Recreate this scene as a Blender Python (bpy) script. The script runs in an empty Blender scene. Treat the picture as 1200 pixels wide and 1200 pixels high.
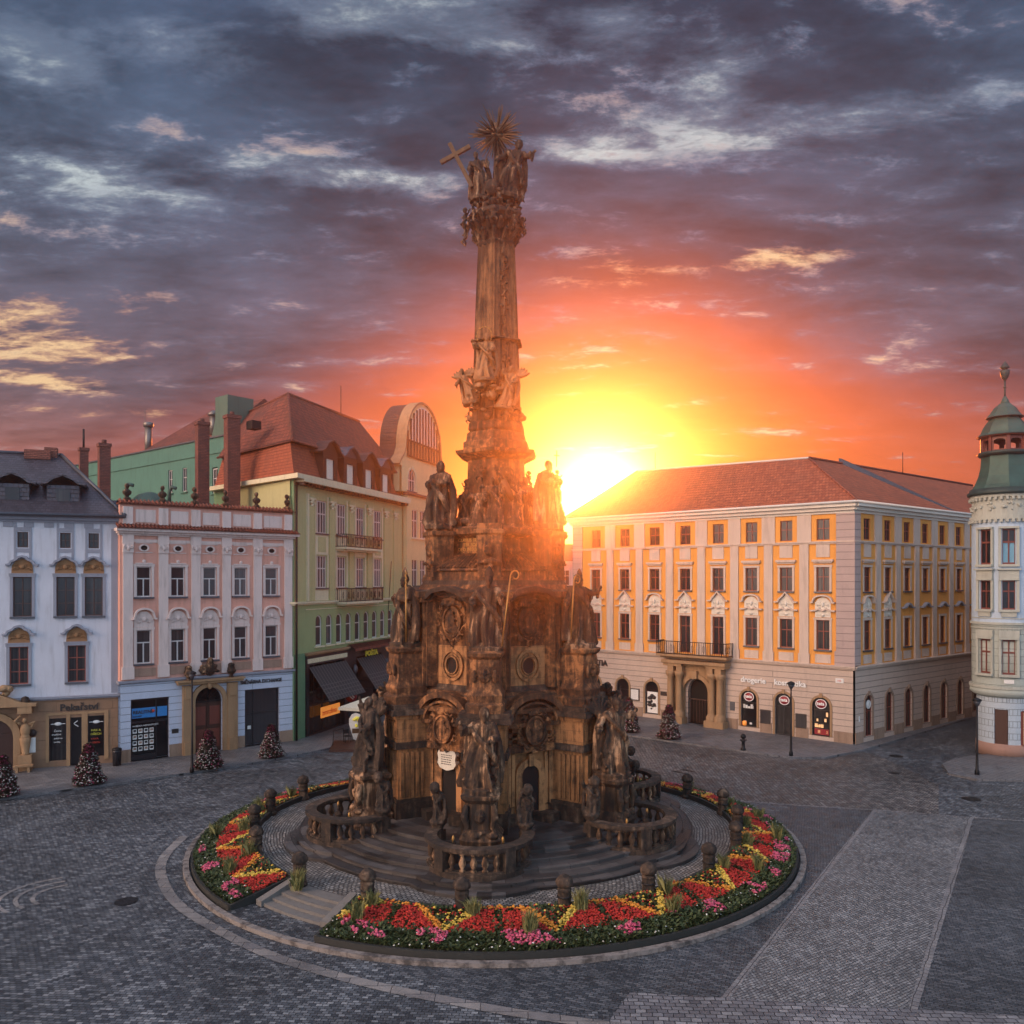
import bpy, bmesh, math, random
from mathutils import Vector, Matrix, noise
R = math.radians
PI = math.pi
sc = bpy.context.scene
COL = sc.collection

# ---------------------------------------------------------------- camera
cam_d = bpy.data.cameras.new('camera')
cam = bpy.data.objects.new('camera', cam_d); COL.objects.link(cam)
cam.location = (0, 0, 12.2); cam.rotation_euler = (R(90), 0, 0)
cam_d.sensor_width = 36; cam_d.lens = 29.22; cam_d.shift_y = 0.0667
cam_d.clip_start = 0.1; cam_d.clip_end = 3000
sc.camera = cam

# ---------------------------------------------------------------- sun, sky, exposure
SUN = Vector((0.104, 1.0, 0.118)).normalized()
sd = bpy.data.lights.new('sun', 'SUN'); sun = bpy.data.objects.new('sun', sd); COL.objects.link(sun)
sd.energy = 5.0; sd.angle = R(0.6); sd.color = (1.0, 0.19, 0.03)
sun.rotation_euler = SUN.to_track_quat('Z', 'Y').to_euler(); sun.location = (10, 90, 40)
sc.view_settings.view_transform = 'Standard'; sc.view_settings.look = 'None'
sc.view_settings.exposure = 0.0; sc.view_settings.gamma = 1.0
sc.cycles.use_denoising = True
sc.cycles.use_adaptive_sampling = True; sc.cycles.adaptive_threshold = 0.02
sc.cycles.max_bounces = 6; sc.cycles.diffuse_bounces = 3; sc.cycles.glossy_bounces = 3
sc.cycles.transmission_bounces = 3; sc.cycles.volume_bounces = 0; sc.cycles.caustics_reflective = False
sc.cycles.sample_clamp_indirect = 5.0

class NT:
    """small helper to write node trees as expressions"""
    def __init__(s, tree): s.t = tree; s.t.nodes.clear()
    def n(s, typ, **kw):
        nd = s.t.nodes.new(typ)
        for k, v in kw.items():
            if k.startswith('i_'):
                key = k[2:]
                key = int(key) if key.isdigit() else key.replace('__', ' ')
                s.set(nd.inputs[key], v)
            else: setattr(nd, k, v)
        return nd
    def set(s, sock, v):
        if hasattr(v, 'is_output'): s.t.links.new(v, sock)
        else: sock.default_value = v
    def m(s, op, a, b=0.0, c=0.0, clamp=False):
        nd = s.t.nodes.new('ShaderNodeMath'); nd.operation = op; nd.use_clamp = clamp
        s.set(nd.inputs[0], a); s.set(nd.inputs[1], b); s.set(nd.inputs[2], c); return nd.outputs[0]
    def mix(s, f, a, b, blend='MIX'):
        nd = s.t.nodes.new('ShaderNodeMix'); nd.data_type = 'RGBA'; nd.blend_type = blend; nd.clamp_factor = True
        s.set(nd.inputs[0], f); s.set(nd.inputs[6], a if hasattr(a, 'is_output') else (*a, 1)); s.set(nd.inputs[7], b if hasattr(b, 'is_output') else (*b, 1))
        return nd.outputs[2]
    def ramp(s, f, stops, interp='LINEAR'):
        nd = s.t.nodes.new('ShaderNodeValToRGB'); cr = nd.color_ramp; cr.interpolation = interp
        while len(cr.elements) > 1: cr.elements.remove(cr.elements[-1])
        for i, (p, c) in enumerate(stops):
            e = cr.elements[0] if i == 0 else cr.elements.new(p)
            e.position = p; e.color = (*c, 1) if len(c) == 3 else c
        s.set(nd.inputs[0], f); return nd.outputs[0]
    def mr(s, v, a, b, c=0.0, d=1.0, smooth=True):
        nd = s.t.nodes.new('ShaderNodeMapRange')
        if smooth: nd.interpolation_type = 'SMOOTHSTEP'
        for i, x in enumerate((v, a, b, c, d)): s.set(nd.inputs[i], x)
        return nd.outputs[0]
    def noise(s, vec, scale, detail=6, rough=.55, dist=0.0):
        nd = s.n('ShaderNodeTexNoise'); s.set(nd.inputs['Vector'], vec); s.set(nd.inputs['Scale'], scale)
        nd.inputs['Detail'].default_value = detail; nd.inputs['Roughness'].default_value = rough; nd.inputs['Distortion'].default_value = dist
        return nd.outputs[0]
    def xyz(s, x, y, z):
        nd = s.n('ShaderNodeCombineXYZ'); s.set(nd.inputs[0], x); s.set(nd.inputs[1], y); s.set(nd.inputs[2], z); return nd.outputs[0]
    def sep(s, v):
        nd = s.n('ShaderNodeSeparateXYZ'); s.set(nd.inputs[0], v); return nd.outputs

def lin(r, g, b):
    f = lambda c: (c/255/12.92) if c <= 10 else ((c/255+.055)/1.055)**2.4
    return (f(r), f(g), f(b))

world = bpy.data.worlds.new('World'); sc.world = world; world.use_nodes = True
w = NT(world.node_tree)
tc = w.n('ShaderNodeTexCoord').outputs['Generated']
X, Y, Z = w.sep(tc)
az = w.m('ARCTAN2', X, Y); el = w.m('ARCSINE', Z)
def pxdir(px, py):
    v = Vector(((px-600)/974, 1, (680-py)/974)).normalized()
    return math.atan2(v.x, v.y), math.asin(v.z)
# base colour of the cloud deck by elevation, left and right of the sun
deck = w.ramp(w.mr(el, 0, R(40), 0, 1, False), [
    (0.0, lin(205, 110, 75)), (.14, lin(186, 112, 92)), (.21, lin(138, 100, 98)), (.29, lin(92, 89, 101)),
    (.50, lin(76, 88, 107)), (.70, lin(70, 90, 114)), (.85, lin(68, 86, 112)), (1.0, lin(56, 78, 100))])
# wide warm bloom round the sun direction
sa, se = pxdir(703, 582)
da = w.m('SUBTRACT', az, sa); de = w.m('SUBTRACT', el, se)
th = w.m('SQRT', w.m('ADD', w.m('POWER', w.m('MULTIPLY', da, w.mr(de, 0, .25, .42, .8)), 2.0), w.m('POWER', de, 2.0)))
thc = w.m('ADD', w.m('MULTIPLY', da, da), w.m('MULTIPLY', de, de))
# planar cloud coordinates
zz = w.m('ADD', w.m('MAXIMUM', Z, 0.0), 0.16)
cu = w.m('DIVIDE', X, zz); cv = w.m('DIVIDE', Y, zz)
pv = w.xyz(w.m('ADD', cu, 3.1), w.m('MULTIPLY', cv, 1.8), 0.4)
n1 = w.noise(pv, .85, 12, .58, .5)
n2 = w.noise(pv, 2.6, 10, .62, .3)
n3 = w.noise(w.xyz(cu, w.m('MULTIPLY', cv, 1.7), 7.7), 7.5, 9, .68, .2)
lump = w.m('ADD', w.m('MULTIPLY', n1, .6), w.m('MULTIPLY', n2, .4))
shade = w.m('ADD', w.mr(lump, .37, .63, .50, 1.52), w.mr(n3, .3, .7, -.14, .16))
thn = w.m('ADD', th, w.m('MULTIPLY', w.m('SUBTRACT', lump, .5), .16))
glowf = w.mr(thn, .33, .12, 0, 1)
glowc = w.ramp(w.mr(th, 0, .4, 0, 1, False), [
    (0.0, lin(255, 248, 215)), (.06, lin(255, 226, 118)), (.11, lin(248, 182, 66)), (.18, lin(238, 134, 50)), (.34, lin(222, 110, 66)),
    (.56, lin(206, 102, 84)), (.78, lin(158, 94, 100)), (1.0, lin(120, 90, 108))])
sky = w.mix(1.0, deck, w.xyz(shade, shade, shade), 'MULTIPLY')
sky = w.mix(w.m('MULTIPLY', w.mr(lump, .45, .58, 0, .45), w.mr(el, R(14), R(30), 1, .15)), sky, w.mix(1.0, sky, (1.15, .99, 1.0), 'MULTIPLY'))
gshade = w.mr(lump, .3, .7, .82, 1.14)
g2 = w.mix(1.0, glowc, w.xyz(gshade, gshade, gshade), 'MULTIPLY')
sky = w.mix(glowf, sky, g2)
# breaks in the cloud deck: (px, py, half width, half height, strength)
spots = [(110,213,85,24,.62),(225,55,110,20,.5),(390,26,55,22,.5),(500,12,120,22,.6),(722,28,42,20,.5),(835,95,42,24,.55),(835,152,130,20,.5),(60,70,60,26,.45),(340,200,90,12,.4),(590,45,60,14,.4),
         (690,182,65,11,.42),(410,205,60,12,.4),(475,208,50,10,.4),(1070,128,120,14,.42),(30,55,60,30,.35),(1150,220,90,12,.16),(240,235,90,10,.25)]
warm = [(715,328,60,20,.65),(925,300,70,12,.45),(15,388,85,30,.75),(45,446,60,7,.5),(175,482,45,6,.5),(88,484,45,5,.45),(175,350,40,16,.3),(780,318,60,10,.25),(230,432,60,6,.25)]
def blobs(lst):
    tot = None
    for px, py, hw, hh, s_ in lst:
        a0, e0 = pxdir(px, py)
        qa = w.m('MULTIPLY', w.m('SUBTRACT', az, a0), 974/hw*.85); qe = w.m('MULTIPLY', w.m('SUBTRACT', el, e0), 974/hh*.85)
        e_ = w.m('MULTIPLY', w.m('EXPONENT', w.m('MULTIPLY', w.m('ADD', w.m('MULTIPLY', qa, qa), w.m('MULTIPLY', qe, qe)), -1.0)), s_)
        tot = e_ if tot is None else w.m('ADD', tot, e_)
    return tot
rag = w.m('ADD', w.m('MULTIPLY', w.m('SUBTRACT', n2, .5), 1.5), w.m('MULTIPLY', w.m('SUBTRACT', n3, .5), 1.0))
bsp = blobs(spots)
sky = w.mix(w.mr(w.m('ADD', bsp, w.m('MULTIPLY', rag, 1.1)), .06, .55, 0, .6), sky, lin(118, 134, 158))
hole = w.mr(w.m('ADD', bsp, w.m('MULTIPLY', rag, 2.0)), .30, .95)
nis = w.n('ShaderNodeTexSky', sky_type='NISHITA', sun_disc=False, sun_elevation=math.asin(SUN.z), sun_rotation=math.atan2(SUN.x, SUN.y), air_density=1.0, dust_density=1.5)
clear = w.mix(.2, w.mix(hole, lin(120, 138, 160), lin(212, 224, 226)), w.mix(1.0, nis.outputs[0], (.10, .10, .10), 'MULTIPLY'))
sky = w.mix(hole, sky, clear)
holew = w.mr(w.m('ADD', blobs(warm), w.m('MULTIPLY', rag, 1.8)), .28, .85)
sky = w.mix(holew, sky, w.mix(holew, lin(214, 140, 112), lin(255, 216, 165)))
sky = w.mix(w.m('MULTIPLY', w.mr(w.m('ADD', n3, w.m('MULTIPLY', n2, .5)), .80, .95), w.mr(el, R(6), R(25), .0, .45)), sky, lin(128, 142, 168))
# unseen sky behind the viewer: added cool fill and warm lobe light the facades
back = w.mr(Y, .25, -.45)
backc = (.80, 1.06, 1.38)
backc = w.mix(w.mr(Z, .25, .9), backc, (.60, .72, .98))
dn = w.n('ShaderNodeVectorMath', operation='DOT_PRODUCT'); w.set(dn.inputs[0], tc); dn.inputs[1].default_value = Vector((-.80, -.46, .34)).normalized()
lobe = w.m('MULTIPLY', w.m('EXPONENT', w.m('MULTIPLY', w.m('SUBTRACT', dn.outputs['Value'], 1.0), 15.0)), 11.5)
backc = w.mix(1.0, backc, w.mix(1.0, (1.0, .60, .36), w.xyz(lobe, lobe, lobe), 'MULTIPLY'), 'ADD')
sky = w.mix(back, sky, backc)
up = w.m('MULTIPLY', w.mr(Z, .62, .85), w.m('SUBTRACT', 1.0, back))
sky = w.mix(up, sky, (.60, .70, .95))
# the hot core round the sun
core = w.m('MULTIPLY', w.m('EXPONENT', w.m('MULTIPLY', thc, -700.0)), 3.4)
sky = w.mix(1.0, sky, w.mix(1.0, (1.0, .86, .58), w.xyz(core, core, core), 'MULTIPLY'), 'ADD')
sky = w.mix(w.mr(Z, -.01, -.06), sky, (.05, .045, .05))
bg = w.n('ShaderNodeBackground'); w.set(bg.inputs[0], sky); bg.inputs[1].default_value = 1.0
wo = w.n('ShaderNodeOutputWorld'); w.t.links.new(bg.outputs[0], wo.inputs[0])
world.cycles.sampling_method = 'MANUAL'; world.cycles.sample_map_resolution = 1024

# ---------------------------------------------------------------- materials
MATS = {}
def matn(name):
    m = bpy.data.materials.new(name); m.use_nodes = True
    t = NT(m.node_tree); b = t.n('ShaderNodeBsdfPrincipled'); o = t.n('ShaderNodeOutputMaterial')
    t.t.links.new(b.outputs[0], o.inputs[0]); MATS[name] = m
    return m, t, b
def bump(t, b, h, strength=.3, dist=.02):
    bp = t.n('ShaderNodeBump'); t.set(bp.inputs['Height'], h); bp.inputs['Strength'].default_value = strength; bp.inputs['Distance'].default_value = dist
    t.t.links.new(bp.outputs[0], b.inputs['Normal'])
def obj_co(t): return t.n('ShaderNodeTexCoord').outputs['Object']
def uv_co(t): return t.n('ShaderNodeTexCoord').outputs['UV']
def mul(c, k): return tuple(x*k for x in c)

def plaster(name, c, rough=.9, var=.16, grime=(.30, .27, .24), gr=.35, bmp=.25):
    m, t, b = matn(name); o = obj_co(t)
    f = t.noise(o, .7, 6, .6); f2 = t.noise(o, 6, 5, .6)
    x, y, z = t.sep(o)
    st = t.noise(t.xyz(t.m('MULTIPLY', x, 2.2), t.m('MULTIPLY', y, 2.2), t.m('MULTIPLY', z, .22)), 1.6, 6, .65)
    col = t.mix(f, mul(c, 1-var), mul(c, 1+var*.6))
    col = t.mix(t.m('MULTIPLY', f2, .25), col, mul(c, .7))
    col = t.mix(t.m('MULTIPLY', t.mr(st, .47, .70), gr*.6), col, tuple(a*b_ for a, b_ in zip(c, grime)))
    t.set(b.inputs['Base Color'], col); b.inputs['Roughness'].default_value = rough
    bump(t, b, t.noise(o, 14, 6, .6), bmp, .015)
    return m
def rustic(name, c, rowh=.42, width=4.0, groove=.035, gr=.4, off=.5, gcol=.45):
    m, t, b = matn(name); uv = uv_co(t); o = obj_co(t)
    br = t.n('ShaderNodeTexBrick'); t.set(br.inputs['Vector'], uv); br.offset = off
    br.inputs['Scale'].default_value = 1; br.inputs['Mortar Size'].default_value = groove/2; br.inputs['Brick Width'].default_value = width; br.inputs['Row Height'].default_value = rowh
    br.inputs['Mortar Smooth'].default_value = .3; br.inputs['Color1'].default_value = (0, 0, 0, 1); br.inputs['Color2'].default_value = (1, 1, 1, 1)
    f = t.noise(o, .8, 6, .6); v = t.m('MULTIPLY', br.outputs[0], .12)
    col = t.mix(f, mul(c, .85), mul(c, 1.1)); col = t.mix(v, col, mul(c, .6))
    x, y, z = t.sep(o)
    st = t.noise(t.xyz(t.m('MULTIPLY', x, 2), t.m('MULTIPLY', y, 2), t.m('MULTIPLY', z, .3)), 1.7, 6, .65)
    col = t.mix(t.m('MULTIPLY', t.mr(st, .5, .8), gr), col, mul(c, .4))
    col = t.mix(br.outputs[1], col, mul(c, gcol))
    t.set(b.inputs['Base Color'], col); b.inputs['Roughness'].default_value = .9
    bump(t, b, t.m('ADD', t.m('MULTIPLY', br.outputs[1], -1.0), t.m('MULTIPLY', t.noise(o, 12, 5), .25)), .8, .03)
    return m
def tiles(name, c1, c2, rowh=.33, width=.22, moss=(.06, .05, .035), mossf=.4, rough=.8):
    m, t, b = matn(name); uv = uv_co(t); o = obj_co(t)
    br = t.n('ShaderNodeTexBrick'); t.set(br.inputs['Vector'], uv); br.offset = .5
    br.inputs['Scale'].default_value = 1; br.inputs['Mortar Size'].default_value = .02; br.inputs['Brick Width'].default_value = width; br.inputs['Row Height'].default_value = rowh
    br.inputs['Mortar Smooth'].default_value = .5; br.inputs['Color1'].default_value = (0, 0, 0, 1); br.inputs['Color2'].default_value = (1, 1, 1, 1)
    col = t.mix(br.outputs[0], c1, c2)
    f = t.noise(o, .45, 7, .62); col = t.mix(t.m('MULTIPLY', t.mr(f, .45, .7), mossf), col, moss)
    u, v, _ = t.sep(uv)
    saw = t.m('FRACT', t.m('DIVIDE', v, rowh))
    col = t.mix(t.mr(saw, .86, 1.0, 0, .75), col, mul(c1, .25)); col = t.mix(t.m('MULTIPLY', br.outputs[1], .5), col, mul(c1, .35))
    t.set(b.inputs['Base Color'], col); b.inputs['Roughness'].default_value = rough
    bump(t, b, t.m('ADD', t.m('SUBTRACT', 1.0, saw), t.m('MULTIPLY', br.outputs[1], -.6)), .9, .06)
    return m
def simple(name, c, rough=.6, metal=0.0, var=.25, scale=8, bmp=.15, spec=.5, emit=None):
    m, t, b = matn(name); o = obj_co(t)
    f = t.noise(o, scale, 6, .6)
    t.set(b.inputs['Base Color'], t.mix(f, mul(c, 1-var), mul(c, 1+var))); b.inputs['Roughness'].default_value = rough
    b.inputs['Metallic'].default_value = metal; b.inputs['Specular IOR Level'].default_value = spec
    if bmp: bump(t, b, t.noise(o, scale*3, 5), bmp, .01)
    if emit: b.inputs['Emission Color'].default_value = (*c, 1); b.inputs['Emission Strength'].default_value = emit
    return m
def stone(name, light, mid, dark, bias=0.0, relief=.5, rscale=9, drips=1.15, joints=False):
    """weathered sandstone with black crusts and washed patches"""
    m, t, b = matn(name); o = t.n('ShaderNodeNewGeometry').outputs['Position']
    x, y, z = t.sep(o)
    a = t.noise(o, .55, 8, .65, .4); c_ = t.noise(o, 3.2, 8, .65, .3)
    d = t.noise(t.xyz(t.m('MULTIPLY', x, 3.0), t.m('MULTIPLY', y, 3.0), t.m('MULTIPLY', z, .35)), 1.5, 7, .65)
    s = t.m('ADD', t.m('ADD', t.m('MULTIPLY', a, .35), t.m('MULTIPLY', c_, .65-.3*drips)), t.m('MULTIPLY', d, .3*drips))
    col = t.ramp(t.m('ADD', s, bias), [(.42, dark), (.475, mul(mid, .5)), (.52, mid), (.575, light)])
    if joints:
        br = t.n('ShaderNodeTexBrick'); t.set(br.inputs['Vector'], uv_co(t)); br.offset = .5; br.inputs['Scale'].default_value = 1; br.inputs['Mortar Size'].default_value = .012; br.inputs['Brick Width'].default_value = .9; br.inputs['Row Height'].default_value = .46
        br.inputs['Color1'].default_value = (0,0,0,1); br.inputs['Color2'].default_value = (1,1,1,1)
        col = t.mix(t.m('MULTIPLY', br.outputs[0], .3), col, mul(mid, .6)); col = t.mix(t.m('MULTIPLY', br.outputs[1], .45), col, dark)
    fl = t.noise(o, 17, 5, .7); col = t.mix(t.mr(fl, .66, .76, 0, .5), col, mul(light, 1.5))
    t.set(b.inputs['Base Color'], col); b.inputs['Roughness'].default_value = .88
    vo = t.n('ShaderNodeTexVoronoi', feature='SMOOTH_F1'); t.set(vo.inputs['Vector'], o); vo.inputs['Scale'].default_value = rscale
    h = t.m('ADD', t.m('MULTIPLY', vo.outputs[0], .6), t.noise(o, 11, 8, .65))
    bump(t, b, h, relief, .05)
    return m
def setts(name, w_, h_, cols, rot=0.0, mortar=.012, mcol=(.012, .013, .015), rough=.54, patch=.35, wobble=.02, circ=None, hi=.03):
    """stone setts: per-stone tones, joints, worn patches"""
    m, t, b = matn(name); o = t.n('ShaderNodeNewGeometry').outputs['Position']
    x, y, z = t.sep(o)
    wob = t.n('ShaderNodeTexNoise'); t.set(wob.inputs['Vector'], o); wob.inputs['Scale'].default_value = 1.3; wob.inputs['Detail'].default_value = 3
    wx, wy, wz = t.sep(wob.outputs[1])
    if circ:
        dx = t.m('SUBTRACT', x, circ[0]); dy = t.m('SUBTRACT', y, circ[1])
        r_ = t.m('SQRT', t.m('ADD', t.m('MULTIPLY', dx, dx), t.m('MULTIPLY', dy, dy)))
        u = t.m('MULTIPLY', t.m('ARCTAN2', dx, dy), circ[2]); v = r_
    else:
        ca, sa_ = math.cos(rot), math.sin(rot)
        u = t.m('ADD', t.m('MULTIPLY', x, ca), t.m('MULTIPLY', y, sa_)); v = t.m('SUBTRACT', t.m('MULTIPLY', y, ca), t.m('MULTIPLY', x, sa_))
    u = t.m('ADD', u, t.m('MULTIPLY', t.m('SUBTRACT', wx, .5), wobble*8)); v = t.m('ADD', v, t.m('MULTIPLY', t.m('SUBTRACT', wy, .5), wobble*8))
    br = t.n('ShaderNodeTexBrick'); t.set(br.inputs['Vector'], t.xyz(u, v, 0)); br.offset = .5
    br.inputs['Scale'].default_value = 1; br.inputs['Mortar Size'].default_value = mortar; br.inputs['Brick Width'].default_value = w_; br.inputs['Row Height'].default_value = h_
    br.inputs['Mortar Smooth'].default_value = .6; br.inputs['Color1'].default_value = (0, 0, 0, 1); br.inputs['Color2'].default_value = (1, 1, 1, 1)
    n = len(cols); col = t.ramp(br.outputs[0], [(i/(n-1), c) for i, c in enumerate(cols)])
    p1 = t.noise(o, .16, 6, .6, .4); p2 = t.noise(o, 1.1, 6, .65)
    k = t.m('ADD', t.mr(p1, .3, .7, 1-patch, 1+patch), t.mr(p2, .35, .65, -.14, .14))
    col = t.mix(1.0, col, t.xyz(k, k, k), 'MULTIPLY')
    col = t.mix(br.outputs[1], col, mcol)
    t.set(b.inputs['Base Color'], col)
    t.set(b.inputs['Roughness'], t.m('ADD', t.mr(br.outputs[0], 0, 1, rough-.12, rough+.1), t.m('MULTIPLY', br.outputs[1], .25)))
    b.inputs['Specular IOR Level'].default_value = .45
    bump(t, b, t.m('ADD', t.m('MULTIPLY', br.outputs[1], -1.0), t.m('ADD', t.m('MULTIPLY', br.outputs[0], .5), t.m('MULTIPLY', t.noise(o, 22, 4), .5))), .7, hi)
    return m
def glassm(name, c=(.018, .02, .025), rough=.1, var=.3, spec=.45):
    m, t, b = matn(name); r = t.n('ShaderNodeObjectInfo').outputs['Random']; o = obj_co(t)
    x, y, z = t.sep(o)
    cur = t.m('MULTIPLY', t.mr(t.noise(t.xyz(t.m('MULTIPLY', x, 8), 0, t.m('MULTIPLY', r, 40)), 1, 3), .4, .7), t.mr(r, .35, .9, 0, 1))
    col = t.mix(t.m('MULTIPLY', cur, var), c, (.22, .21, .20))
    t.set(b.inputs['Base Color'], col); b.inputs['Roughness'].default_value = rough; b.inputs['Specular IOR Level'].default_value = spec
    bump(t, b, t.noise(o, 2.0, 2), .05, .05)
    return m

# ---------------------------------------------------------------- mesh builder
class MB:
    def __init__(s): s.v = []; s.f = []; s.sm = []; s.M = [Matrix.Identity(4)]
    def push(s, m): s.M.append(s.M[-1] @ m); return s
    def pop(s): s.M.pop(); return s
    def add(s, vs, fs, smooth=False):
        o = len(s.v); M = s.M[-1]
        s.v += [tuple(M @ Vector(p)) for p in vs]
        s.f += [tuple(i+o for i in f) for f in fs]; s.sm += [smooth]*len(fs); return s
    def box(s, x0, x1, y0, y1, z0, z1):
        return s.add([(x0,y0,z0),(x1,y0,z0),(x1,y1,z0),(x0,y1,z0),(x0,y0,z1),(x1,y0,z1),(x1,y1,z1),(x0,y1,z1)],
                     [(0,3,2,1),(4,5,6,7),(0,1,5,4),(1,2,6,5),(2,3,7,6),(3,0,4,7)])
    def pxz(s, pts, y0, y1):      # outline in x,z, counter-clockwise seen from the front
        n = len(pts)
        return s.add([(x, y0, z) for x, z in pts]+[(x, y1, z) for x, z in pts],
                     [tuple(range(n)), tuple(range(2*n-1, n-1, -1))]+[(i, i+n, (i+1) % n+n, (i+1) % n) for i in range(n)])
    def pxy(s, pts, z0, z1, z1f=None):
        n = len(pts)
        return s.add([(x, y, z0) for x, y in pts]+[(x, y, z1) for x, y in pts],
                     [tuple(range(n-1, -1, -1)), tuple(range(n, 2*n))]+[(i, (i+1) % n, (i+1) % n+n, i+n) for i in range(n)])
    def loft(s, rings, cap=True, smooth=True):
        n = len(rings[0]); vs = [p for r in rings for p in r]; fs = []
        for k in range(len(rings)-1):
            for i in range(n): fs.append((k*n+i, k*n+(i+1) % n, (k+1)*n+(i+1) % n, (k+1)*n+i))
        if cap: fs += [tuple(range(n-1, -1, -1)), tuple(range((len(rings)-1)*n, len(rings)*n))]
        return s.add(vs, fs, smooth)
    def ringl(s, r0, r1, z0, z1, n=20, sx=1, sy=1):
        return s.loft([[(r*sx*math.cos(2*PI*i/n), r*sy*math.sin(2*PI*i/n), z) for i in range(n)] for r, z in ((r0,z0),(r1,z0),(r1,z1),(r0,z1),(r0,z0))], False, False)
    def lathe(s, prof, n=16, c=(0, 0, 0), sx=1, sy=1, smooth=True, rot=0.0):
        return s.loft([[(c[0]+r*sx*math.cos(2*PI*i/n+rot), c[1]+r*sy*math.sin(2*PI*i/n+rot), c[2]+z) for i in range(n)] for r, z in prof], True, smooth)
    def hexa(s, prof, rot=-90.0, sides=6):   # stacked polygon profile: (vertex radius, z)
        return s.lathe(prof, sides, smooth=False, rot=R(rot))
    def tube(s, path, r, n=8, smooth=True):
        P = [Vector(p) for p in path]; rs = r if isinstance(r, (list, tuple)) else [r]*len(P); rings = []
        for i, p in enumerate(P):
            d = (P[min(i+1, len(P)-1)]-P[max(i-1, 0)]).normalized()
            a = d.orthogonal().normalized() if i == 0 else (a - d*a.dot(d)).normalized()
            b = d.cross(a)
            rings.append([tuple(p+(a*math.cos(2*PI*k/n)+b*math.sin(2*PI*k/n))*rs[i]) for k in range(n)])
        return s.loft(rings, True, smooth)
    def ell(s, c, r, n=12, m=8, rot=None):
        r = (r, r, r) if not isinstance(r, (tuple, list)) else r
        rings = []
        for j in range(m+1):
            ph = -PI/2+PI*j/m; q = max(math.cos(ph), .02)
            ring = []
            for i in range(n):
                v = Vector((r[0]*q*math.cos(2*PI*i/n), r[1]*q*math.sin(2*PI*i/n), r[2]*math.sin(ph)))
                if rot is not None: v = rot @ v
                ring.append((c[0]+v.x, c[1]+v.y, c[2]+v.z))
            rings.append(ring)
        return s.loft(rings)
    def band(s, pts, wd, y0, y1):     # ribbon following an open x,z path, width wd to its left side
        P = [Vector((a, b)) for a, b in pts]; n = len(P); out = []
        for i, p in enumerate(P):
            d = (P[min(i+1, n-1)]-P[max(i-1, 0)]).normalized(); out.append((p.x-d.y*wd, p.y+d.x*wd))
        vs = [(x, y0, z) for x, z in pts]+[(x, y0, z) for x, z in out]+[(x, y1, z) for x, z in pts]+[(x, y1, z) for x, z in out]; fs = []
        for i in range(n-1):
            fs += [(i+1, i, n+i, n+i+1)[::-1], (2*n+i, 2*n+i+1, 3*n+i+1, 3*n+i)[::-1], (i, i+1, 2*n+i+1, 2*n+i)[::-1], (n+i+1, n+i, 3*n+i, 3*n+i+1)[::-1]]
        fs += [(0, n, 3*n, 2*n)[::-1], (n-1, 3*n-1, 4*n-1, 2*n-1)[::-1]]
        return s.add(vs, fs)
    def mesh(s, name, mat, uv=False):
        me = bpy.data.meshes.new(name); me.from_pydata(s.v, [], s.f); me.update()
        me.polygons.foreach_set('use_smooth', s.sm)
        if mat: me.materials.append(mat)
        if uv:
            L = me.uv_layers.new(name='uv'); up = Vector((0, 0, 1)); co = me.vertices
            for p in me.polygons:
                t_ = up.cross(p.normal)
                t_ = Vector((1, 0, 0)) if t_.length < .05 else t_.normalized()
                b_ = p.normal.cross(t_)
                for li in p.loop_indices:
                    q = co[me.loops[li].vertex_index].co; L.data[li].uv = (q.dot(t_), q.dot(b_))
        return me
    def build(s, name, mat, parent=None, uv=False, fix=False, shade=None):
        me = s.mesh(name, mat, uv)
        if fix:
            bm = bmesh.new(); bm.from_mesh(me); bmesh.ops.recalc_face_normals(bm, faces=bm.faces); bm.to_mesh(me); bm.free()
        return link(name, me, parent)
def link(name, data, parent=None, M=None):
    o = bpy.data.objects.new(name, data); COL.objects.link(o)
    if parent: o.parent = parent
    if M is not None: o.matrix_basis = M
    return o
def tag(o, label=None, cat=None, group=None, kind=None):
    if label: o['label'] = label
    if cat: o['category'] = cat
    if group: o['group'] = group
    if kind: o['kind'] = kind
    return o
def thing(name, label, cat, loc=(0, 0, 0), rz=0.0, group=None):
    o = bpy.data.objects.new(name, None); COL.objects.link(o); o.location = loc; o.rotation_euler = (0, 0, rz)
    o.empty_display_size = .2
    return tag(o, label, cat, group)
def T(x=0, y=0, z=0): return Matrix.Translation((x, y, z))
def RZ(d): return Matrix.Rotation(R(d), 4, 'Z')
def RX(d): return Matrix.Rotation(R(d), 4, 'X')
def RY(d): return Matrix.Rotation(R(d), 4, 'Y')
def SC(x, y=None, z=None): return Matrix.Diagonal((x, x if y is None else y, x if z is None else z, 1))
def dup(root, loc, rz=0.0, label=None, group=None, scale=None):
    r = root.copy(); COL.objects.link(r); r.location = loc; r.rotation_euler = (0, 0, rz)
    if scale: r.scale = scale
    if label: r['label'] = label
    if group: r['group'] = group
    for ch in list(root.children):
        c = ch.copy(); COL.objects.link(c); c.parent = r
        for g in list(ch.children):
            d = g.copy(); COL.objects.link(d); d.parent = c
    return r
def arc(cx, cz, r, a0, a1, n=10): return [(cx+r*math.cos(R(a0+(a1-a0)*i/n)), cz+r*math.sin(R(a0+(a1-a0)*i/n))) for i in range(n+1)]
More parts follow.
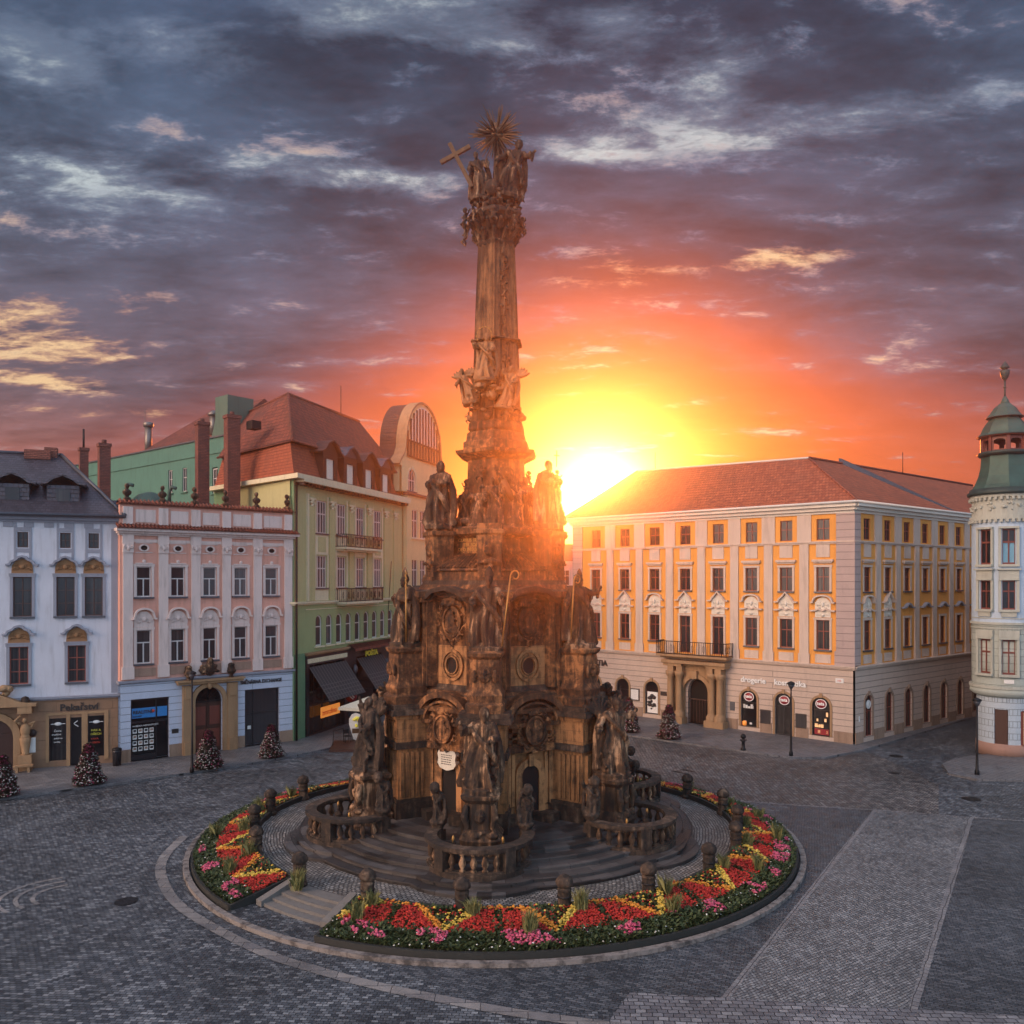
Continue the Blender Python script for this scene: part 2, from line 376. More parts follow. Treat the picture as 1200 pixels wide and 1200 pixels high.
def sculpt(mb, name, mat, parent, voxel=.05, amp=.02, freq=9.0, M=None, seed=0):
    """fuse rough volumes into one carved body and roughen its surface"""
    me = mb.mesh('tmp', None); o = link('tmp', me)
    md = o.modifiers.new('r', 'REMESH'); md.mode = 'VOXEL'; md.voxel_size = voxel
    dg = bpy.context.evaluated_depsgraph_get(); out = bpy.data.meshes.new_from_object(o.evaluated_get(dg))
    bpy.data.objects.remove(o); bpy.data.meshes.remove(me)
    off = Vector((seed*3.7, seed*1.3, 0))
    nr = [v.normal.copy() for v in out.vertices]
    for v, nn in zip(out.vertices, nr):
        p = v.co*freq+off
        v.co += nn*(amp*(noise.noise(p)+.6*noise.noise(p*2.3)))
    for p in out.polygons: p.use_smooth = True
    out.materials.clear(); out.materials.append(mat); out.name = name or 'carving'
    return link(name, out, parent, M) if name else out
def lettering(s, size, mat, parent, x, z, y=-.03, name='lettering', ext=.012, align='LEFT', sx=1.0, bold=0.0, label=None):
    cu_ = bpy.data.curves.new('t', 'FONT'); cu_.body = s; cu_.size = size; cu_.extrude = ext; cu_.align_x = align; cu_.resolution_u = 3; cu_.offset = bold
    o = link('tmp', cu_); dg = bpy.context.evaluated_depsgraph_get()
    me = bpy.data.meshes.new_from_object(o.evaluated_get(dg)); bpy.data.objects.remove(o)
    me.transform(Matrix.Translation((x, y, z)) @ Matrix.Rotation(R(90), 4, 'X') @ SC(sx, 1, 1))
    me.materials.clear(); me.materials.append(mat); me.name = name
    o = link(name, me, parent)
    if label: o['label'] = label
    return o
# ---------------------------------------------------------------- palette
m_white = plaster('white_plaster', (.62, .65, .72), gr=.5)
m_greytrim = plaster('grey_trim', (.30, .32, .38))
m_ochre_orn = plaster('ochre_ornament', (.34, .18, .085), var=.3)
m_pink = plaster('pink_plaster', (.78, .40, .305), gr=.5)
m_pinktrim = plaster('pale_pink_trim', (.82, .67, .61), gr=.6)
m_pinkdirt = plaster('worn_pink_plinth', (.42, .27, .20), var=.35, gr=.6)
m_bluewhite = rustic('rusticated_white', (.58, .64, .76), .47, 9, .04, .2)
m_sand = plaster('sandstone', (.40, .25, .135), var=.35, gr=.55, grime=(.3, .28, .26))
m_sandb = rustic('sandstone_blocks', (.30, .18, .11), .62, 1.1, .015, .5, gcol=.6)
m_greenp = plaster('green_plaster', (.52, .50, .25), gr=.3)
m_greenlow = plaster('lower_green_plaster', (.34, .42, .20), gr=.3)
m_parapet = plaster('grey_green_parapet', (.10, .17, .13), gr=.5)
m_greenflank = plaster('green_flank_plaster', (.15, .28, .15), gr=.35)
m_cream = plaster('cream_trim', (.76, .68, .46), gr=.3)
m_yellowp = plaster('pale_yellow_plaster', (.74, .60, .32), gr=.25)
m_turq = plaster('turquoise_plaster', (.09, .23, .18), gr=.5, var=.25)
m_orangep = plaster('yellow_plaster', (.85, .38, .085), gr=.35)
m_greypink = plaster('grey_pink_trim', (.66, .53, .44), gr=.5)
m_stucco = plaster('white_stucco', (.80, .74, .64), gr=.2)
m_rust = rustic('rusticated_grey_pink', (.58, .46, .38), .46, 40, .05, .35)
m_quoin = rustic('quoin_courses', (.48, .37, .34), .55, 40, .04, .35)
m_plinth = plaster('stained_stone_plinth', (.36, .25, .18), var=.35, gr=.7)
m_tower = plaster('tower_plaster', (.46, .58, .70), gr=.3)
m_towerc = plaster('tower_cream', (.44, .46, .40), gr=.4)
m_towerr = rustic('tower_rustication', (.40, .45, .41), .5, 40, .035, .4)
m_towerg = rustic('tower_ground_courses', (.44, .53, .60), .42, 1.4, .04, .3)
m_rosepl = plaster('rose_plinth', (.36, .22, .17), var=.3)
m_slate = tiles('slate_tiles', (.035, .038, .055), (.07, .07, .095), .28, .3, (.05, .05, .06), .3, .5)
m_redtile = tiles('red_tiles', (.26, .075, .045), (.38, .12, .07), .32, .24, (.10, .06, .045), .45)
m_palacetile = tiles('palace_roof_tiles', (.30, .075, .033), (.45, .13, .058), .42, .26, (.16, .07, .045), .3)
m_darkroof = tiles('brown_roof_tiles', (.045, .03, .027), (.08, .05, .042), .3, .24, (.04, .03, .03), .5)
m_dkframe = simple('dark_brown_window_frame', (.07, .03, .022), .5)
m_stepl = plaster('pale_step_stone', (.17, .165, .155), var=.3, gr=.4)
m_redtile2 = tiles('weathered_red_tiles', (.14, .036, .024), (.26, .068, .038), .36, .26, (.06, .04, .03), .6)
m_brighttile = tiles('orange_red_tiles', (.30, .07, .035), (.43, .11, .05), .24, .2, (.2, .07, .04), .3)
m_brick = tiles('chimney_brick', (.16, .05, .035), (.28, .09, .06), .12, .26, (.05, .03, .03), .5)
m_copper = simple('green_copper', (.05, .10, .082), .6, .2, .7, 1.2, .3)
m_copperd = simple('dark_copper', (.035, .055, .05), .55, .2, .5, 1.5, .3)
m_redwood = simple('painted_red_wood', (.17, .045, .03), .5)
m_brownframe = simple('brown_window_frame', (.26, .065, .04), .5)
m_whiteframe = simple('white_window_frame', (.62, .60, .58), .5, var=.08)
m_darkwood = simple('dark_door_wood', (.055, .022, .014), .5)
m_iron = simple('black_iron', (.02, .02, .022), .5, .6)
m_lead = simple('lead_flashing', (.10, .11, .13), .45, .5)
m_black = simple('black_shopfront', (.02, .02, .025), .35, var=.3)
m_char = simple('charcoal_cladding', (.035, .036, .045), .6, var=.2)
m_awn = simple('awning_cloth', (.035, .033, .035), .9)
m_awnp = simple('awning_stripe', (.13, .12, .12), .9)
m_blue = simple('blue_sign', (.03, .22, .55), .5, var=.05)
m_paper = simple('white_paper', (.75, .75, .72), .7, var=.05)
m_letd = simple('dark_lettering', (.03, .025, .025), .5)
m_letw = simple('white_lettering', (.85, .85, .82), .5, var=.03)
m_lety = simple('yellow_lettering', (.85, .75, .08), .5, var=.03)
m_letr = simple('red_lettering', (.65, .06, .03), .5, var=.03)
m_redsign = simple('red_sign', (.30, .02, .03), .4, var=.05)
m_glow = simple('lit_amber_sign', (1.0, .33, .06), .5, var=.1, emit=.55)
m_lit = simple('lit_shop_interior', (1.0, .62, .30), .6, var=.5, scale=2, emit=.35)
m_glass = glassm('window_glass')
m_glassd = glassm('dark_shop_glass', (.012, .013, .016), .06, .15)
m_glassb = glassm('curtained_glass', (.035, .035, .04), .1, .6)
m_oxid = simple('steel_chimney', (.22, .20, .18), .45, .7)

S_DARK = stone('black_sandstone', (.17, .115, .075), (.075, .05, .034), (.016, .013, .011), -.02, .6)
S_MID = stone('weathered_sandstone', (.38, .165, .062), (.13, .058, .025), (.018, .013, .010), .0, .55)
S_LIGHT = stone('washed_sandstone', (.46, .22, .088), (.25, .12, .05), (.035, .021, .014), .05, .3)
S_STATUE = stone('statue_sandstone', (.40, .24, .135), (.10, .056, .03), (.016, .012, .010), -.012, .3, 22, 1.8)
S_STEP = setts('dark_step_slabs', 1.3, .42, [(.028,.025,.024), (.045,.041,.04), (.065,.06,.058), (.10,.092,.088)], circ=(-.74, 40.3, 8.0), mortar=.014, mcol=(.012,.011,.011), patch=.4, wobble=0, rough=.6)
S_ASH = stone('ashlar_sandstone', (.44, .205, .08), (.24, .115, .046), (.03, .019, .013), .04, .3, 9, 1.4, joints=True)
S_SHAFT = stone('shaft_sandstone', (.24, .115, .052), (.13, .064, .031), (.05, .029, .018), .015, .4, 12, 1.6)
S_GREY = stone('grey_step_stone', (.36, .34, .32), (.20, .19, .18), (.09, .085, .08), .05, .15, 3, .3)
m_gold = simple('old_gilding', (.42, .23, .07), .45, .6, .45, 5, .3)
m_goldd = simple('dull_gilding', (.13, .07, .033), .55, .5, .6, 5, .4)
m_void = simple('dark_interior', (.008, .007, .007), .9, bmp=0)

# ---------------------------------------------------------------- ground sheets
def pg(px, py, z=0.0):
    """a point of the square on level z, from its bearing and dip seen at the viewpoint"""
    Yd = 974*(12.2-z)/(py-680); return ((px-600)/974*Yd, Yd)
def sheet(name, pts, z, mat, label=None, thick=.0):
    mb = MB()
    if thick: mb.pxy(pts, z-thick, z)
    else: mb.add([(x, y, z) for x, y in pts], [tuple(range(len(pts)))])
    o = mb.build(name, mat, fix=bool(thick)); o['kind'] = 'structure'
    if label: o['label'] = label
    return o
G_MAIN = setts('square_setts', .20, .13, [(.032,.04,.05), (.052,.062,.074), (.075,.088,.102), (.105,.12,.135), (.20,.22,.235)], R(-4), wobble=.012)
G_FINE = setts('fine_setts', .14, .115, [(.10,.11,.12), (.145,.155,.165), (.19,.20,.208), (.27,.28,.285)], R(33), patch=.2)
G_LINE = setts('border_setts', .26, .21, [(.15,.155,.165), (.185,.19,.20), (.22,.22,.22)], R(57), patch=.15)
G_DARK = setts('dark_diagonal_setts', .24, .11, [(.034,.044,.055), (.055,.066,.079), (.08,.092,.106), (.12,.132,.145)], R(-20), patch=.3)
G_BIG = setts('large_setts', .30, .20, [(.11,.115,.13), (.15,.155,.17), (.18,.185,.20), (.26,.265,.275)], R(-3), patch=.2, mortar=.016)
G_BACK = setts('rear_setts', .26, .18, [(.055,.056,.06), (.09,.088,.088), (.14,.135,.13), (.25,.235,.22)], R(-38), patch=.3, mortar=.026)
G_SLAB = setts('pavement_slabs', .40, .30, [(.125,.128,.138), (.145,.148,.155), (.17,.172,.178)], R(38), patch=.2, mortar=.01, wobble=.0)
G_RING = setts('plaza_cobbles', .16, .13, [(.13,.125,.115), (.19,.18,.165), (.25,.24,.22), (.36,.34,.31)], circ=(-.74, 40.3, 8.0), patch=.2, mortar=.022, hi=.05)
G_BAND = setts('granite_band', .9, .5, [(.15,.15,.155), (.19,.185,.18), (.23,.22,.21)], 0, patch=.3, mortar=.012, wobble=0)
CX, CY = -.74, 40.3

sheet('ground', [(-240,-60),(240,-60),(240,300),(-240,300)], -.012, G_MAIN)
stp = [pg(1026,948), pg(1138,958), pg(1063,1205), pg(836,1187)]
sheet('paved_strip', [stp[3], stp[2], stp[1], stp[0]], -.004, G_FINE)
def strip(name, pts, wd, z, mat, thick=0):
    L_ = []; R_ = []; P = [Vector(p).to_2d() for p in pts]
    for i, p in enumerate(P):
        d = (P[min(i+1, len(P)-1)]-P[max(i-1, 0)]).normalized(); n = Vector((-d.y, d.x))*wd/2; L_.append(p+n); R_.append(p-n)
    mb = MB(); k = len(P)
    vs = [(q.x, q.y, z) for q in L_]+[(q.x, q.y, z) for q in R_]
    mb.add(vs, [(k+i, k+i+1, i+1, i) for i in range(k-1)])
    if thick:
        mb.add([(q.x, q.y, z) for q in L_]+[(q.x, q.y, z-thick) for q in L_], [(i, i+1, k+i+1, k+i) for i in range(k-1)])
        mb.add([(q.x, q.y, z) for q in R_]+[(q.x, q.y, z-thick) for q in R_], [(i+1, i, k+i, k+i+1) for i in range(k-1)])
    o = mb.build(name, mat); o['kind'] = 'structure'; return o
strip('border_strip', [stp[3], stp[0]], .22, 0.0, G_LINE)
strip('border_strip', [stp[2], stp[1]], .24, 0.0, G_LINE)
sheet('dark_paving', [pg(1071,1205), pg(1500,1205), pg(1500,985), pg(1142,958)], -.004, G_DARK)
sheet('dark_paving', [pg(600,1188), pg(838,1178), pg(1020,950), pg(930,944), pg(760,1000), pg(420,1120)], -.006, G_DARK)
sheet('large_paving', [pg(700,1215), pg(1300,1255), pg(1300,1196), pg(738,1163)], .003, G_BIG)
strip('seam_strip', [pg(828,936), pg(940,944), pg(1026,949), pg(1138,958), pg(1330,970)], .2, .004, G_LINE)
sheet('rear_paving', [pg(560,925), pg(700,936), pg(828,936), pg(940,944), pg(1100,955), pg(1100,920), pg(1040,890), pg(1009,880), pg(967,887), pg(926,887), pg(880,880), pg(735,861), pg(560,840)], -.005, G_BACK)
spiral = [pg(216,980), pg(192,1005), pg(190,1030), pg(215,1065), pg(300,1112), pg(370,1136), pg(450,1157), pg(530,1173), pg(600,1186), pg(680,1197), pg(760,1207)]
def smooth_path(P, k=6):
    out = []
    for i in range(len(P)-1):
        p0, p1, p2, p3 = [Vector(P[max(0, min(len(P)-1, j))]) for j in (i-1, i, i+1, i+2)]
        for q in range(k):
            t = q/k; out.append(.5*((2*p1)+(p2-p0)*t+(2*p0-5*p1+4*p2-p3)*t*t+(3*p1-p0-3*p2+p3)*t**3))
    out.append(Vector(P[-1])); return [(v.x, v.y) for v in out]
strip('granite_ring', smooth_path(spiral), .42, .004, G_BAND)
for r_ in (1.5, 2.1, 2.7):
    c0 = pg(88, 1048); strip('curved_band', [(c0[0]-r_*math.cos(R(a)), c0[1]+r_*.8*math.sin(R(a))) for a in range(-55, 60, 8)], .16, .004, G_BAND)
# pavements with kerbs
def pave(name, pts): return sheet(name, pts, .12, G_SLAB, thick=.2)
pave('left_pavement', [(-60, 34), pg(-60,944,.12), pg(18,933,.12), pg(100,922,.12), pg(168,913,.12), pg(288,895,.12), pg(360,882,.12), pg(398,873,.12), pg(430,862,.12), pg(470,838,.12), pg(520,800,.12), (-9,110), (-60,110)])
pave('right_pavement', [pg(640,845,.12), pg(735,861,.12), pg(800,870,.12), pg(880,881,.12), pg(926,887,.12), pg(967,887,.12), pg(1009,879,.12), pg(1060,864,.12), pg(1139,840,.12), (62,104), (50,110), (8,96)])
pave('corner_pavement', [pg(1104,895,.12), pg(1112,906,.12), pg(1145,913,.12), pg(1215,914,.12), (70,48), (70,72), pg(1150,884,.12), pg(1120,888,.12)])

# ---------------------------------------------------------------- facade kit
def wall_front(mb, u0, u1, z0, z1, holes=(), y=0.0, rev=.22):
    us = sorted({u0, u1}|{h[0] for h in holes}|{h[1] for h in holes}); zs = sorted({z0, z1}|{h[2] for h in holes}|{h[3] for h in holes})
    us = [u for u in us if u0-1e-6 <= u <= u1+1e-6]; zs = [z for z in zs if z0-1e-6 <= z <= z1+1e-6]
    for i in range(len(us)-1):
        for j in range(len(zs)-1):
            cu_, cz_ = (us[i]+us[i+1])/2, (zs[j]+zs[j+1])/2
            if any(h[0] < cu_ < h[1] and h[2] < cz_ < h[3] for h in holes): continue
            mb.add([(us[i],y,zs[j]),(us[i+1],y,zs[j]),(us[i+1],y,zs[j+1]),(us[i],y,zs[j+1])], [(0,1,2,3)])
    for h in holes:
        a, b, c, d = h[:4]; arch = len(h) > 4 and h[4]
        if arch:
            r = (b-a)/2; rz = r*(arch if arch is not True else 1); sp = d-rz; k = 10
            pts = [((a+b)/2-r*math.cos(PI*i/k), sp+rz*math.sin(PI*i/k)) for i in range(k+1)]
            for (x0, q0), (x1, q1) in zip(pts, pts[1:]):
                mb.add([(x0,y,q0),(x1,y,q1),(x1,y,d),(x0,y,d)], [(0,1,2,3)])
                mb.add([(x0,y,q0),(x1,y,q1),(x1,y+rev,q1),(x0,y+rev,q0)], [(0,3,2,1)])
        else:
            sp = d; mb.add([(a,y,d),(b,y,d),(b,y+rev,d),(a,y+rev,d)], [(0,3,2,1)])
        mb.add([(a,y,c),(a,y,sp),(a,y+rev,sp),(a,y+rev,c)], [(0,3,2,1)][:1])
        mb.add([(b,y,c),(b,y,sp),(b,y+rev,sp),(b,y+rev,c)], [(0,1,2,3)])
        mb.add([(a,y,c),(b,y,c),(b,y+rev,c),(a,y+rev,c)], [(0,1,2,3)])
def win_mesh(w_, h, arch=0, nx=2, bars=(.62,), fw=.07, mw=.05, mat=None, y=.10, t=.07, low=False):
    mb = MB(); r = w_/2
    if arch:
        rz = r*(arch if arch is not True else 1); sp = h-rz
        pts = [(-r, 0.0), (-r, sp)]+[(-r*math.cos(PI*i/12), sp+rz*math.sin(PI*i/12)) for i in range(1, 12)]+[(r, sp), (r, 0.0)]
    else: pts = [(-r, 0.0), (-r, h), (r, h), (r, 0.0)]; sp = h
    if arch: mb.band(pts[::-1], fw, y, y+t)
    else:
        mb.box(-r, -r+fw, y, y+t, 0, h); mb.box(r-fw, r, y, y+t, 0, h); mb.box(-r+fw, r-fw, y, y+t, h-fw, h)
    mb.box(-r+fw, r-fw, y, y+t, 0, fw)
    for i in range(1, nx):
        x = -r+w_*i/nx; mb.box(x-mw/2, x+mw/2, y+.003, y+t-.003, fw, (h*max(bars) if low else h-fw-(0 if not arch else .02)))
    for b_ in bars: mb.box(-r+fw, r-fw, y+.006, y+t-.006, h*b_-mw/2, h*b_+mw/2)
    return mb.mesh('window', mat)
def pane_mesh(w_, h, arch=0, mat=None, y=.145):
    mb = MB(); r = w_/2
    if arch:
        rz = r*(arch if arch is not True else 1); sp = h-rz
        pts = [(-r, 0), (r, 0), (r, sp)]+[(r*math.cos(PI*i/12), sp+rz*math.sin(PI*i/12)) for i in range(1, 12)]+[(-r, sp)]
    else: pts = [(-r, 0), (r, 0), (r, h), (-r, h)]
    mb.pxz(pts, y, y+.03); return mb.mesh('pane', mat)
class Win:
    """one window design; each call makes a window of its own with its pane, sill and surround"""
    def __init__(s, w_, h, arch=0, nx=2, bars=(.62,), frame=None, glass=None, sill=None, sur=None, extra=(), fw=.07, mw=.05, name='window', low=False):
        s.name = name; s.fm = win_mesh(w_, h, arch, nx, bars, fw, mw, frame, low=low); s.parts = [('pane', pane_mesh(w_, h, arch, glass))]
        if sill: mb = MB().box(-w_/2-.16, w_/2+.16, -.16, 0.02, -.12, -.003); s.parts.append(('sill', mb.mesh('sill', sill)))
        if sur:
            mb = MB(); q = .17; r = w_/2
            if arch:
                rz = r*(arch if arch is not True else 1); sp = h-rz
                mb.band([(r, 0), (r, sp)]+[(r*math.cos(PI*i/12), sp+rz*math.sin(PI*i/12)) for i in range(1, 12)]+[(-r, sp), (-r, 0)], -q, -.06, .01)
                mb.box(-.12, .12, -.13, -.055, h-.02, h+.30)
            else:
                mb.box(-r-q, -r, -.06, .01, 0, h); mb.box(r, r+q, -.06, .01, 0, h); mb.box(-r-q-.04, r+q+.04, -.075, .01, h, h+q)
            s.parts.append(('surround', mb.mesh('surround', sur)))
        s.parts += [(n, me) for n, me in extra]
    def put(s, parent, u, z, y=0.0):
        o = link(s.name, s.fm, parent); o.location = (u, y, z)
        for n, me in s.parts: link(n, me, o)
        return o
def frame_of(name, P0, P1, label, cat, group=None):
    a = math.atan2(P1[1]-P0[1], P1[0]-P0[0]); return thing(name, label, cat, (P0[0], P0[1], 0), a, group), math.hypot(P1[0]-P0[0], P1[1]-P0[1])
def body(mb, u0, u1, z0, z1, depth, y0=.36):
    mb.box(u0, u1, y0, depth, z0, z1)
def cornice(mb, u0, u1, z, steps, y=0.0):    # steps: (height, projection) from below
    for h, p in steps:
        mb.box(u0-p*.6, u1+p*.6, y-p, y+.3, z, z+h); z += h
    return mb
def scroll_ped(w_, h, kind='arch', y0=-.28, y1=.0):
    """curved hood moulding over a window with carved stucco below"""
    mb = MB(); r = w_/2
    if kind == 'arch': pts = [(-r-.05, 0), (-r*.82, .02), (-r*.76, h*.22)]+[(r*.70*math.cos(R(a)), h*.36+h*.36*math.sin(R(a))) for a in range(160, 15, -14)]+[(r*.76, h*.22)]+[(r*.82, .02), (r+.05, 0)]
    elif kind == 'peak': pts = [(-r-.05, 0), (-r*.66, .02), (-r*.5, h*.38), (-r*.26, h*.60), (0, h), (r*.26, h*.60), (r*.5, h*.38), (r*.66, .02), (r+.05, 0)]
    else: pts = [(-r-.05, 0), (-r*.6, .05), (-r*.3, h*.3), (0, h*.42), (r*.3, h*.3), (r*.6, .05), (r+.05, 0)]
    mb.band(pts, .12, y0, y1); return mb
def curl_panel(mb, w_, h, rng, n=14, y=-.05):
    for _ in range(n):
        x = rng.uniform(-w_/2, w_/2)*.85; z = h*(.12+.7*rng.random()*(1-abs(x)/w_)); r = rng.uniform(.05, .10)*w_
        a0 = rng.uniform(0, 360); sg = rng.choice((-1, 1))
        for m_ in (1, -1):
            mb.tube([(m_*(x+r*(1-t/9)*math.cos(R(a0+sg*40*t))), y, z+r*(1-t/9)*math.sin(R(a0+sg*40*t))) for t in range(8)], r*.28, 5)
    mb.ell((0, y-.02, h*.45), (w_*.12, .07, h*.20), 8, 6)
    return mb

# ================================================================ WHITE HOUSE
P0 = Vector((-32.5, 52.8)); P1 = Vector((-26.2, 55.3)); d = (P1-P0).normalized(); EXT = 15.0; PA = P0-d*EXT
wh, L = frame_of('white_house', PA, P1, 'white baroque house with slate roof and ochre stucco over its windows', 'house')
E_ = EXT; rng = random.Random(3)
holes = []; spots_w = []
for k in (0, -7.1, -14.2):
    for a, b in ((.94, 1.54), (3.37, 3.95), (5.0, 5.63)): spots_w.append(('s', E_+k+(a+b)/2, 14.3))
    for a in (1.22, 3.67, 5.32): spots_w.append(('m', E_+k+a, 9.87))
    for a in (1.03, 4.32): spots_w.append(('l', E_+k+a, 5.55))
dims = dict(s=(.62, 1.0), m=(1.06, 2.55), l=(1.06, 2.4)); spots_w = [q for q in spots_w if q[1] > 1]
for t_, u, z in spots_w: holes.append((u-dims[t_][0]/2, u+dims[t_][0]/2, z, z+dims[t_][1]))
mb = MB(); wall_front(mb, 0, L, 4.65, 16.3, holes); body(mb, 0, L, 4.65, 16.3, 11)
mb.add([(0,0,4.65),(0,.36,4.65),(0,.36,16.3),(0,0,16.3)], [(0,1,2,3)]); mb.add([(L,0,4.65),(L,.36,4.65),(L,.36,16.3),(L,0,16.3)], [(0,1,2,3)])
mb.build('wall', m_white, wh)
gfh = [(E_+2.73, E_+3.73, .5, 3.25), (E_+3.95, E_+4.62, .12, 3.25), (E_+4.97, E_+5.95, .6, 3.3), (E_-1.75, E_+.75, .12, 3.45, .95), (E_-5.3, E_-4.2, .6, 3.2), (E_-8.5, E_-7.2, .6, 3.2)]
mb = MB(); wall_front(mb, 0, L, 0, 4.45, gfh, -.08, .3); body(mb, 0, L, 0, 4.65, 11, .3); mb.box(0, .01, -.08, .3, 0, 4.45); mb.box(L-.01, L, -.08, .3, 0, 4.45)
mb.build('ground_floor', m_sandb, wh, uv=True)
cornice(MB(), 0, L, 4.45, [(.1, .16), (.12, .28)]).build('string_course', m_greytrim, wh)
cornice(MB(), 0, L, 15.95, [(.15, .12), (.2, .28), (.18, .45)]).build('cornice', m_greytrim, wh)
mb = MB()
for t_, u, z in spots_w:
    if t_ == 's':
        mb.box(u-.5, u-.36, -.035, .01, 12.9, 15.9); mb.box(u+.36, u+.5, -.035, .01, 12.9, 15.9); mb.box(u-.36, u+.36, -.035, .01, 15.35, 15.6); mb.box(u-.36, u+.36, -.035, .01, 14.0, 14.25)
for i in range(int(L/1.15)): mb.box(.2+i*1.15, .75+i*1.15, -.05, .01, 15.62, 15.93)
mb.box(L-.42, L, -.05, .01, 4.75, 15.6); mb.build('grey_bands', m_greytrim, wh)
def wped(w_, h):
    pts = [(-w_/2-.12, -.04), (-w_/2+.12, .02), (-w_*.36, h*.28), (-w_*.2, h*.42), (-w_*.12, h*.62), (0, h*.7), (w_*.12, h*.62), (w_*.2, h*.42), (w_*.36, h*.28), (w_/2-.12, .02), (w_/2+.12, -.04)]
    a = MB(); a.band(pts, .13, -.3, 0).box(-w_/2+.02, w_/2-.02, -.10, .0, -.58, -.5)
    b = MB(); b.pxz([(-w_/2+.16, -.5), (w_/2-.16, -.5), (w_/2-.2, .0), (w_*.26, h*.34), (0, h*.6), (-w_*.26, h*.34), (-w_/2+.2, .0)], -.06, 0)
    curl_panel(b.push(T(0, -.02, -.42)), w_*.8, .75, random.Random(5), 11, -.07); b.pop()
    return a, b
pa, pb = wped(1.55, .75)
def shift(mb, dz): return mb.mesh('x', None)
pam, pbm = pa.mesh('hood', m_greytrim), pb.mesh('stucco_ornament', m_ochre_orn)
def at_z(me, z): me = me.copy(); me.transform(T(0, 0, z)); return me
W = {'s': Win(.62, 1.0, bars=(.5,), frame=m_dkframe, glass=m_glass),
     'm': Win(1.06, 2.55, bars=(.33, .66), frame=m_dkframe, glass=m_glass, sill=m_lead, sur=m_greytrim, extra=[('hood', at_z(pam, 3.28)), ('stucco_ornament', at_z(pbm, 3.28))], mw=.06),
     'l': Win(1.06, 2.4, bars=(.33, .66), frame=m_brownframe, glass=m_glass, sill=m_lead, sur=m_greytrim, extra=[('hood', at_z(pam, 3.15)), ('stucco_ornament', at_z(pbm, 3.15))], mw=.06)}
for t_, u, z in spots_w: W[t_].put(wh, u, z)
# roof: hipped at the right end, with eyebrow-hooded dormers
mb = MB(); D = 11.0
mb.add([(-.5,-.55,16.45),(L+.45,-.55,16.45),(L+.45,D+.5,16.45),(-.5,D+.5,16.45),(-.5,5.2,21.0),(L-4.0,5.2,21.0)], [(0,1,5,4),(1,2,5),(2,3,4,5),(3,0,4),(3,2,1,0)])
mb.build('roof', m_slate, wh, uv=True)
mb = MB(); mb.tube([(L+.45,-.55,16.5),(L-4,5.2,21.08)], .12, 6).tube([(-.5,5.2,21.05),(L-4,5.2,21.05)], .11, 6).tube([(-.5,-.6,16.42),(L+.5,-.6,16.42)], .1, 6); mb.build('ridge', m_lead, wh)
for u in (E_-3.8, E_+.4, E_+3.3):
    for k, dz in ((0, 0),):
        mb = MB().box(u+.15-.95, u+.15+.95, .7, 3.2, 17.0, 18.45); dm = mb.build('dormer', m_slate, wh, uv=True)
        pts = [(-1.35, 0), (-.9, .10), (-.5, .42), (0, .62), (.5, .42), (.9, .10), (1.35, 0)]
        mb = MB().push(T(u+.15, 0, 18.42)); mb.band(pts, .12, .35, 3.9); mb.pop(); mb.build('dormer_roof', m_slate, dm, uv=True)
        MB().box(u-.25, u+.55, .66, .72, 17.35, 18.2).build('pane', m_glass, dm)
mb = MB().box(E_+.6, E_+2.2, 4.6, 5.6, 20.6, 21.25).box(L-5, L-4.2, 4.9, 5.5, 20.8, 21.5); mb.build('chimney', m_brick, wh, uv=True)
# shop fronts, portal with carved bearer, sign
for a, b, c, d_ in [q[:4] for q in gfh[:3]]:
    o = MB().box(a, a+.06, .05, .11, c, d_).box(b-.06, b, .05, .11, c, d_).box(a, b, .052, .108, d_-.06, d_).build('shop_window' if d_-c < 3 else 'shop_door', m_black, wh)
    MB().box(a+.06, b-.06, .08, .1, c, d_-.06).build('pane', m_glassd, o)
MB().box(E_+2.55, E_+2.73, -.14, -.08, .4, 3.45).box(E_+3.73, E_+3.95, -.14, -.08, .12, 3.45).box(E_+4.62, E_+4.97, -.14, -.08, .12, 3.45).box(E_+5.95, E_+6.2, -.14, -.08, .4, 3.45).box(E_+2.55, E_+6.2, -.15, -.08, 3.45, 3.6).build('shop_surround', m_sand, wh)
lettering('Pekařství', .62, m_letd, wh, E_+3.35, 3.72, -.12, 'sign_lettering', .02, sx=1.0, bold=.012)
for (x, z, s_, q, mm) in [(3.0,2.35,'Česká',.17,m_letw),(2.86,2.12,'tradiční',.17,m_letw),(3.0,1.88,'pekárna',.15,m_letw),(2.98,1.64,'kvality',.15,m_letw),(5.15,2.25,'MÁK A',.19,m_lety),(5.12,2.0,'OŘECH',.19,m_lety),(5.15,1.7,'KÁVA',.17,m_letr),(5.08,1.45,'S SEBOU',.16,m_letr)]:
    lettering(s_, q, mm, wh, E_+x, z, .06, 'window_lettering', .005)
mb = MB()
for xc in (3.23, 5.46):
    mb.box(E_+xc-.42, E_+xc+.42, .055, .07, 2.84, 2.88); mb.push(T(E_+xc, .06, 2.86) @ RX(90)); mb.lathe([(0.0,-.01),(.2,-.01),(.2,.01),(0,.01)], 14, sx=1.1, sy=.55); mb.pop()
mb.tube([(E_+4.28+.12*math.cos(t*.7), .06, 2.85+.05*t-.25+.0) for t in range(9)], .03, 5)
mb.build('window_emblem', m_letw, wh)
mb = MB(); c = E_-.5
mb.band([(c+1.25, .12), (c+1.25, 2.26)]+[(c+1.25*math.cos(PI*i/12), 2.26+1.19*math.sin(PI*i/12)) for i in range(1, 12)]+[(c-1.25, 2.26), (c-1.25, .12)], -.42, -.32, -.08)
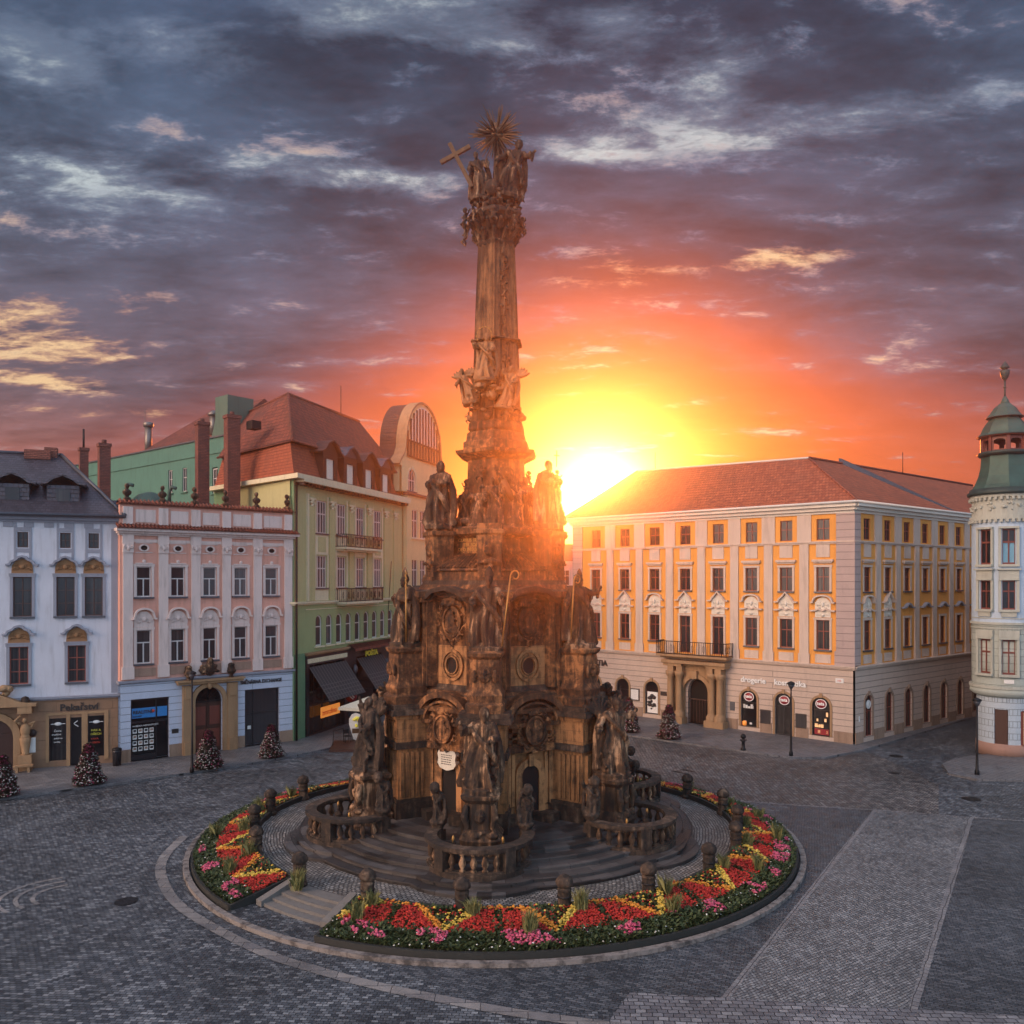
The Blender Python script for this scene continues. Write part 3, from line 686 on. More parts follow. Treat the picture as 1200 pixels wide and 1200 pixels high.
for sx_ in (-1, 1):
    mb.box(c+sx_*1.95-.38, c+sx_*1.95+.38, -.75, -.08, 0.1, 1.1); mb.lathe([(.24,1.1),(.2,1.2),(.3,1.9),(.34,2.15),(.2,2.2)], 8, (c+sx_*1.95, -.45, 0)); mb.box(c+sx_*1.95-.4, c+sx_*1.95+.4, -.8, -.08, 3.75, 4.2)
mb.pxz([(c-2.6,4.2),(c+2.6,4.2),(c+2.6,4.36),(c+1.7,4.5),(c+.6,5.0),(c-.6,5.0),(c-1.7,4.5),(c-2.6,4.36)], -.85, -.28)
portal = mb.build('portal', m_sand, wh)
MB().pxz([(c-1.25,.12),(c+1.25,.12),(c+1.25,2.3)]+[(c+1.25*math.cos(PI*i/12), 2.26+1.15*math.sin(PI*i/12)) for i in range(1, 12)]+[(c-1.25,2.3)], .12, .18).box(c-.03, c+.03, .08, .12, .12, 2.3).box(c-1.25, c+1.25, .06, .12, 2.3, 2.45).build('door', m_darkwood, wh)
# ---------------------------------------------------------------- carved figures
def fig(mb, M, h, seed=0, pose=0, head='bare', seated=False, cape=True, bulk=1.0):
    rg = random.Random(seed); mb.push(M @ SC(h))
    ph = rg.uniform(0, 6); sw = rg.choice((-1, 1))*.028; n = 30; rings = []
    prof = [(0,.165),(.05,.175),(.14,.16),(.28,.142),(.42,.13),(.52,.118),(.60,.112),(.68,.128),(.76,.135),(.80,.115),(.83,.07),(.85,.045)]
    for z, r in prof:
        amp = .30*(1-z)**.8; ring = []
        cx = sw*math.sin(z*6); cy = (-.10*math.exp(-((z-.36)/.16)**2) if seated else -.02*math.sin(z*5))
        for i in range(n):
            t = 2*PI*i/n; q = r*bulk*(1+amp*(math.sin(6*t+ph+z*2.4)+.7*math.sin(9*t-ph-z*4))+(0 if z > .6 else .10*max(0, math.cos(t+PI/2-ph*.1))))
            ring.append((cx+q*math.cos(t), cy+q*(.78 if z < .6 else .62)*math.sin(t)*(1.35 if seated and z < .45 else 1), z))
        rings.append(ring)
    mb.loft(rings)
    hx = sw*math.sin(5.4)
    mb.tube([(hx, -.005, .82), (hx*1.4, -.02, .89)], [.038, .032], 8)
    hc = (hx*1.7, -.035, .925); mb.ell(hc, (.048, .056, .068), 12, 10)
    mb.ell((hc[0], hc[1]-.052, hc[2]-.004), (.010, .018, .014), 6, 4); mb.ell((hc[0], hc[1]-.03, hc[2]-.055), (.032, .03, .05), 8, 6)
    mb.ell((hc[0], hc[1]+.02, hc[2]+.012), (.056, .055, .07), 10, 8)
    poses = [((-.20,-.04,.64,-.15,-.19,.60), (.19,-.05,.66,.20,-.18,.74)), ((-.20,-.02,.68,-.25,-.15,.84), (.20,-.03,.64,.10,-.17,.60)),
             ((-.20,-.05,.64,-.05,-.19,.66), (.20,-.05,.64,.05,-.19,.70)), ((-.22,.0,.66,-.30,-.10,.58), (.22,-.02,.72,.34,-.08,.82)),
             ((-.21,-.03,.74,-.24,-.08,.96), (.19,-.04,.64,.17,-.18,.56))]
    for sx, (ex, ey, ez, hx2, hy, hz) in zip((-1, 1), poses[pose % len(poses)]):
        sh = (hx+sx*.125, 0, .775); el_ = (ex, ey, ez); hd = (hx2, hy, hz)
        mb.ell(sh, .055, 8, 6); mb.tube([sh, el_], [.052, .048], 8); mid_ = tuple(a*.35+b*.65 for a, b in zip(el_, hd))
        mb.tube([el_, mid_], [.048, .058], 8); mb.tube([mid_, hd], [.026, .02], 6); mb.ell(hd, (.026, .022, .03), 6, 5)
        mb.tube([mid_, (mid_[0]*1.05, mid_[1]+.02, mid_[2]-.13)], [.045, .02], 6)
    if cape:
        mb.tube([(-.15,-.03,.79), (-.05,-.13,.66), (.09,-.14,.52), (.17,-.09,.40), (.20,-.02,.22)], [.03, .035, .04, .045, .03], 6)
        mb.tube([(.14,.04,.79), (.20,.09,.55), (.23,.08,.28), (.19,.06,.06)], [.05, .06, .07, .08], 6); mb.tube([(-.14,.05,.79), (-.18,.10,.55), (-.20,.09,.28), (-.20,.06,.06)], [.05, .06, .06, .08], 6)
    if head == 'mitre': mb.lathe([(.052,0),(.068,.05),(.055,.10),(.012,.165)], 10, (hc[0], hc[1]+.01, hc[2]+.025), sy=.6)
    if head == 'hood': mb.ell((hc[0], hc[1]+.025, hc[2]), (.072, .065, .095), 10, 8)
    if head == 'wings' or head == 'wings2':
        for sx in (-1, 1):
            for k in range(7):
                a = R(30+k*17); ln = .36-.025*k
                mb.tube([(sx*.07, .09, .74), (sx*(.07+ln*.55*math.cos(a)+.05), .13, .76+ln*.5*math.sin(a)), (sx*(.09+ln*math.cos(a)), .12, .72+ln*math.sin(a)*1.05)], [.05, .05, .02], 5)
    mb.lathe([(.24,-.05),(.25,.02),(.2,.04)], 10, (0, 0, -.01))
    mb.pop(); return mb
def putto(mb, M, h, seed=0):
    rg = random.Random(seed); mb.push(M @ SC(h))
    mb.ell((0,0,.45), (.15,.12,.22), 10, 8).ell((0,-.03,.82), (.12,.12,.13), 10, 8).ell((0,.01,.86), (.135,.12,.12), 8, 6)
    for sx in (-1, 1):
        k = (sx*(.16+.1*rg.random()), -.12-.1*rg.random(), .18); mb.tube([(sx*.08,0,.30), k, (sx*.14+rg.uniform(-.1,.1), .02, -.05)], [.085,.07,.045], 7)
        e_ = (sx*.28, -.05, .48+.2*rg.random()); mb.tube([(sx*.13,0,.62), e_, (sx*(.25+.15*rg.random()), -.15, .5+.45*rg.random())], [.055,.05,.035], 7)
        mb.tube([(sx*.06,.1,.6), (sx*.3,.16,.8), (sx*.42,.14,.55)], [.05,.06,.02], 5)
    mb.pop(); return mb
def clouds(mb, c, r, n, seed, sz=(.12, .3)):
    rg = random.Random(seed)
    for _ in range(n):
        v = Vector((rg.gauss(0, 1), rg.gauss(0, 1), rg.gauss(0, 1))).normalized()
        q = rg.uniform(*sz); mb.ell((c[0]+v.x*r[0], c[1]+v.y*r[1], c[2]+v.z*r[2]), (q*rg.uniform(.8, 1.3), q, q*rg.uniform(.6, 1)), 8, 6)
    return mb
def relief(mb, w_, h, seed, n=22, y=0.0, fig_=True, ring=True, disc=True):
    """carved cartouche: scrolled oval rim with a small figure inside"""
    rg = random.Random(seed)
    if ring:
        if disc: mb.tube([(w_/2*math.cos(t*PI/12), y-.03, h/2*math.sin(t*PI/12)) for t in range(25)], .055, 6)
        for k in range(n):
            a = 2*PI*k/n+rg.uniform(-.1, .1); c = (w_/2*1.1*math.cos(a), y-.05, h/2*1.08*math.sin(a)); r = rg.uniform(.07, .15)*w_
            a0 = rg.uniform(0, 6); sg = rg.choice((-1, 1))
            mb.tube([(c[0]+r*(1-t/8)*math.cos(a0+sg*.8*t), c[1]-.01*t, c[2]+r*(1-t/8)*math.sin(a0+sg*.8*t)) for t in range(7)], [.05, .05, .05, .045, .04, .035, .03], 5)
    if disc: mb.pxz([(w_/2*math.cos(t*PI/10), h/2*math.sin(t*PI/10)) for t in range(20)], y-.03, y+.12)
    if fig_:
        mb.ell((w_*.02, y-.08, h*.22), (w_*.09, .09, h*.08), 8, 6); mb.ell((0, y-.06, 0), (w_*.17, .11, h*.2), 8, 6); mb.ell((w_*.04, y-.05, -h*.2), (w_*.26, .09, h*.14), 8, 6)
        for sx in (-1, 1): mb.tube([(sx*w_*.12, y-.08, h*.1), (sx*w_*.3, y-.1, h*.02), (sx*w_*.22, y-.14, h*.16)], .035, 5)
        clouds(mb, (0, y-.03, -h*.25), (w_*.32, .03, h*.12), 8, seed, (.05, .1))
    return mb

# portal bearer of the white house and carved crests
for sx_ in (-1, 1):
    mb = MB(); M_ = T(E_-.5+sx_*1.95, -.5, 2.05)
    mb.push(M_ @ SC(1.75)); mb.ell((0,0,.35), (.17,.13,.25), 10, 8).ell((0,.0,.1), (.16,.12,.14), 8, 6).ell((0,-.07,.72), (.085,.09,.1), 8, 6)
    mb.tube([(-.14,0,.58),(-.32,-.08,.72),(-.12,-.02,.9)], [.06,.055,.04], 7).tube([(.14,0,.58),(.3,-.02,.66),(.2,.02,.42)], [.06,.055,.04], 7).pop()
    sculpt(mb, 'bearer', m_sand, portal, .05, .015, seed=sx_)
mb = MB(); clouds(mb, (E_-.5, -.55, 5.2), (1.2, .2, .35), 16, 8, (.12, .26)); [MB().lathe([(.12,0),(.12,.1),(.28,.3),(.2,.55),(.06,.62)], 10, (x_, -.5, 4.2)).build('urn', S_DARK, portal) for x_ in (E_+1.45, E_-2.45)]
sculpt(mb, 'carved_crest', m_sand, portal, .05, .04, seed=2)
mb = MB().box(E_+1.62, E_+1.98, -.16, -.1, 1.15, 2.1); bs = mb.build('house_notice', m_letw, wh)
mb = MB().push(T(E_+1.8, -.12, 2.4) @ RX(90)).lathe([(.01,-.02),(.24,-.02),(.24,.02),(.01,.02)], 16); mb.pop(); mb.build('oval_plaque', m_letd, wh)

# ================================================================ PINK HOUSE
ph, L = frame_of('pink_house', (-25.9, 54.9), (-16.5, 62.7), 'pink house with white pilasters and stone busts along its parapet', 'house')
cols = [1.5, 3.73, 5.93, 8.15, 10.48]; pil = [.48, 2.75, 4.93, 7.1, 9.4, 11.78]
holes = [(u-.48, u+.48, 11.08, 13.13) for u in cols]+[(u-.48, u+.48, 6.6, 8.87) for u in cols]
mb = MB(); wall_front(mb, 0, L, 5.5, 17.25, holes); body(mb, 0, L, 5.5, 15.7, 12); mb.box(0, L, .0, .35, 15.7, 17.25) if False else None
mb.add([(L,0,5.5),(L,.36,5.5),(L,.36,17.25),(L,0,17.25)], [(0,1,2,3)]); mb.add([(0,0,5.5),(0,.36,5.5),(0,.36,17.25),(0,0,17.25)], [(0,3,2,1)]); mb.add([(0,.36,15.7),(L,.36,15.7),(L,.36,17.25),(0,.36,17.25)], [(1,0,3,2)])
mb.build('wall', m_pink, ph)
gf = [(.66, 3.14, .12, 4.25), (8.44, 11.08, .12, 4.25)]
mb = MB(); wall_front(mb, 0, 3.99, 0, 5.3, gf[:1], -.07, .35); wall_front(mb, 7.82, L, 0, 5.3, gf[1:], -.07, .35); wall_front(mb, 3.99, 7.82, 0, 5.3, [(4.85, 6.8, .12, 4.7, True)], -.06, .5)
body(mb, 0, L, 0, 5.5, 12, .45); mb.add([(L,-.07,0),(L,.45,0),(L,.45,5.3),(L,-.07,5.3)], [(0,1,2,3)]); mb.build('ground_floor', m_bluewhite, ph, uv=True)
for a, b in ((-.0, .66), (3.14, 3.99), (7.82, 8.44), (11.08, L)): MB().box(a, b-.002, -.1, -.07, .0, .95).build('plinth', m_plinth, ph)
mb = MB()
for i, u in enumerate(pil):
    mb.box(u-.31, u+.31, -.12, .01, 6.45, 14.05); mb.box(u-.38, u+.38, -.17, .01, 5.62, 6.45); mb.box(u-.36, u+.36, -.16, .01, 14.65, 15.2); mb.box(u-.31, u+.31, -.12, .01, 15.95, 17.1)
for a, b in zip(pil, pil[1:]): mb.box(a+.31, b-.31, -.05, .01, 14.75, 14.95); mb.box(a+.5, b-.5, -.04, .01, 16.1, 16.95)
mb.build('pilaster_order', m_pinktrim, ph)
cm = MB(); cm.box(-.33, .33, -.2, 0, 0, .6); 
for sx in (-1, 1): cm.tube([(sx*(.24-.16*t/8*math.cos(t)), -.24, .38+.16*(1-t/9)*math.sin(t*.9)) for t in range(8)], .05, 5)
cm.ell((0,-.22,.3), (.13,.08,.18), 8, 6); cme = cm.mesh('capital', m_pinktrim)
for u in pil: link('capital', cme, ph, T(u, 0, 14.05))
cornice(MB(), 0, L, 15.2, [(.12, .14), (.15, .3), (.18, .5)]).build('cornice', m_pinktrim, ph)
mb = MB().add([(-.3,-.62,15.66),(L+.3,-.62,15.66),(L+.3,.0,15.92),(-.3,0,15.92)], [(0,1,2,3)]); mb.box(-.3, L+.3, -.62, -.4, 15.655, 15.7)
for i in range(int((L+.6)/.24)): mb.tube([(-.2+i*.24, -.66, 15.70), (-.2+i*.24, 0, 15.97)], .07, 5)
mb.build('tile_strip', m_redtile2, ph, uv=True)
mb = MB().box(-.1, L+.1, -.18, .5, 17.25, 17.34).add([(-.1,-.22,17.34),(L+.1,-.22,17.34),(L+.1,.16,17.56),(-.1,.16,17.56),(-.1,.55,17.34),(L+.1,.55,17.34)], [(0,1,2,3),(3,2,5,4)])
for i in range(int((L+.2)/.26)): mb.tube([(.03+i*.26, -.26, 17.38), (.03+i*.26, .16, 17.6)], .07, 5)
mb.build('parapet_coping', m_redtile, ph, uv=True)
cornice(MB(), 0, L, 5.3, [(.08, .14), (.14, .26)]).build('string_course', m_greytrim, ph)
for u in cols: MB().box(u-.78, u+.78, -.06, .01, 5.75, 6.3).build('apron_panel', m_pinkdirt, ph)
# oculi
om = MB(); om.push(T(0, 0, 0) @ RX(90)); om.ringl(.22, .34, 0, .09, 18, 1, .75); om.pop(); om.box(-.55, .55, -.03, .01, -.34, -.28).box(-.55, .55, -.03, .01, .30, .36)
ome = om.mesh('oculus', m_pinktrim); omp = MB().push(RX(90)).lathe([(.01,.0),(.23,0),(.23,.03),(.01,.03)], 16, sy=.75).mesh('pane', m_void)
for u in cols: o = link('oculus', ome, ph, T(u, -.01, 14.38)); link('pane', omp, o)
sm = MB(); sm.pxz([(-.62,-.15),(.62,-.15),(.66,.25),(.5,.62),(.2,.9),(-.2,.9),(-.5,.62),(-.66,.25)], -.05, 0); sm.push(T(0,-.03,0)); curl_panel(sm, 1.15, .85, random.Random(9), 9); sm.pop(); sm.box(-.62,-.55,-.08,0,-2.3,-.1).box(.55,.62,-.08,0,-2.3,-.1)
hm = scroll_ped(1.5, .95, 'arch'); hm.push(T(0, 0, .3)); hm.pop()
um = MB().box(-.55, .55, -.12, 0, .12, .2).ell((0, -.06, .3), (.14, .06, .12), 8, 6)
WP1 = Win(.96, 2.05, low=True, bars=(.60,), frame=m_whiteframe, glass=m_glassb, sill=m_lead, sur=m_pinktrim, extra=[('hood', at_z(um.mesh('h', m_pinktrim), 2.1))], fw=.08, mw=.08)
WP2 = Win(.96, 2.27, low=True, bars=(.62,), frame=m_whiteframe, glass=m_glassb, sill=m_lead, sur=m_pinktrim, extra=[('hood', at_z(hm.mesh('h', m_pinktrim), 2.95)), ('stucco_ornament', at_z(sm.mesh('s', m_pinktrim), 2.6))], fw=.08, mw=.08)
for u in cols: WP1.put(ph, u, 11.08); WP2.put(ph, u, 6.6)
# parapet busts
bm_ = MB(); bm_.box(-.2, .2, -.2, .2, 0, .22).lathe([(.16,.22),(.1,.3),(.26,.45),(.3,.62),(.1,.78),(.08,.85)], 10, sy=.7).ell((0,-.02,.98), (.13,.14,.17), 10, 8).ell((0,.05,1.0), (.16,.13,.17), 8, 6)
bust = sculpt(bm_, 'bust', S_STATUE, ph, .045, .03, seed=4)
bust.location = (pil[0], .15, 17.5)
for i, u in enumerate(pil[1:]):
    c_ = bust.copy(); COL.objects.link(c_); c_.location = (u, .15, 17.5); c_.rotation_euler = (0, 0, (-.5, .4, .2, -.3, .7)[i]); c_.scale = (1+.06*i,)*3 if i == 1 else (1, 1, 1.0)
# portal
mb = MB(); c = 5.82
mb.box(3.99, 4.6, -.34, -.06, 0, 4.9).box(7.1, 7.82, -.34, -.06, 0, 4.9).box(4.6, 7.1, -.22, -.06, 4.9, 5.2)
mb.band([(c+.98, .12), (c+.98, 3.72)]+[(c+.98*math.cos(PI*i/12), 3.72+.98*math.sin(PI*i/12)) for i in range(1, 12)]+[(c-.98, 3.72), (c-.98, .12)], -.3, -.26, -.06)
mb.box(4.05, 4.55, -.45, -.34, .0, 1.0).box(7.15, 7.75, -.45, -.34, 0, 1.0).box(4.1, 4.5, -.42, -.34, 4.0, 4.75).box(7.2, 7.7, -.42, -.34, 4.0, 4.75).ell((c, -.33, 4.85), (.2, .12, .3), 8, 6)
cornice(mb, 3.9, 7.9, 5.0, [(.16, .5), (.12, .62)])
por = mb.build('portal', m_sand, ph)
mb = MB().push(T(c, -.35, 5.75)); mb.ell((0,0,.25), (.4,.15,.5), 10, 8).ell((0,0,.8), (.25,.15,.25)); clouds(mb, (0,0,.2), (.65,.08,.3), 12, 3, (.1,.2)); mb.pop()
for u in (4.35, 7.35): mb.lathe([(.2,0),(.12,.15),(.32,.45),(.2,.75),(.25,.9),(.03,1.05)], 10, (u, -.32, 5.3))
sculpt(mb, 'carved_crest', S_STATUE, por, .05, .05, seed=6)
dr = MB().box(c-.98, c+.98, .2, .27, .12, 3.6).box(c-.04, c+.04, .15, .2, .12, 3.6).build('door', m_darkwood, ph)
mb = MB()
for sx in (-1, 1):
    for k in range(2): mb.box(c+sx*.5-.36, c+sx*.5+.36, .16, .2, .4+1.6*k, 1.7+1.6*k)
mb.build('door_panels', m_redwood, dr)
mb = MB(); mb.box(c-.98, c+.98, .15, .25, 3.6, 3.72)
for k in range(7): a = R(15+25*k); mb.tube([(c, .18, 3.75), (c+.9*math.cos(a), .18, 3.75+.9*math.sin(a))], .025, 4)
mb.tube([(c+.5*math.cos(PI*i/12), .18, 3.75+.5*math.sin(PI*i/12)) for i in range(13)], .025, 4); fl = mb.build('fanlight', m_iron, ph)
MB().pxz([(c-.98,3.7),(c+.98,3.7)]+[(c+.98*math.cos(PI*i/12), 3.72+.97*math.sin(PI*i/12)) for i in range(1, 12)], .24, .27).build('pane', m_glassd, fl)
# shops
mb = MB().box(.66, .74, .12, .2, .12, 4.25).box(3.06, 3.14, .12, .2, .12, 4.25).box(.74, 3.06, .12, .2, 4.1, 4.25).box(2.3, 2.38, .13, .19, .12, 4.1).box(.74, 2.3, .13, .19, .12, .5).box(.74, 3.06, .13, .19, 2.6, 2.75)
o = mb.build('shop_window', m_black, ph); MB().box(.74, 3.06, .2, .23, .2, 4.1).build('pane', m_glassd, o)
MB().box(.76, 2.28, .08, .12, 2.95, 3.62).box(2.4, 3.04, .08, .12, 2.95, 3.62).build('shop_sign', m_blue, ph)
lettering('REALITNÍ', .30, m_letd, ph, .82, 3.25, .06, 'sign_lettering', .008, bold=.008); lettering('kancelář', .17, m_letd, ph, .82, 3.03, .06, 'sign_lettering', .008)
mb = MB().push(T(2.12, .07, 3.36) @ RX(90)).lathe([(.01,-.01),(.11,-.01),(.11,.01),(.01,.01)], 12).pop(); mb.build('sign_emblem', m_letr, ph)
lettering('NABÍDKA NEMOVITOSTÍ', .15, m_letw, ph, .8, 2.38, .1, 'window_lettering', .006)
for i in range(4):
    for j in range(4):
        o = MB().box(.82+.36*i, 1.08+.36*i, .09, .11, .75+.4*j, 1.03+.4*j).build('listing_card', m_paper, ph)
        MB().box(.86+.36*i, 1.04+.36*i, .084, .09, .84+.4*j, .99+.4*j).build('card_picture', m_glassb if (i+j) % 2 else m_pinkdirt, o)
mb = MB().box(8.44, 8.52, .12, .2, .12, 4.25).box(11.0, 11.08, .12, .2, .12, 4.25).box(8.52, 11.0, .12, .2, 4.12, 4.25).box(9.1, 9.16, .13, .19, .12, 4.12).box(8.52, 11, .13, .19, 2.45, 2.53)
o = mb.build('shop_window', m_black, ph); MB().box(8.52, 11.0, .2, .23, .2, 4.12).build('pane', m_glassb, o)
MB().box(8.7, 8.95, .09, .11, 1.35, 1.6).build('door_notice', m_paper, ph)
lettering('SMĚNÁRNA EXCHANGE', .36, m_letd, ph, 8.1, 4.68, -.1, 'sign_lettering', .02, sx=.80, bold=.012)
MB().box(3.3, 3.75, -.1, -.07, 1.7, 2.0).build('name_plate', m_letd, ph)
# low roof hidden behind the parapet with copper hoods
mb = MB().add([(0,.5,15.9),(L,.5,15.9),(L,11.8,15.9),(0,11.8,15.9),(0,6,18.0),(L,6,18.0)], [(0,1,5,4),(2,3,4,5),(1,2,5),(3,0,4)]); mb.build('roof', m_slate, ph, uv=True)
for u in (1.2, 4.1): MB().tube([(u,3,17),(u,3,18.6),(u+.1,2.8,18.9),(u+.35,2.6,18.8)], .13, 8).build('vent_pipe', m_copper, ph)
mb = MB(); mb.lathe([(1.4,17),(1.4,17.7),(.8,18.3),(.2,18.5)], 12, (2.9, 3.5, 0)); mb.build('copper_hood', m_copper, ph)

# ================================================================ GREEN BUILDING (post office)
gp0 = (-16.4, 62.5); gp1 = (-10.7, 80.9)
gb, L = frame_of('green_building', gp0, gp1, 'olive green corner building with red mansard roof and balconies', 'building')
inv = gb.matrix_basis.inverted() if False else (Matrix.Translation((gp0[0], gp0[1], 0)) @ Matrix.Rotation(math.atan2(gp1[1]-gp0[1], gp1[0]-gp0[0]), 4, 'Z')).inverted()
def loc2(x, y): v = inv @ Vector((x, y, 0)); return (v.x, v.y)
BK = loc2(-25.6, 71.4); BK2 = (L, 10.0)
cu4 = [4.02, 7.22, 10.55, 13.93]; ar = [3.62+1.625*i for i in range(10)]
holes = [(u-.84, u+.84, 15.95, 18.55) for u in cu4]+[(u-.84, u+.84, 11.6, 14.15) for u in cu4]
mb = MB(); wall_front(mb, 0, L, 10.45, 19.8, holes); m2_ = MB(); wall_front(m2_, 0, L, 6.6, 10.45, [(u-.5, u+.5, 7.0, 9.45, True) for u in ar]); m2_.build('lower_wall', m_greenlow, gb)
mb.add([(0,0,0),(0,0,19.8),(BK[0],BK[1],19.8),(BK[0],BK[1],0)], [(0,1,2,3)]); mb.pxy([(0.02,.36),(L,.36),BK2,(BK[0]+.02,BK[1])], 6.6, 19.75); wall = mb.build('wall', m_greenp, gb)
MB().pxy([(-.02,0),(.0,0),(0.0+BK[0]*.999,BK[1]),(BK[0]-.02,BK[1])][::-1], 0.0, 19.78).build('flank_wall', m_greenflank, gb, fix=True)
mb = MB(); wall_front(mb, 0, 1.6, 0, 6.6, (), -.0, .2); mb.pxy([(0.02,.9),(L,.9),BK2,(BK[0]+.02,BK[1])], 0, 6.6); mb.build('ground_floor', m_greenflank, gb)
# pilasters and trim
mb = MB()
for u in (2.45, 5.6, 8.9, 12.25, 15.6, 17.6): mb.box(u-.42, u+.42, -.12, .01, 10.6, 18.0); mb.box(u-.5, u+.5, -.2, .01, 18.6, 18.9)
mb.build('pilasters', m_greenp, gb)
mb = MB(); mb.box(1.7, 1.95, -.16, .01, 10.6, 18.9)
for u in cu4: mb.box(u-1.0, u+1.0, -.05, .01, 14.25, 15.85); mb.box(u-1.02, u-.85, -.07, .01, 15.9, 18.9); mb.box(u+.85, u+1.02, -.07, .01, 15.9, 18.9); mb.box(u-1.02, u+1.02, -.05, .01, 10.6, 11.5); mb.box(u-1.02,u-.85,-.07,.01,11.5,14.25); mb.box(u+.85,u+1.02,-.07,.01,11.5,14.25)
mb.build('cream_panels', m_cream, gb)
for u in (cu4[0], cu4[3]): MB().box(u-.6, u+.6, -.07, -.05, 14.45, 15.65).build('inset_panel', m_greenp, gb)
cp = MB().box(-.48, .48, -.22, 0, .45, .62); clouds(cp, (0, -.14, .2), (.34, .08, .26), 12, 5, (.08, .14)); cpm = sculpt(cp, None, m_cream, None, .05, .03)
for u in (2.45, 5.6, 8.9, 12.25, 15.6, 17.6): link('capital', cpm, gb, T(u, 0, 18.0))
mb = cornice(MB(), 0, L, 10.3, [(.12, .14), (.14, .3)]); cornice(mb, 1.6, L, 9.9, [(.06, .05)]); mb.build('string_course', m_cream, gb)
mb = MB(); mb.pxy([(-.0,-.9),(L,-.9),(L,.4),(.4,.4)], 19.62, 19.8); k = .9
ox, oy = -(BK[1])/math.hypot(*BK)*k, BK[0]/math.hypot(*BK)*k
mb.pxy([(-.95,-.9),(L+.1,-.9),(L+.1,.5),(.3,.5),(BK[0]+.3,BK[1]),(BK[0]-abs(ox),BK[1]+oy*0)], 19.8, 20.15)
eave = mb.build('eaves', m_cream, gb, fix=True)
mb = MB()
for i in range(int(L/.55)): mb.box(.3+i*.55, .48+i*.55, -.7, 0, 19.42, 19.62)
mb.build('eaves_brackets', m_darkwood, gb)
WG = Win(1.66, 2.58, nx=4, bars=(.60,), frame=m_whiteframe, glass=m_glassb, sill=m_lead, fw=.08, mw=.09)
WA = Win(1.0, 2.45, 1, nx=1, bars=(.62,), frame=m_whiteframe, glass=m_glassb, sill=m_cream, fw=.1, mw=.09)
for u in cu4: WG.put(gb, u, 15.95); WG.put(gb, u, 11.6)
for u in ar: WA.put(gb, u, 7.0)
def balcony(parent, u0, u1, z, mat_f, mat_s, name='balcony', h=1.05, dp=1.05, dens=.16):
    o = MB().box(u0, u1, -dp, 0, z-.18, z).box(u0+.2, u1-.2, -dp*.7, 0, z-.32, z-.18).build(name, mat_s, parent)
    mb = MB()
    for (a, b) in (((u0+.04,-dp+.04),(u1-.04,-dp+.04)), ((u0+.04,-dp+.04),(u0+.04,0)), ((u1-.04,-dp+.04),(u1-.04,0))):
        for zz in (z+.06, z+h): mb.tube([(*a, zz), (*b, zz)], .035, 5)
        ln = math.dist(a, b); n = max(2, int(ln/dens))
        for i in range(n+1):
            x, y = a[0]+(b[0]-a[0])*i/n, a[1]+(b[1]-a[1])*i/n
            mb.tube([(x, y, z), (x, y, z+h)], .018 if i % 5 else .035, 4)
            if i % 5 == 2: mb.tube([(x+(.1*math.cos(q)), y, z+h*.5+.3*math.sin(q)) for q in [t*PI/4 for t in range(9)]], .016, 4)
    mb.build('railing', mat_f, o); return o
balcony(gb, 6.2, 12.8, 14.95, m_iron, m_cream); balcony(gb, 6.3, 13.0, 10.42, m_iron, m_cream, h=1.1)
# mansard
def ins(k, z):   # footprint moved inwards by k
    return [(k*.9-.3, k-.3, z), (L-.1, k-.3, z), (L-.1, BK2[1]-k*.3, z), (BK[0]+k*.9, BK[1]-k*.5+.3, z)]
a, b_ = ins(0.25, 20.15), ins(1.0, 22.75)
MB().add(a+b_, [(0,1,5,4),(1,2,6,5),(2,3,7,6),(3,0,4,7)]).build('lower_roof', m_brighttile, gb, uv=True, fix=False)
a = ins(.55, 22.75); r0 = (5.2, 3.8, 27.6); r1 = (L-.1, 4.6, 27.9); a = [(x, y, 22.80) for x, y, z in a]; rb = (BK[0]+4.4, BK[1]-.2, 27.4)
MB().add(a+[r0, r1, rb], [(0,1,5,4),(3,0,4,6),(1,2,5),(2,3,6,4,5)]).build('upper_roof', m_redtile2, gb, uv=True)
mb = MB(); mb.tube([a[0], r0], .13, 6).tube([r0, r1], .13, 6).tube([a[3], a[0], a[1]], .1, 6).tube([r0, rb], .12, 6); mb.build('ridge', m_redtile2, gb, uv=True)
for i in range(4):
    u = 5.0+3.38*i; mb = MB().box(u-1.15, u-.62, -.25, 4, 20.2, 22.6).box(u+.62, u+1.15, -.25, 4, 20.2, 22.6).box(u-.62, u+.62, -.25, 4, 22.0, 22.6).box(u-.62, u+.62, -.25, 4, 20.2, 20.35)
    dm = mb.build('dormer', m_darkwood, gb); pts = [(-1.75,-.25), (-1.2, .0), (-.7, .55), (0, .85), (.7, .55), (1.2, .0), (1.75,-.25)]
    mb = MB().push(T(u, 0, 22.55)); mb.band(pts, .14, -.6, 4.2); mb.pxz([(-1.2,.0),(1.2,.0),(.7,.55),(0,.85),(-.7,.55)], -.24, 3.9); mb.pop(); mb.build('dormer_roof', m_lead if i % 2 else m_darkwood, dm, uv=True)
    MB().box(u-.62, u+.62, -.12, -.08, 20.35, 22.0).build('window_board', m_stucco, dm)
MB().push(T(2.35, 5.0, 24.6) @ RZ(65)).box(-.45, .45, -.3, .5, -.4, .25).build('skylight', m_void, gb)
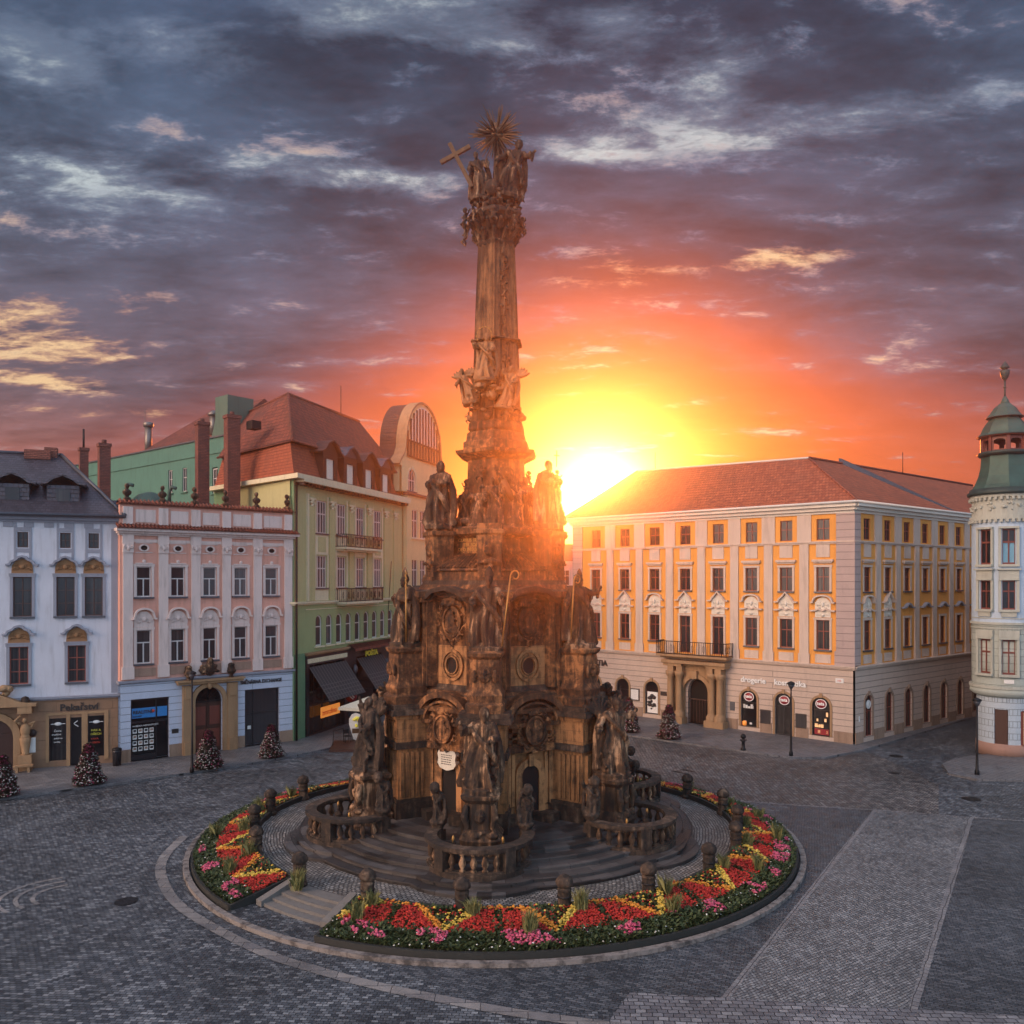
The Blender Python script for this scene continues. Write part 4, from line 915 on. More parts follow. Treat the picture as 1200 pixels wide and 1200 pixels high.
# black ground floor shop fronts
zt = 6.55; mb = MB(); wall_front(mb, 1.6, L, 0, zt, [(2.0, 7.6, .15, 5.6), (9.7, 14.5, .15, 5.6), (15.9, 18.6, .15, 5.6)], -.12, .6); mb.box(1.59, 1.6, -.12, 0, 0, zt).build('shopfront', m_black, gb)
mb = MB().box(8.2, 9.0, -.2, -.12, .3, 4.2); mb.build('grey_panel', m_char, gb)
mb = cornice(MB(), 1.7, 8.1, 6.35, [(.1, .2), (.14, .34)]); mb.build('shop_cornice', m_sand, gb)
mb = MB().add([(8.2,-.1,6.75),(L,-.1,6.75),(L,-.8,6.4),(8.2,-.8,6.4)], [(0,1,2,3),(3,2,1,0)]).box(8.2, L, -.82, -.77, 6.2, 6.45); mb.build('tiled_canopy', m_redtile2, gb, uv=True)
MB().box(1.75, 8.0, -.16, -.12, 5.75, 6.1).build('cream_band', m_cream, gb)
o = MB().box(2.0, 7.6, .3, .34, .15, 5.6).build('shop_window', m_glassd, gb); MB().box(4.6, 4.7, .2, .3, .15, 5.6).box(2, 7.6, .2, .3, 2.3, 2.4).build('frame', m_black, o)
o = MB().box(9.7, 14.5, .3, .34, .15, 5.6).box(15.9, 18.6, .3, .34, .15, 5.6).build('shop_window', m_glassd, gb)
lettering('POŠTA', .62, m_lety, gb, 11.0, 5.55, -.3, 'sign_lettering', .04, sx=1.25, bold=.02)
# awnings: patterned dark cloth on the shopfront
for u0, u1 in ((1.9, 7.7), (9.7, 14.6)):
    z0_, z1_ = 5.45, 2.9; a = MB().add([(u0,-.16,z0_),(u1,-.16,z0_),(u1,-2.0,z1_),(u0,-2.0,z1_),(u0,-.16,z0_-.03),(u1,-.16,z0_-.03),(u1,-2.0,z1_-.03),(u0,-2.0,z1_-.03)], [(3,2,1,0),(4,5,6,7),(0,1,5,4),(1,2,6,5),(2,3,7,6),(3,0,4,7)])
    aw = a.build('awning', m_awn, gb); mb = MB(); n = int((u1-u0)/.42)
    for i in range(n+1):
        x = u0+.05+(u1-u0-.1)*i/n; mb.add([(x-.05,-.17,z0_+.012),(x+.05,-.17,z0_+.012),(x+.05,-1.99,z1_+.016),(x-.05,-1.99,z1_+.016)], [(3,2,1,0)])
    for j in range(1, 9):
        t = j/9; y_ = -.16-1.84*t; z_ = z0_+(z1_-z0_)*t; mb.add([(u0,y_-.03,z_+.0),(u1,y_-.03,z_+.0),(u1,y_,z_+.055),(u0,y_,z_+.055)], [(0,1,2,3)]) if t > .45 else None
    mb.build('awning_pattern', m_awnp, aw); MB().tube([(u0,-2,z1_),(u0,-.16,z1_)], .03, 5).tube([(u1,-2,z1_),(u1,-.16,z1_)], .03, 5).build('awning_arms', m_iron, aw)
o = MB().box(3.6, 6.6, -.22, -.16, 1.25, 2.1).build('lit_sign', m_glow, gb); lettering('zmrzlina', .62, m_letr, o, 3.75, 1.45, -.24, 'lettering', .01, sx=1.1)
mb = MB().push(T(6.9, -1.1, 2.65) @ RZ(90) @ RX(90)).lathe([(.01,-.05),(.52,-.05),(.52,.05),(.01,.05)], 20); mb.pop(); rs = mb.build('round_sign', m_redsign, gb)
mb = MB().push(T(6.9, -1.1, 2.65) @ RZ(90)).push(RY(-35)).box(-.35, .35, -.07, -.055, -.14, -.04).box(-.35, .35, -.07, -.055, .04, .14).box(-.35, .35, .055, .07, -.14, -.04).box(-.35, .35, .055, .07, .04, .14); mb.build('sign_stripes', m_letw, rs)
for u in (9.05, 15.2):
    o = MB().push(T(u, -.35, 4.6)).ell((0,0,0), (.28,.2,.38)).tube([(0,.2,.3),(0,0,.4)], .04, 6); o.pop(); o.build('wall_lamp', m_lead, gb)
MB().tube([(.12,-.16,0),(.12,-.16,19.6)], .08, 8).build('drainpipe', m_iron, gb)
MB().tube([(L-3.3,-.1,9),(L-2.6,-.1,14.0)], .03, 5).build('flag_pole', m_iron, gb)

# ================================================================ GABLED BUILDING
gg, L = frame_of('gabled_building', (-10.7, 80.9), (-7.6, 90.7), 'pale yellow building with tall rounded gable of glazed bars', 'building')
def gab(k=1.0, n=16):   # horseshoe gable outline, half
    pts = []
    for i in range(n+1):
        t = i/n; a = R(180-90*t); pts.append((-4.3*k*abs(math.cos(a)), 25.4+4.6*k*math.sin(a)))
    return pts
c = 3.9; left = [(c-5.9, 23.2), (c-5.6, 23.6), (c-4.9, 24.2), (c-4.45, 24.9)]+[(c+x, z) for x, z in gab()]; right_ = [(2*c-x, z) for x, z in left[::-1]][1:]
outl = left+right_
holes = [(u-.7, u+.7, 16.4, 19.2) for u in (1.9, 3.9, 6.0, 8.2)]+[(u-.7, u+.7, 11.6, 14.2) for u in (1.9, 3.9, 6.0, 8.2)]+[(u-.7, u+.7, 7.2, 9.4, 1) for u in (1.9, 3.9, 6.0, 8.2)]
mb = MB(); wall_front(mb, 0, L, 0, 20.6, holes, -.5, .25); body(mb, 0, L, 0, 20.6, 10, -.14); mb.box(0, .01, -.5, 0, 0, 20.6)
wall_front(mb, c-5.2, c+5.2, 20.8, 23.2, [(.1, 1.9, 20.95, 23.1, 1), (5.9, 7.7, 20.95, 23.1, 1)], -.55, .25); mb.pxz([(x, z) for x, z in outl[::-1]]+[] , -.55, .3); mb.box(c-5.2, c+5.2, -.3, .3, 20.8, 23.2)
mb.build('wall', m_yellowp, gg, fix=False)
MB().band(outl[::-1], -.2, -.72, .35).build('gable_moulding', m_sand, gg)
mb = MB(); mb.pxz([(x, z+.05) for x, z in outl[::-1]], .36, 2.2); mb.box(c-5.4, c+5.4, .3, 6.5, 20.8, 23.3); mb.build('gable_roof', m_darkroof, gg, uv=True)
cornice(MB(), 0, L, 20.5, [(.12, .15), (.16, .35)], -.5).build('cornice', m_lead, gg)
mb = MB(); mb.box(c-4.1, c+4.1, -.73, -.6, 24.25, 24.42).box(c-4.1, c+4.1, -.73, -.6, 25.75, 25.92)
for i in range(12):
    x = -3.96+.72*i; top = 25.6+3.9*math.sqrt(max(0, 1-(x/4.15)**2)); mb.box(c+x-.085, c+x+.085, -.72, -.6, 24.4, max(top, 25.8))
gz = mb.build('gable_glazing', m_darkwood, gg)
MB().pxz([(c-3.75,24.4),(c+3.75,24.4),(c+3.75,25.8)]+[(c+3.4*math.cos(R(a)), 25.7+4.0*math.sin(R(a))) for a in range(5, 180, 10)]+[(c-3.75,25.8)], -.6, -.56).build('pane', m_glassb if False else m_stucco, gz)
MB().box(c-3.75, c+3.75, -.612, -.605, 24.45, 25.75).build('lower_panes', m_sand, gz)
WGb = Win(1.4, 2.8, nx=2, bars=(.62,), frame=m_whiteframe, glass=m_glassb, sill=m_cream, fw=.08, mw=.1)
WGc = Win(1.4, 2.2, 1, nx=2, bars=(.6,), frame=m_whiteframe, glass=m_glassb, sill=m_cream, fw=.08, mw=.1); WGd = Win(1.8, 2.15, 1, nx=3, bars=(.5,), frame=m_whiteframe, glass=m_glassb, sill=m_lead, sur=m_cream, fw=.08, mw=.08)
for u in (1.9, 3.9, 6.0, 8.2): WGb.put(gg, u, 16.4, -.5); WGb.put(gg, u, 11.5, -.5); WGc.put(gg, u, 7.2, -.5)
WGd.put(gg, 1.0, 20.95, -.55); WGd.put(gg, 6.8, 20.95, -.55)
MB().tube([(-3,5,27.8),(-3,5,30.8)], .04, 5).build('roof_antenna', m_iron, gg)

# ================================================================ TURQUOISE HOUSE behind
tq, L = frame_of('turquoise_house', (-46.2, 90.0), (-24.8, 72.3), 'tall turquoise rear house with bare firewall, tiled roof and brick stacks', 'house')
mb = MB(); wall_front(mb, -6, L, 0, 24.9, [(17.7, 18.5, 20.4, 22.6), (20.3, 21.1, 20.4, 22.6), (25.4, 26.3, 19.8, 22.2)], 0, .2); body(mb, -6, L, 0, 24.9, 12, .25); mb.build('wall', m_turq, tq)
cornice(MB(), -6, L, 23.4, [(.12, .1)]).build('ledge', m_turq, tq); cornice(MB(), -6, L, 24.8, [(.12, .15)]).build('coping', m_lead, tq)
for u in (18.1, 20.7, 25.85): Win(.85, 2.2, bars=(.6,), frame=m_whiteframe, glass=m_glass, sill=m_turq, fw=.08).put(tq, u, 20.4 if u < 24 else 19.9)
MB().add([(11.5,.3,24.9),(25.2,.3,24.9),(25.2,12,24.9),(11.5,12,24.9),(15.8,5.5,29.3),(25.2,5.5,29.3)], [(0,1,5,4),(1,2,5),(2,3,4,5),(3,0,4)]).build('roof', m_redtile2, tq, uv=True)
MB().box(24.9, 26.9, .6, 3.2, 23.0, 28.6).pxz([(23.4,23.0),(24.9,23.0),(24.9,26.6)], .6, 3.0).build('parapet_block', m_parapet, tq)
MB().tube([(23.6,1.2,25.5),(23.6,1.2,27.2)], .36, 12).lathe([(.48,27.2),(.5,27.4),(.15,27.7)], 12, (23.6, 1.2, 0)).build('roof_vent', m_oxid, tq)
MB().tube([(11.5,1.2,24.9),(11.5,1.2,27.6)], .34, 12).lathe([(.45,27.6),(.5,27.8),(.5,28.0),(.3,28.1)], 10, (11.5,1.2,0)).tube([(10.8,1.2,24.9),(10.8,1.2,29.6)], .03, 4).build('steel_chimney', m_oxid, tq)
MB().tube([(24.4,-.12,19),(24.4,-.12,24.3)], .12, 6).ell((24.4,-.15,24.4), (.35,.25,.3)).build('drainpipe', m_iron, tq)
def chimney(px, top, bot, Yd, wpx, z0):
    x = (px-600)/974*Yd; zt_ = 12.2+(680-top)*Yd/974; w_ = wpx*Yd/974
    return x, Yd, zt_, w_
stacks = [(122, 520, 57.5+6, 12, 'brick chimney stack standing at the right end of the slate roof'), (98, 525, 66, 9, 'slim brick chimney with iron pipe, leftmost of the chimneys'),
          (237, 495, 66.5, 13, 'tall brick chimney stack behind the third parapet bust'), (272, 487, 66.0, 15, 'tallest and broadest brick chimney stack beside the green firewall')]
for px, top, Yd, wp, lab in stacks:
    x, yy, zt_, w_ = chimney(px, top, 0, Yd, wp, 0)
    o = thing('chimney_stack', lab, 'chimney', (x, yy, 13.0), R(38))
    MB().box(-w_/2, w_/2, -w_*.45, w_*.45, 0, zt_-13.0-.25).box(-w_/2-.07, w_/2+.07, -w_*.45-.07, w_*.45+.07, zt_-13-.25, zt_-13).build('stack', m_brick, o, uv=True)
    MB().tube([(0,0,zt_-13),(0,0,zt_-13+(1.5 if wp == 9 else .3))], .08 if wp == 9 else .18, 8).build('flue', m_brick if wp != 9 else m_iron, o)
# ================================================================ YELLOW PALACE (right)
A = Vector((5.84, 79.0)); B = Vector((25.2, 61.3)); C_ = Vector((25.2+16*1.75, 61.3+13*1.75))
yp, L = frame_of('yellow_palace', A, B, 'long yellow palace with grey pink pilasters, red roof and columned balcony portal', 'palace')
ang = math.atan2(B.y-A.y, B.x-A.x); inv = (Matrix.Translation((A.x, A.y, 0)) @ Matrix.Rotation(ang, 4, 'Z')).inverted()
def lc(x, y): v = inv @ Vector((x, y, 0)); return Vector((v.x, v.y))
sideL = (C_-B).length; SM = inv @ Matrix.Translation((B.x, B.y, 0)) @ Matrix.Rotation(math.atan2(C_.y-B.y, C_.x-B.x), 4, 'Z')   # side facade frame inside the palace frame
c8 = [2.68, 5.9, 9.05, 12.1, 15.2, 18.15, 21.05, 23.95]; s11 = [1.95+3.15*i for i in range(11)]
Z3, Z2, Z1 = 15.25, 11.35, 6.95
def floors(cols, doors=()):
    h = []
    for u in cols:
        h += [(u-.5, u+.5, Z3, Z3+1.6), (u-.5, u+.5, Z2, Z2+1.85), (u-.5, u+.5, (6.05 if u in doors else Z1), Z1+2.25)]
    return h
def palace_front(M, L, cols, doors, arches, name):
    mb = MB().push(M); wall_front(mb, 0, L, 5.75, 17.4, floors(cols, doors)); mb.build(name, m_orangep, yp)
    mb = MB().push(M); wall_front(mb, 0, L, 0, 5.6, arches, -.12, .45); mb.build('ground_floor', m_rust, yp, uv=True)
    segs = []; last = 0
    for a in sorted(arches): segs.append((last, a[0]-.28)); last = a[1]+.28
    segs.append((last, L))
    for a, b in segs:
        if b > a: MB().push(M).box(a, b, -.17, -.12, 0, .95).build('plinth', m_plinth, yp)
    mb = MB().push(M)
    for a, b in zip(cols, cols[1:]):
        u = (a+b)/2; mb.box(u-.36, u+.36, -.10, .01, 6.4, 15.0); mb.box(u-.44, u+.44, -.15, .01, 5.75, 6.6); mb.box(u-.55, u+.55, -.08, .01, 15.1, 17.2); mb.box(u-.28, u+.28, -.13, .01, 14.2, 14.9)
    for u in cols:
        mb.box(u-.52, u+.52, -.06, .01, 13.95, 14.95); mb.box(u-.8, u+.8, -.22, .01, 13.6, 13.78); mb.box(u-.7, u+.7, -.12, .01, 13.48, 13.6)
        if u not in doors: mb.box(u-.6, u+.6, -.05, .01, 5.95, 6.6)
    mb.build('pilasters', m_greypink, yp)
    mb = MB().push(M); cornice(mb, 0, L, 14.95, [(.1, .12), (.1, .18)]); mb.build('storey_band', m_greypink, yp)
    mb = MB().push(M); cornice(mb, 0, L, 5.55, [(.1, .2), (.12, .32), (.08, .4)]); mb.build('string_course', m_greypink, yp)
    mb = MB().push(M); cornice(mb, 0, L, 17.2, [(.2, .12), (.26, .34), (.32, .6)]); mb.build('cornice', m_stucco, yp)
gfF = [(u-.68, u+.68, .45, 3.35, 1) for u in (2.6, 5.75, 8.83)]+[(12.42, 14.71, .12, 4.0, 1), (17.3, 18.68, .4, 3.4, 1), (20.2, 21.6, .12, 3.4, 1), (23.15, 24.55, .4, 3.45, 1)]
palace_front(Matrix.Identity(4), L, c8, (12.1, 15.2), gfF, 'front_wall')
gfS = [(u-.55, u+.55, .5, 3.6, 1) for u in s11]
palace_front(SM, sideL, s11, (), gfS, 'side_wall')
# masonry core
pts = [Vector((0, .46)), lc(*(B+Vector((0, .001))))+Vector((-.1, .46))]
d1 = (B-A).normalized(); d2 = (C_-B).normalized(); n1_ = Vector((-d1.y, d1.x)); n2_ = Vector((-d2.y, d2.x))
cin = B-d1*.55+d2*.5; core_pts = [A+n1_*.46, cin, C_-d1*.5, C_-d1*13, B-d1*13+d2*12, A+n1_*12]
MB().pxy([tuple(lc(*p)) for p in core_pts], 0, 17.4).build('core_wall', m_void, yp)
MB().add([(0,-.12,0),(0,12,0),(0,12,17.4),(0,-.12,17.4)], [(0,3,2,1)]).build('end_wall', m_greypink, yp)
# rusticated quoin at the corner
mb = MB(); mb.box(L-1.25, L+.13, -.14, .01, 5.9, 17.2); mb.box(L-1.35, L+.14, -.18, .01, 5.85, 6.9)
mb.push(SM).box(-.12, .75, -.15, .01, 5.9, 17.19).pop(); mb.build('corner_quoins', m_quoin, yp, uv=True)
mb = MB().box(0, 1.1, -.1, .01, 5.9, 17.2); mb.build('end_quoins', m_quoin, yp, uv=True)
# windows
def pedset(kind):
    h = scroll_ped(1.75, .75, kind); h.push(T(0, 0, -.62)); h.band([(-.95,0),(-.55,.02),(-.3,.14),(0,.02),(.3,.14),(.55,.02),(.95,0)], .12, -.24, 0).pop()
    s_ = MB(); s_.pxz([(-.6,-1.05),(.6,-1.05),(.6,.05),(.35,.35),(0,.62 if kind == 'peak' else .5),(-.35,.35),(-.6,.05)], -.05, 0)
    s_.push(T(0, -.04, -.5)); curl_panel(s_, 1.0, .95, random.Random(len(kind)), 6); s_.pop(); s_.push(T(0,-.04,-1.05)); curl_panel(s_, 1.0, .35, random.Random(2), 4); s_.pop()
    return h.mesh('hood', m_greypink), s_.mesh('stucco_ornament', m_stucco)
ha, sa_ = pedset('arch'); hp, sp_ = pedset('peak'); hw = scroll_ped(1.7, .8, 'wave').mesh('hood', m_greytrim)
kw = dict(frame=m_brownframe, glass=m_glass, fw=.07, mw=.07)
W3 = Win(1.0, 1.6, bars=(.55,), **kw); W2 = Win(1.0, 1.85, bars=(.6,), sill=m_lead, sur=m_greypink, **kw)
W1a = Win(1.0, 2.25, bars=(.62,), sill=m_lead, sur=m_greypink, extra=[('hood', at_z(ha, 3.5)), ('stucco_ornament', at_z(sa_, 3.5))], **kw)
W1p = Win(1.0, 2.25, bars=(.62,), sill=m_lead, sur=m_greypink, extra=[('hood', at_z(hp, 3.5)), ('stucco_ornament', at_z(sp_, 3.5))], **kw)
W1d = Win(1.0, 3.15, bars=(.72,), sur=m_greypink, extra=[('hood', at_z(hp, 4.4)), ('stucco_ornament', at_z(sp_, 4.4))], name='balcony_door', **kw)
W1w = Win(1.0, 2.25, bars=(.62,), sill=m_lead, sur=m_greypink, extra=[('hood', at_z(hw, 3.0))], **kw)
def put_on(W_, M, u, z):
    o = W_.put(yp, 0, 0); o.matrix_basis = M @ T(u, 0, z); return o
I4 = Matrix.Identity(4)
for i, u in enumerate(c8):
    put_on(W3, I4, u, Z3); put_on(W2, I4, u, Z2)
    if u in (12.1, 15.2): put_on(W1d, I4, u, 6.05)
    else: put_on(W1a if i in (2, 5, 7) else W1p, I4, u, Z1)
for i, u in enumerate(s11):
    put_on(W3, SM, u, Z3); put_on(W2, SM, u, Z2); put_on((W1a, W1p)[i] if i < 2 else W1w, SM, u, Z1)
# yellow frames round the attic windows are the wall itself; arched shop openings
WS = Win(1.36, 2.9, 1, nx=1, bars=(.66,), frame=m_black, glass=m_glassd, sur=m_sand, fw=.06, name='shop_window')
WSi = Win(1.1, 3.1, 1, nx=2, bars=(.6,), frame=m_brownframe, glass=m_glassd, sur=m_plinth, fw=.06, name='arched_window')
WD = Win(1.4, 3.28, 1, nx=2, bars=(.68,), frame=m_black, glass=m_glassd, sur=m_sand, fw=.08, name='shop_door')
for u in (2.6, 5.75, 8.83): o = put_on(WS, I4, u, .45); o.location.y = -.12
for u in (17.99, 23.85): o = put_on(WS, I4, u, .45); o.location.y = -.12
o = put_on(WD, I4, 20.9, .12); o.location.y = -.12
for u in s11: put_on(WSi, SM @ T(0, -.12, 0), u, .5)
# shop dressing
for u in (17.99, 20.95, 23.85):
    mb = MB().push(T(u, -.1, 2.85) @ RX(90)).lathe([(.01,-.03),(.42,-.03),(.42,.03),(.01,.03)], 20, sy=.85); mb.pop(); o = mb.build('round_sign', m_redsign, yp)
    mb = MB().push(T(u, -.135, 2.85) @ RX(90)).ringl(.37, .43, -.01, .012, 20, 1, .85); mb.pop(); mb.build('sign_rim', m_letw, o); lettering('teta', .36, m_letw, o, u-.31, 2.76, -.15, 'lettering', .01, bold=.012)
for u, seed in ((17.99, 1), (23.85, 2)):
    rg = random.Random(seed); mb = MB()
    for k in range(9): x = rg.uniform(-.55, .4); z = rg.choice((.62, 1.05, 1.5, 1.9)); mb.box(u+x, u+x+rg.uniform(.1,.2), -.02, .015, z, z+rg.uniform(.15,.35))
    mb.build('window_display', m_paper if seed == 1 else m_lit, yp)
MB().box(23.3, 24.4, -.02, .015, .5, .95).build('window_strip', m_redsign, yp)
MB().lathe([(.01,0),(.16,0),(.17,.3),(.08,.36),(.01,.36)], 10, (17.55, -.0, .5)).build('amber_lamp', m_glow, yp)
mb = MB().box(8.3, 9.36, -.02, .01, .55, 2.4); po = mb.build('window_poster', m_letw, yp); mb = MB(); clouds(mb, (8.83, -.03, 1.5), (.35, .0, .6), 14, 3, (.08, .2)); mb.build('poster_picture', m_letd, po)
lettering('drogerie', .62, m_letw, yp, 17.3, 4.02, -.2, 'sign_lettering', .03, sx=1.0, bold=.014); lettering('kosmetika', .62, m_letw, yp, 20.15, 4.02, -.2, 'sign_lettering', .03, sx=1.0, bold=.014)
lettering('ETIA', .72, m_letd, yp, 2.62, 4.35, -.2, 'sign_lettering', .03, sx=1.0, bold=.02)
for u in (22.3, 19.4):
    o = MB().box(u-.42, u+.42, -.2, -.12, .85, 1.95).build('display_case', m_letd, yp); MB().box(u-.34, u+.34, -.21, -.2, .93, 1.87).build('pane', m_glassb, o)
MB().box(6.6, 7.55, -.2, -.12, 1.5, 2.55).build('notice_board', m_letd, yp); MB().box(6.68, 7.47, -.215, -.2, 1.58, 2.47).build('notice_sheet', m_paper, yp)
MB().box(9.75, 10.35, -.18, -.12, 2.2, 2.55).build('name_plate', m_letd, yp); MB().box(16.35, 16.75, -.18, -.12, 1.6, 2.3).build('wall_plaque', m_lead, yp)
o = MB().box(24.95, 25.55, -.17, -.12, 4.55, 4.9).build('house_number_plate', m_paper, yp); lettering('190', .2, m_letr, o, 25.08, 4.65, -.18, 'lettering', .004)
# portal with columns and balcony
mb = MB(); c = 13.35; y0 = -.12
mb.box(10.9, 12.15, -.45, y0, .1, 5.0).box(14.75, 15.95, -.45, y0, .1, 5.0).box(12.15, 14.75, -.40, y0, 4.25, 5.0)
for (x0, x1) in ((c, 14.75),): pass
k = 12; arcp = [(c+1.17*math.cos(PI*i/k), 2.83+1.17*math.sin(PI*i/k)) for i in range(k+1)]
for (x0, q0), (x1, q1) in zip(arcp, arcp[1:]): mb.add([(x0,-.40,q0),(x1,-.40,q1),(x1,-.40,4.25),(x0,-.40,4.25)], [(0,3,2,1)])
mb.band([(c+1.15, .12), (c+1.15, 2.85)]+[(c+1.15*math.cos(PI*i/12), 2.85+1.15*math.sin(PI*i/12)) for i in range(1, 12)]+[(c-1.15, 2.85), (c-1.15, .12)], -.34, -.5, y0)
mb.box(c-.22, c+.22, -.72, -.4, 3.95, 4.6)
mb.box(10.5, 12.3, -1.0, y0, 4.95, 5.2).box(14.6, 16.3, -1.0, y0, 4.95, 5.2).box(12.3, 14.6, -.6, y0, 5.0, 5.2).box(10.4, 16.4, -1.15, y0, 5.2, 5.45)
for u in (11.2, 15.65, 12.05, 14.9): mb.box(u-.28, u+.28, -.95, -.4, 4.5, 4.95)
pt = mb.build('portal', m_sand, yp)
cm = MB().lathe([(.46,0),(.46,.9),(.38,.95),(.38,1.02),(.31,1.1),(.30,1.2),(.27,2.6),(.26,3.9),(.34,4.0),(.40,4.2),(.42,4.4)], 14).box(-.5, .5, -.45, .45, 0, .55); clouds(cm, (0,0,4.15), (.3,.3,.2), 12, 7, (.07,.12)); cme = cm.mesh('column', m_sand)
for u in (11.1, 11.95, 15.0, 15.75): link('column', cme, pt, T(u, -.75 if u in (11.1, 15.75) else -.72, .1))
balcony(yp, 9.95, 16.6, 5.95, m_iron, m_sand, h=1.1, dp=1.25, dens=.2)
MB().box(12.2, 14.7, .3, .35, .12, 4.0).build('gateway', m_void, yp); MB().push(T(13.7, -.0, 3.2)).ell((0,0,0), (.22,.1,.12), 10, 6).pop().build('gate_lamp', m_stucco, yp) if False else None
mb = MB(); mb.box(12.3, 12.45, .0, .06, .12, 3.6); 
for i in range(8): mb.box(12.55+i*.27, 12.6+i*.27, .1, .14, .12, 2.2)
mb.box(12.4, 14.7, .08, .13, 2.1, 2.2); mb.build('gate_bars', m_darkwood, yp)
# roof
ov = .7; e = [A-n1_*ov-d1*ov, B-n1_*ov*1.0+(-n2_)*0+d1*ov*.75, C_-n2_*ov, C_+n2_*13, B+n2_*13+n1_*12 if False else A+n1_*12+d1*13, A+n1_*13-d1*ov]
hz = 22.3; zr = 18.0
r0 = A+d1*3.0+n1_*6.4; r1 = B-d1*6.3+d2*5.2; r2 = C_+n2_*6.3
MB().add([(*lc(*e[0]), zr), (*lc(*e[1]), zr), (*lc(*e[2]), zr), (*lc(*(C_+n2_*13)), zr), (*lc(*(B-d1*12.5+d2*12)), zr), (*lc(*e[5]), zr), (*lc(*r0), 22.9), (*lc(*r1), hz), (*lc(*r2), hz)],
         [(0,1,7,6), (1,2,8,7), (3,4,7,8), (4,5,6,7), (5,0,6), (2,3,8)]).build('roof', m_palacetile, yp, uv=True)
mb = MB(); q = lambda p, z: (*lc(*p), z)
mb.tube([q(r0, 22.93), q(r1, hz+.04)], .09, 6); mb.build('ridge', m_stucco, yp)
for a_, b_ in ((q(e[1], zr+.02), q(r1, hz+.02)), (q(e[0], zr+.05), q(r0, 22.95))): MB().tube([a_, b_], .09, 6).build('hip_tiles', m_redtile, yp, uv=True)
mb = MB(); mb.tube([q(r1, hz+.06), q(r2, hz+.06)], .13, 6); mb.build('ridge_tiles', m_redtile2, yp, uv=True)
mb = MB(); mb.tube([q(e[0], zr-.03), q(e[1], zr-.03), q(e[2], zr-.03)], .1, 6); mb.tube([q(e[1], zr-.1), q(B-n1_*.35, 17.0), q(B-n1_*.3, 5.9)], .05, 5) if False else None; mb.build('gutter', m_stucco, yp)
fa = B+d2*15.5-n2_*.4; fb = B+d2*9.5+n2_*6.4
MB().add([q(fa-d2*.25, zr+.2), q(fa+d2*.25, zr+.2), q(fb+d2*.25, hz+.5), q(fb-d2*.25, hz+.5), q(fa-d2*.25, zr-.2), q(fa+d2*.25, zr-.2), q(fb+d2*.25, hz-.2), q(fb-d2*.25, hz-.2)], [(0,1,2,3),(0,4,5,1),(1,5,6,2),(2,6,7,3),(3,7,4,0)]).build('fire_wall', m_lead, yp)
MB().tube([q(B+d2*20+n2_*6, hz), q(B+d2*20+n2_*6, hz+2)], .035, 4).tube([q(r0+d1*2, 22.8), q(r0+d1*2, 24.6)], .03, 4).build('lightning_rod', m_iron, yp)

# ================================================================ CORNER TOWER HOUSE (far right)
TX, TY = 34.75, 58.6
th_ = thing('corner_tower_house', 'pale blue and cream corner house with round turret and green copper cap', 'house', (TX, TY, 0), R(0))
rt = 2.06
TS = T(0,0,21.2) @ SC(.88,.88,.63) @ T(0,0,-21.1)
def WG_(k): return [(-.6-k*.4, 1.3+k), (.6, -1.6-k), (26, -1.6-k), (48, 38)]
def ring_wall(mb, r, z0, z1, holes, n=48, rev=.2):
    """round wall; holes: (angle in degrees measured from the viewer side, half width deg, z0, z1)"""
    angs = sorted({i*360/n-180 for i in range(n+1)}|{h[0]-h[1] for h in holes}|{h[0]+h[1] for h in holes}); zs = sorted({z0, z1}|{h[2] for h in holes}|{h[3] for h in holes})
    P = lambda a, z, q=r: (q*math.sin(R(a)), -q*math.cos(R(a)), z)
    for a, b in zip(angs, angs[1:]):
        for c_, d_ in zip(zs, zs[1:]):
            m_ = (a+b)/2; zc = (c_+d_)/2
            if any(abs(m_-h[0]) < h[1] and h[2] < zc < h[3] for h in holes): continue
            mb.add([P(a,c_), P(b,c_), P(b,d_), P(a,d_)], [(0,1,2,3)])
    for h in holes:
        a, b = h[0]-h[1], h[0]+h[1]
        mb.add([P(a,h[2]), P(a,h[3]), P(a,h[3],r-rev), P(a,h[2],r-rev)], [(0,1,2,3)]); mb.add([P(b,h[2]), P(b,h[3]), P(b,h[3],r-rev), P(b,h[2],r-rev)], [(3,2,1,0)])
        mb.add([P(a,h[3]), P(b,h[3]), P(b,h[3],r-rev), P(a,h[3],r-rev)], [(0,1,2,3)]); mb.add([P(a,h[2]), P(b,h[2]), P(b,h[2],r-rev), P(a,h[2],r-rev)], [(3,2,1,0)])
wa = [-66, -24, 62]
lv = [(12.75, 15.5, m_tower, 11.2, 17.0), (9.55, 12.1 if False else 11.9, m_tower, 8.9, 11.2 if False else 12.3), (5.55, 8.05, m_towerr, 4.6, 8.9)]
mb = MB(); ring_wall(mb, rt, 9.2, 16.4, [(a, 11, 13.3, 15.75) for a in wa]+[(a, 11, 10.2, 12.2) for a in wa]); 
mb.pxy(WG_(0), 9.2, 16.6); mb.lathe([(1.8,9.2),(1.8,16.4)], 24); mb.build('wall', m_tower, th_)
mb = MB(); ring_wall(mb, rt+.0, 4.7, 9.2, [(a, 11, 5.75, 8.15) for a in wa]); mb.pxy(WG_(.05), 4.7, 9.2); mb.lathe([(1.9,4.7),(1.9,9.2)], 24); mb.lathe([(1.2,3.9),(1.8,4.1),(2.2,4.4),(rt+.1,4.7),(1,4.72)], 32); mb.build('lower_wall', m_towerr, th_, uv=True)
mb = MB()
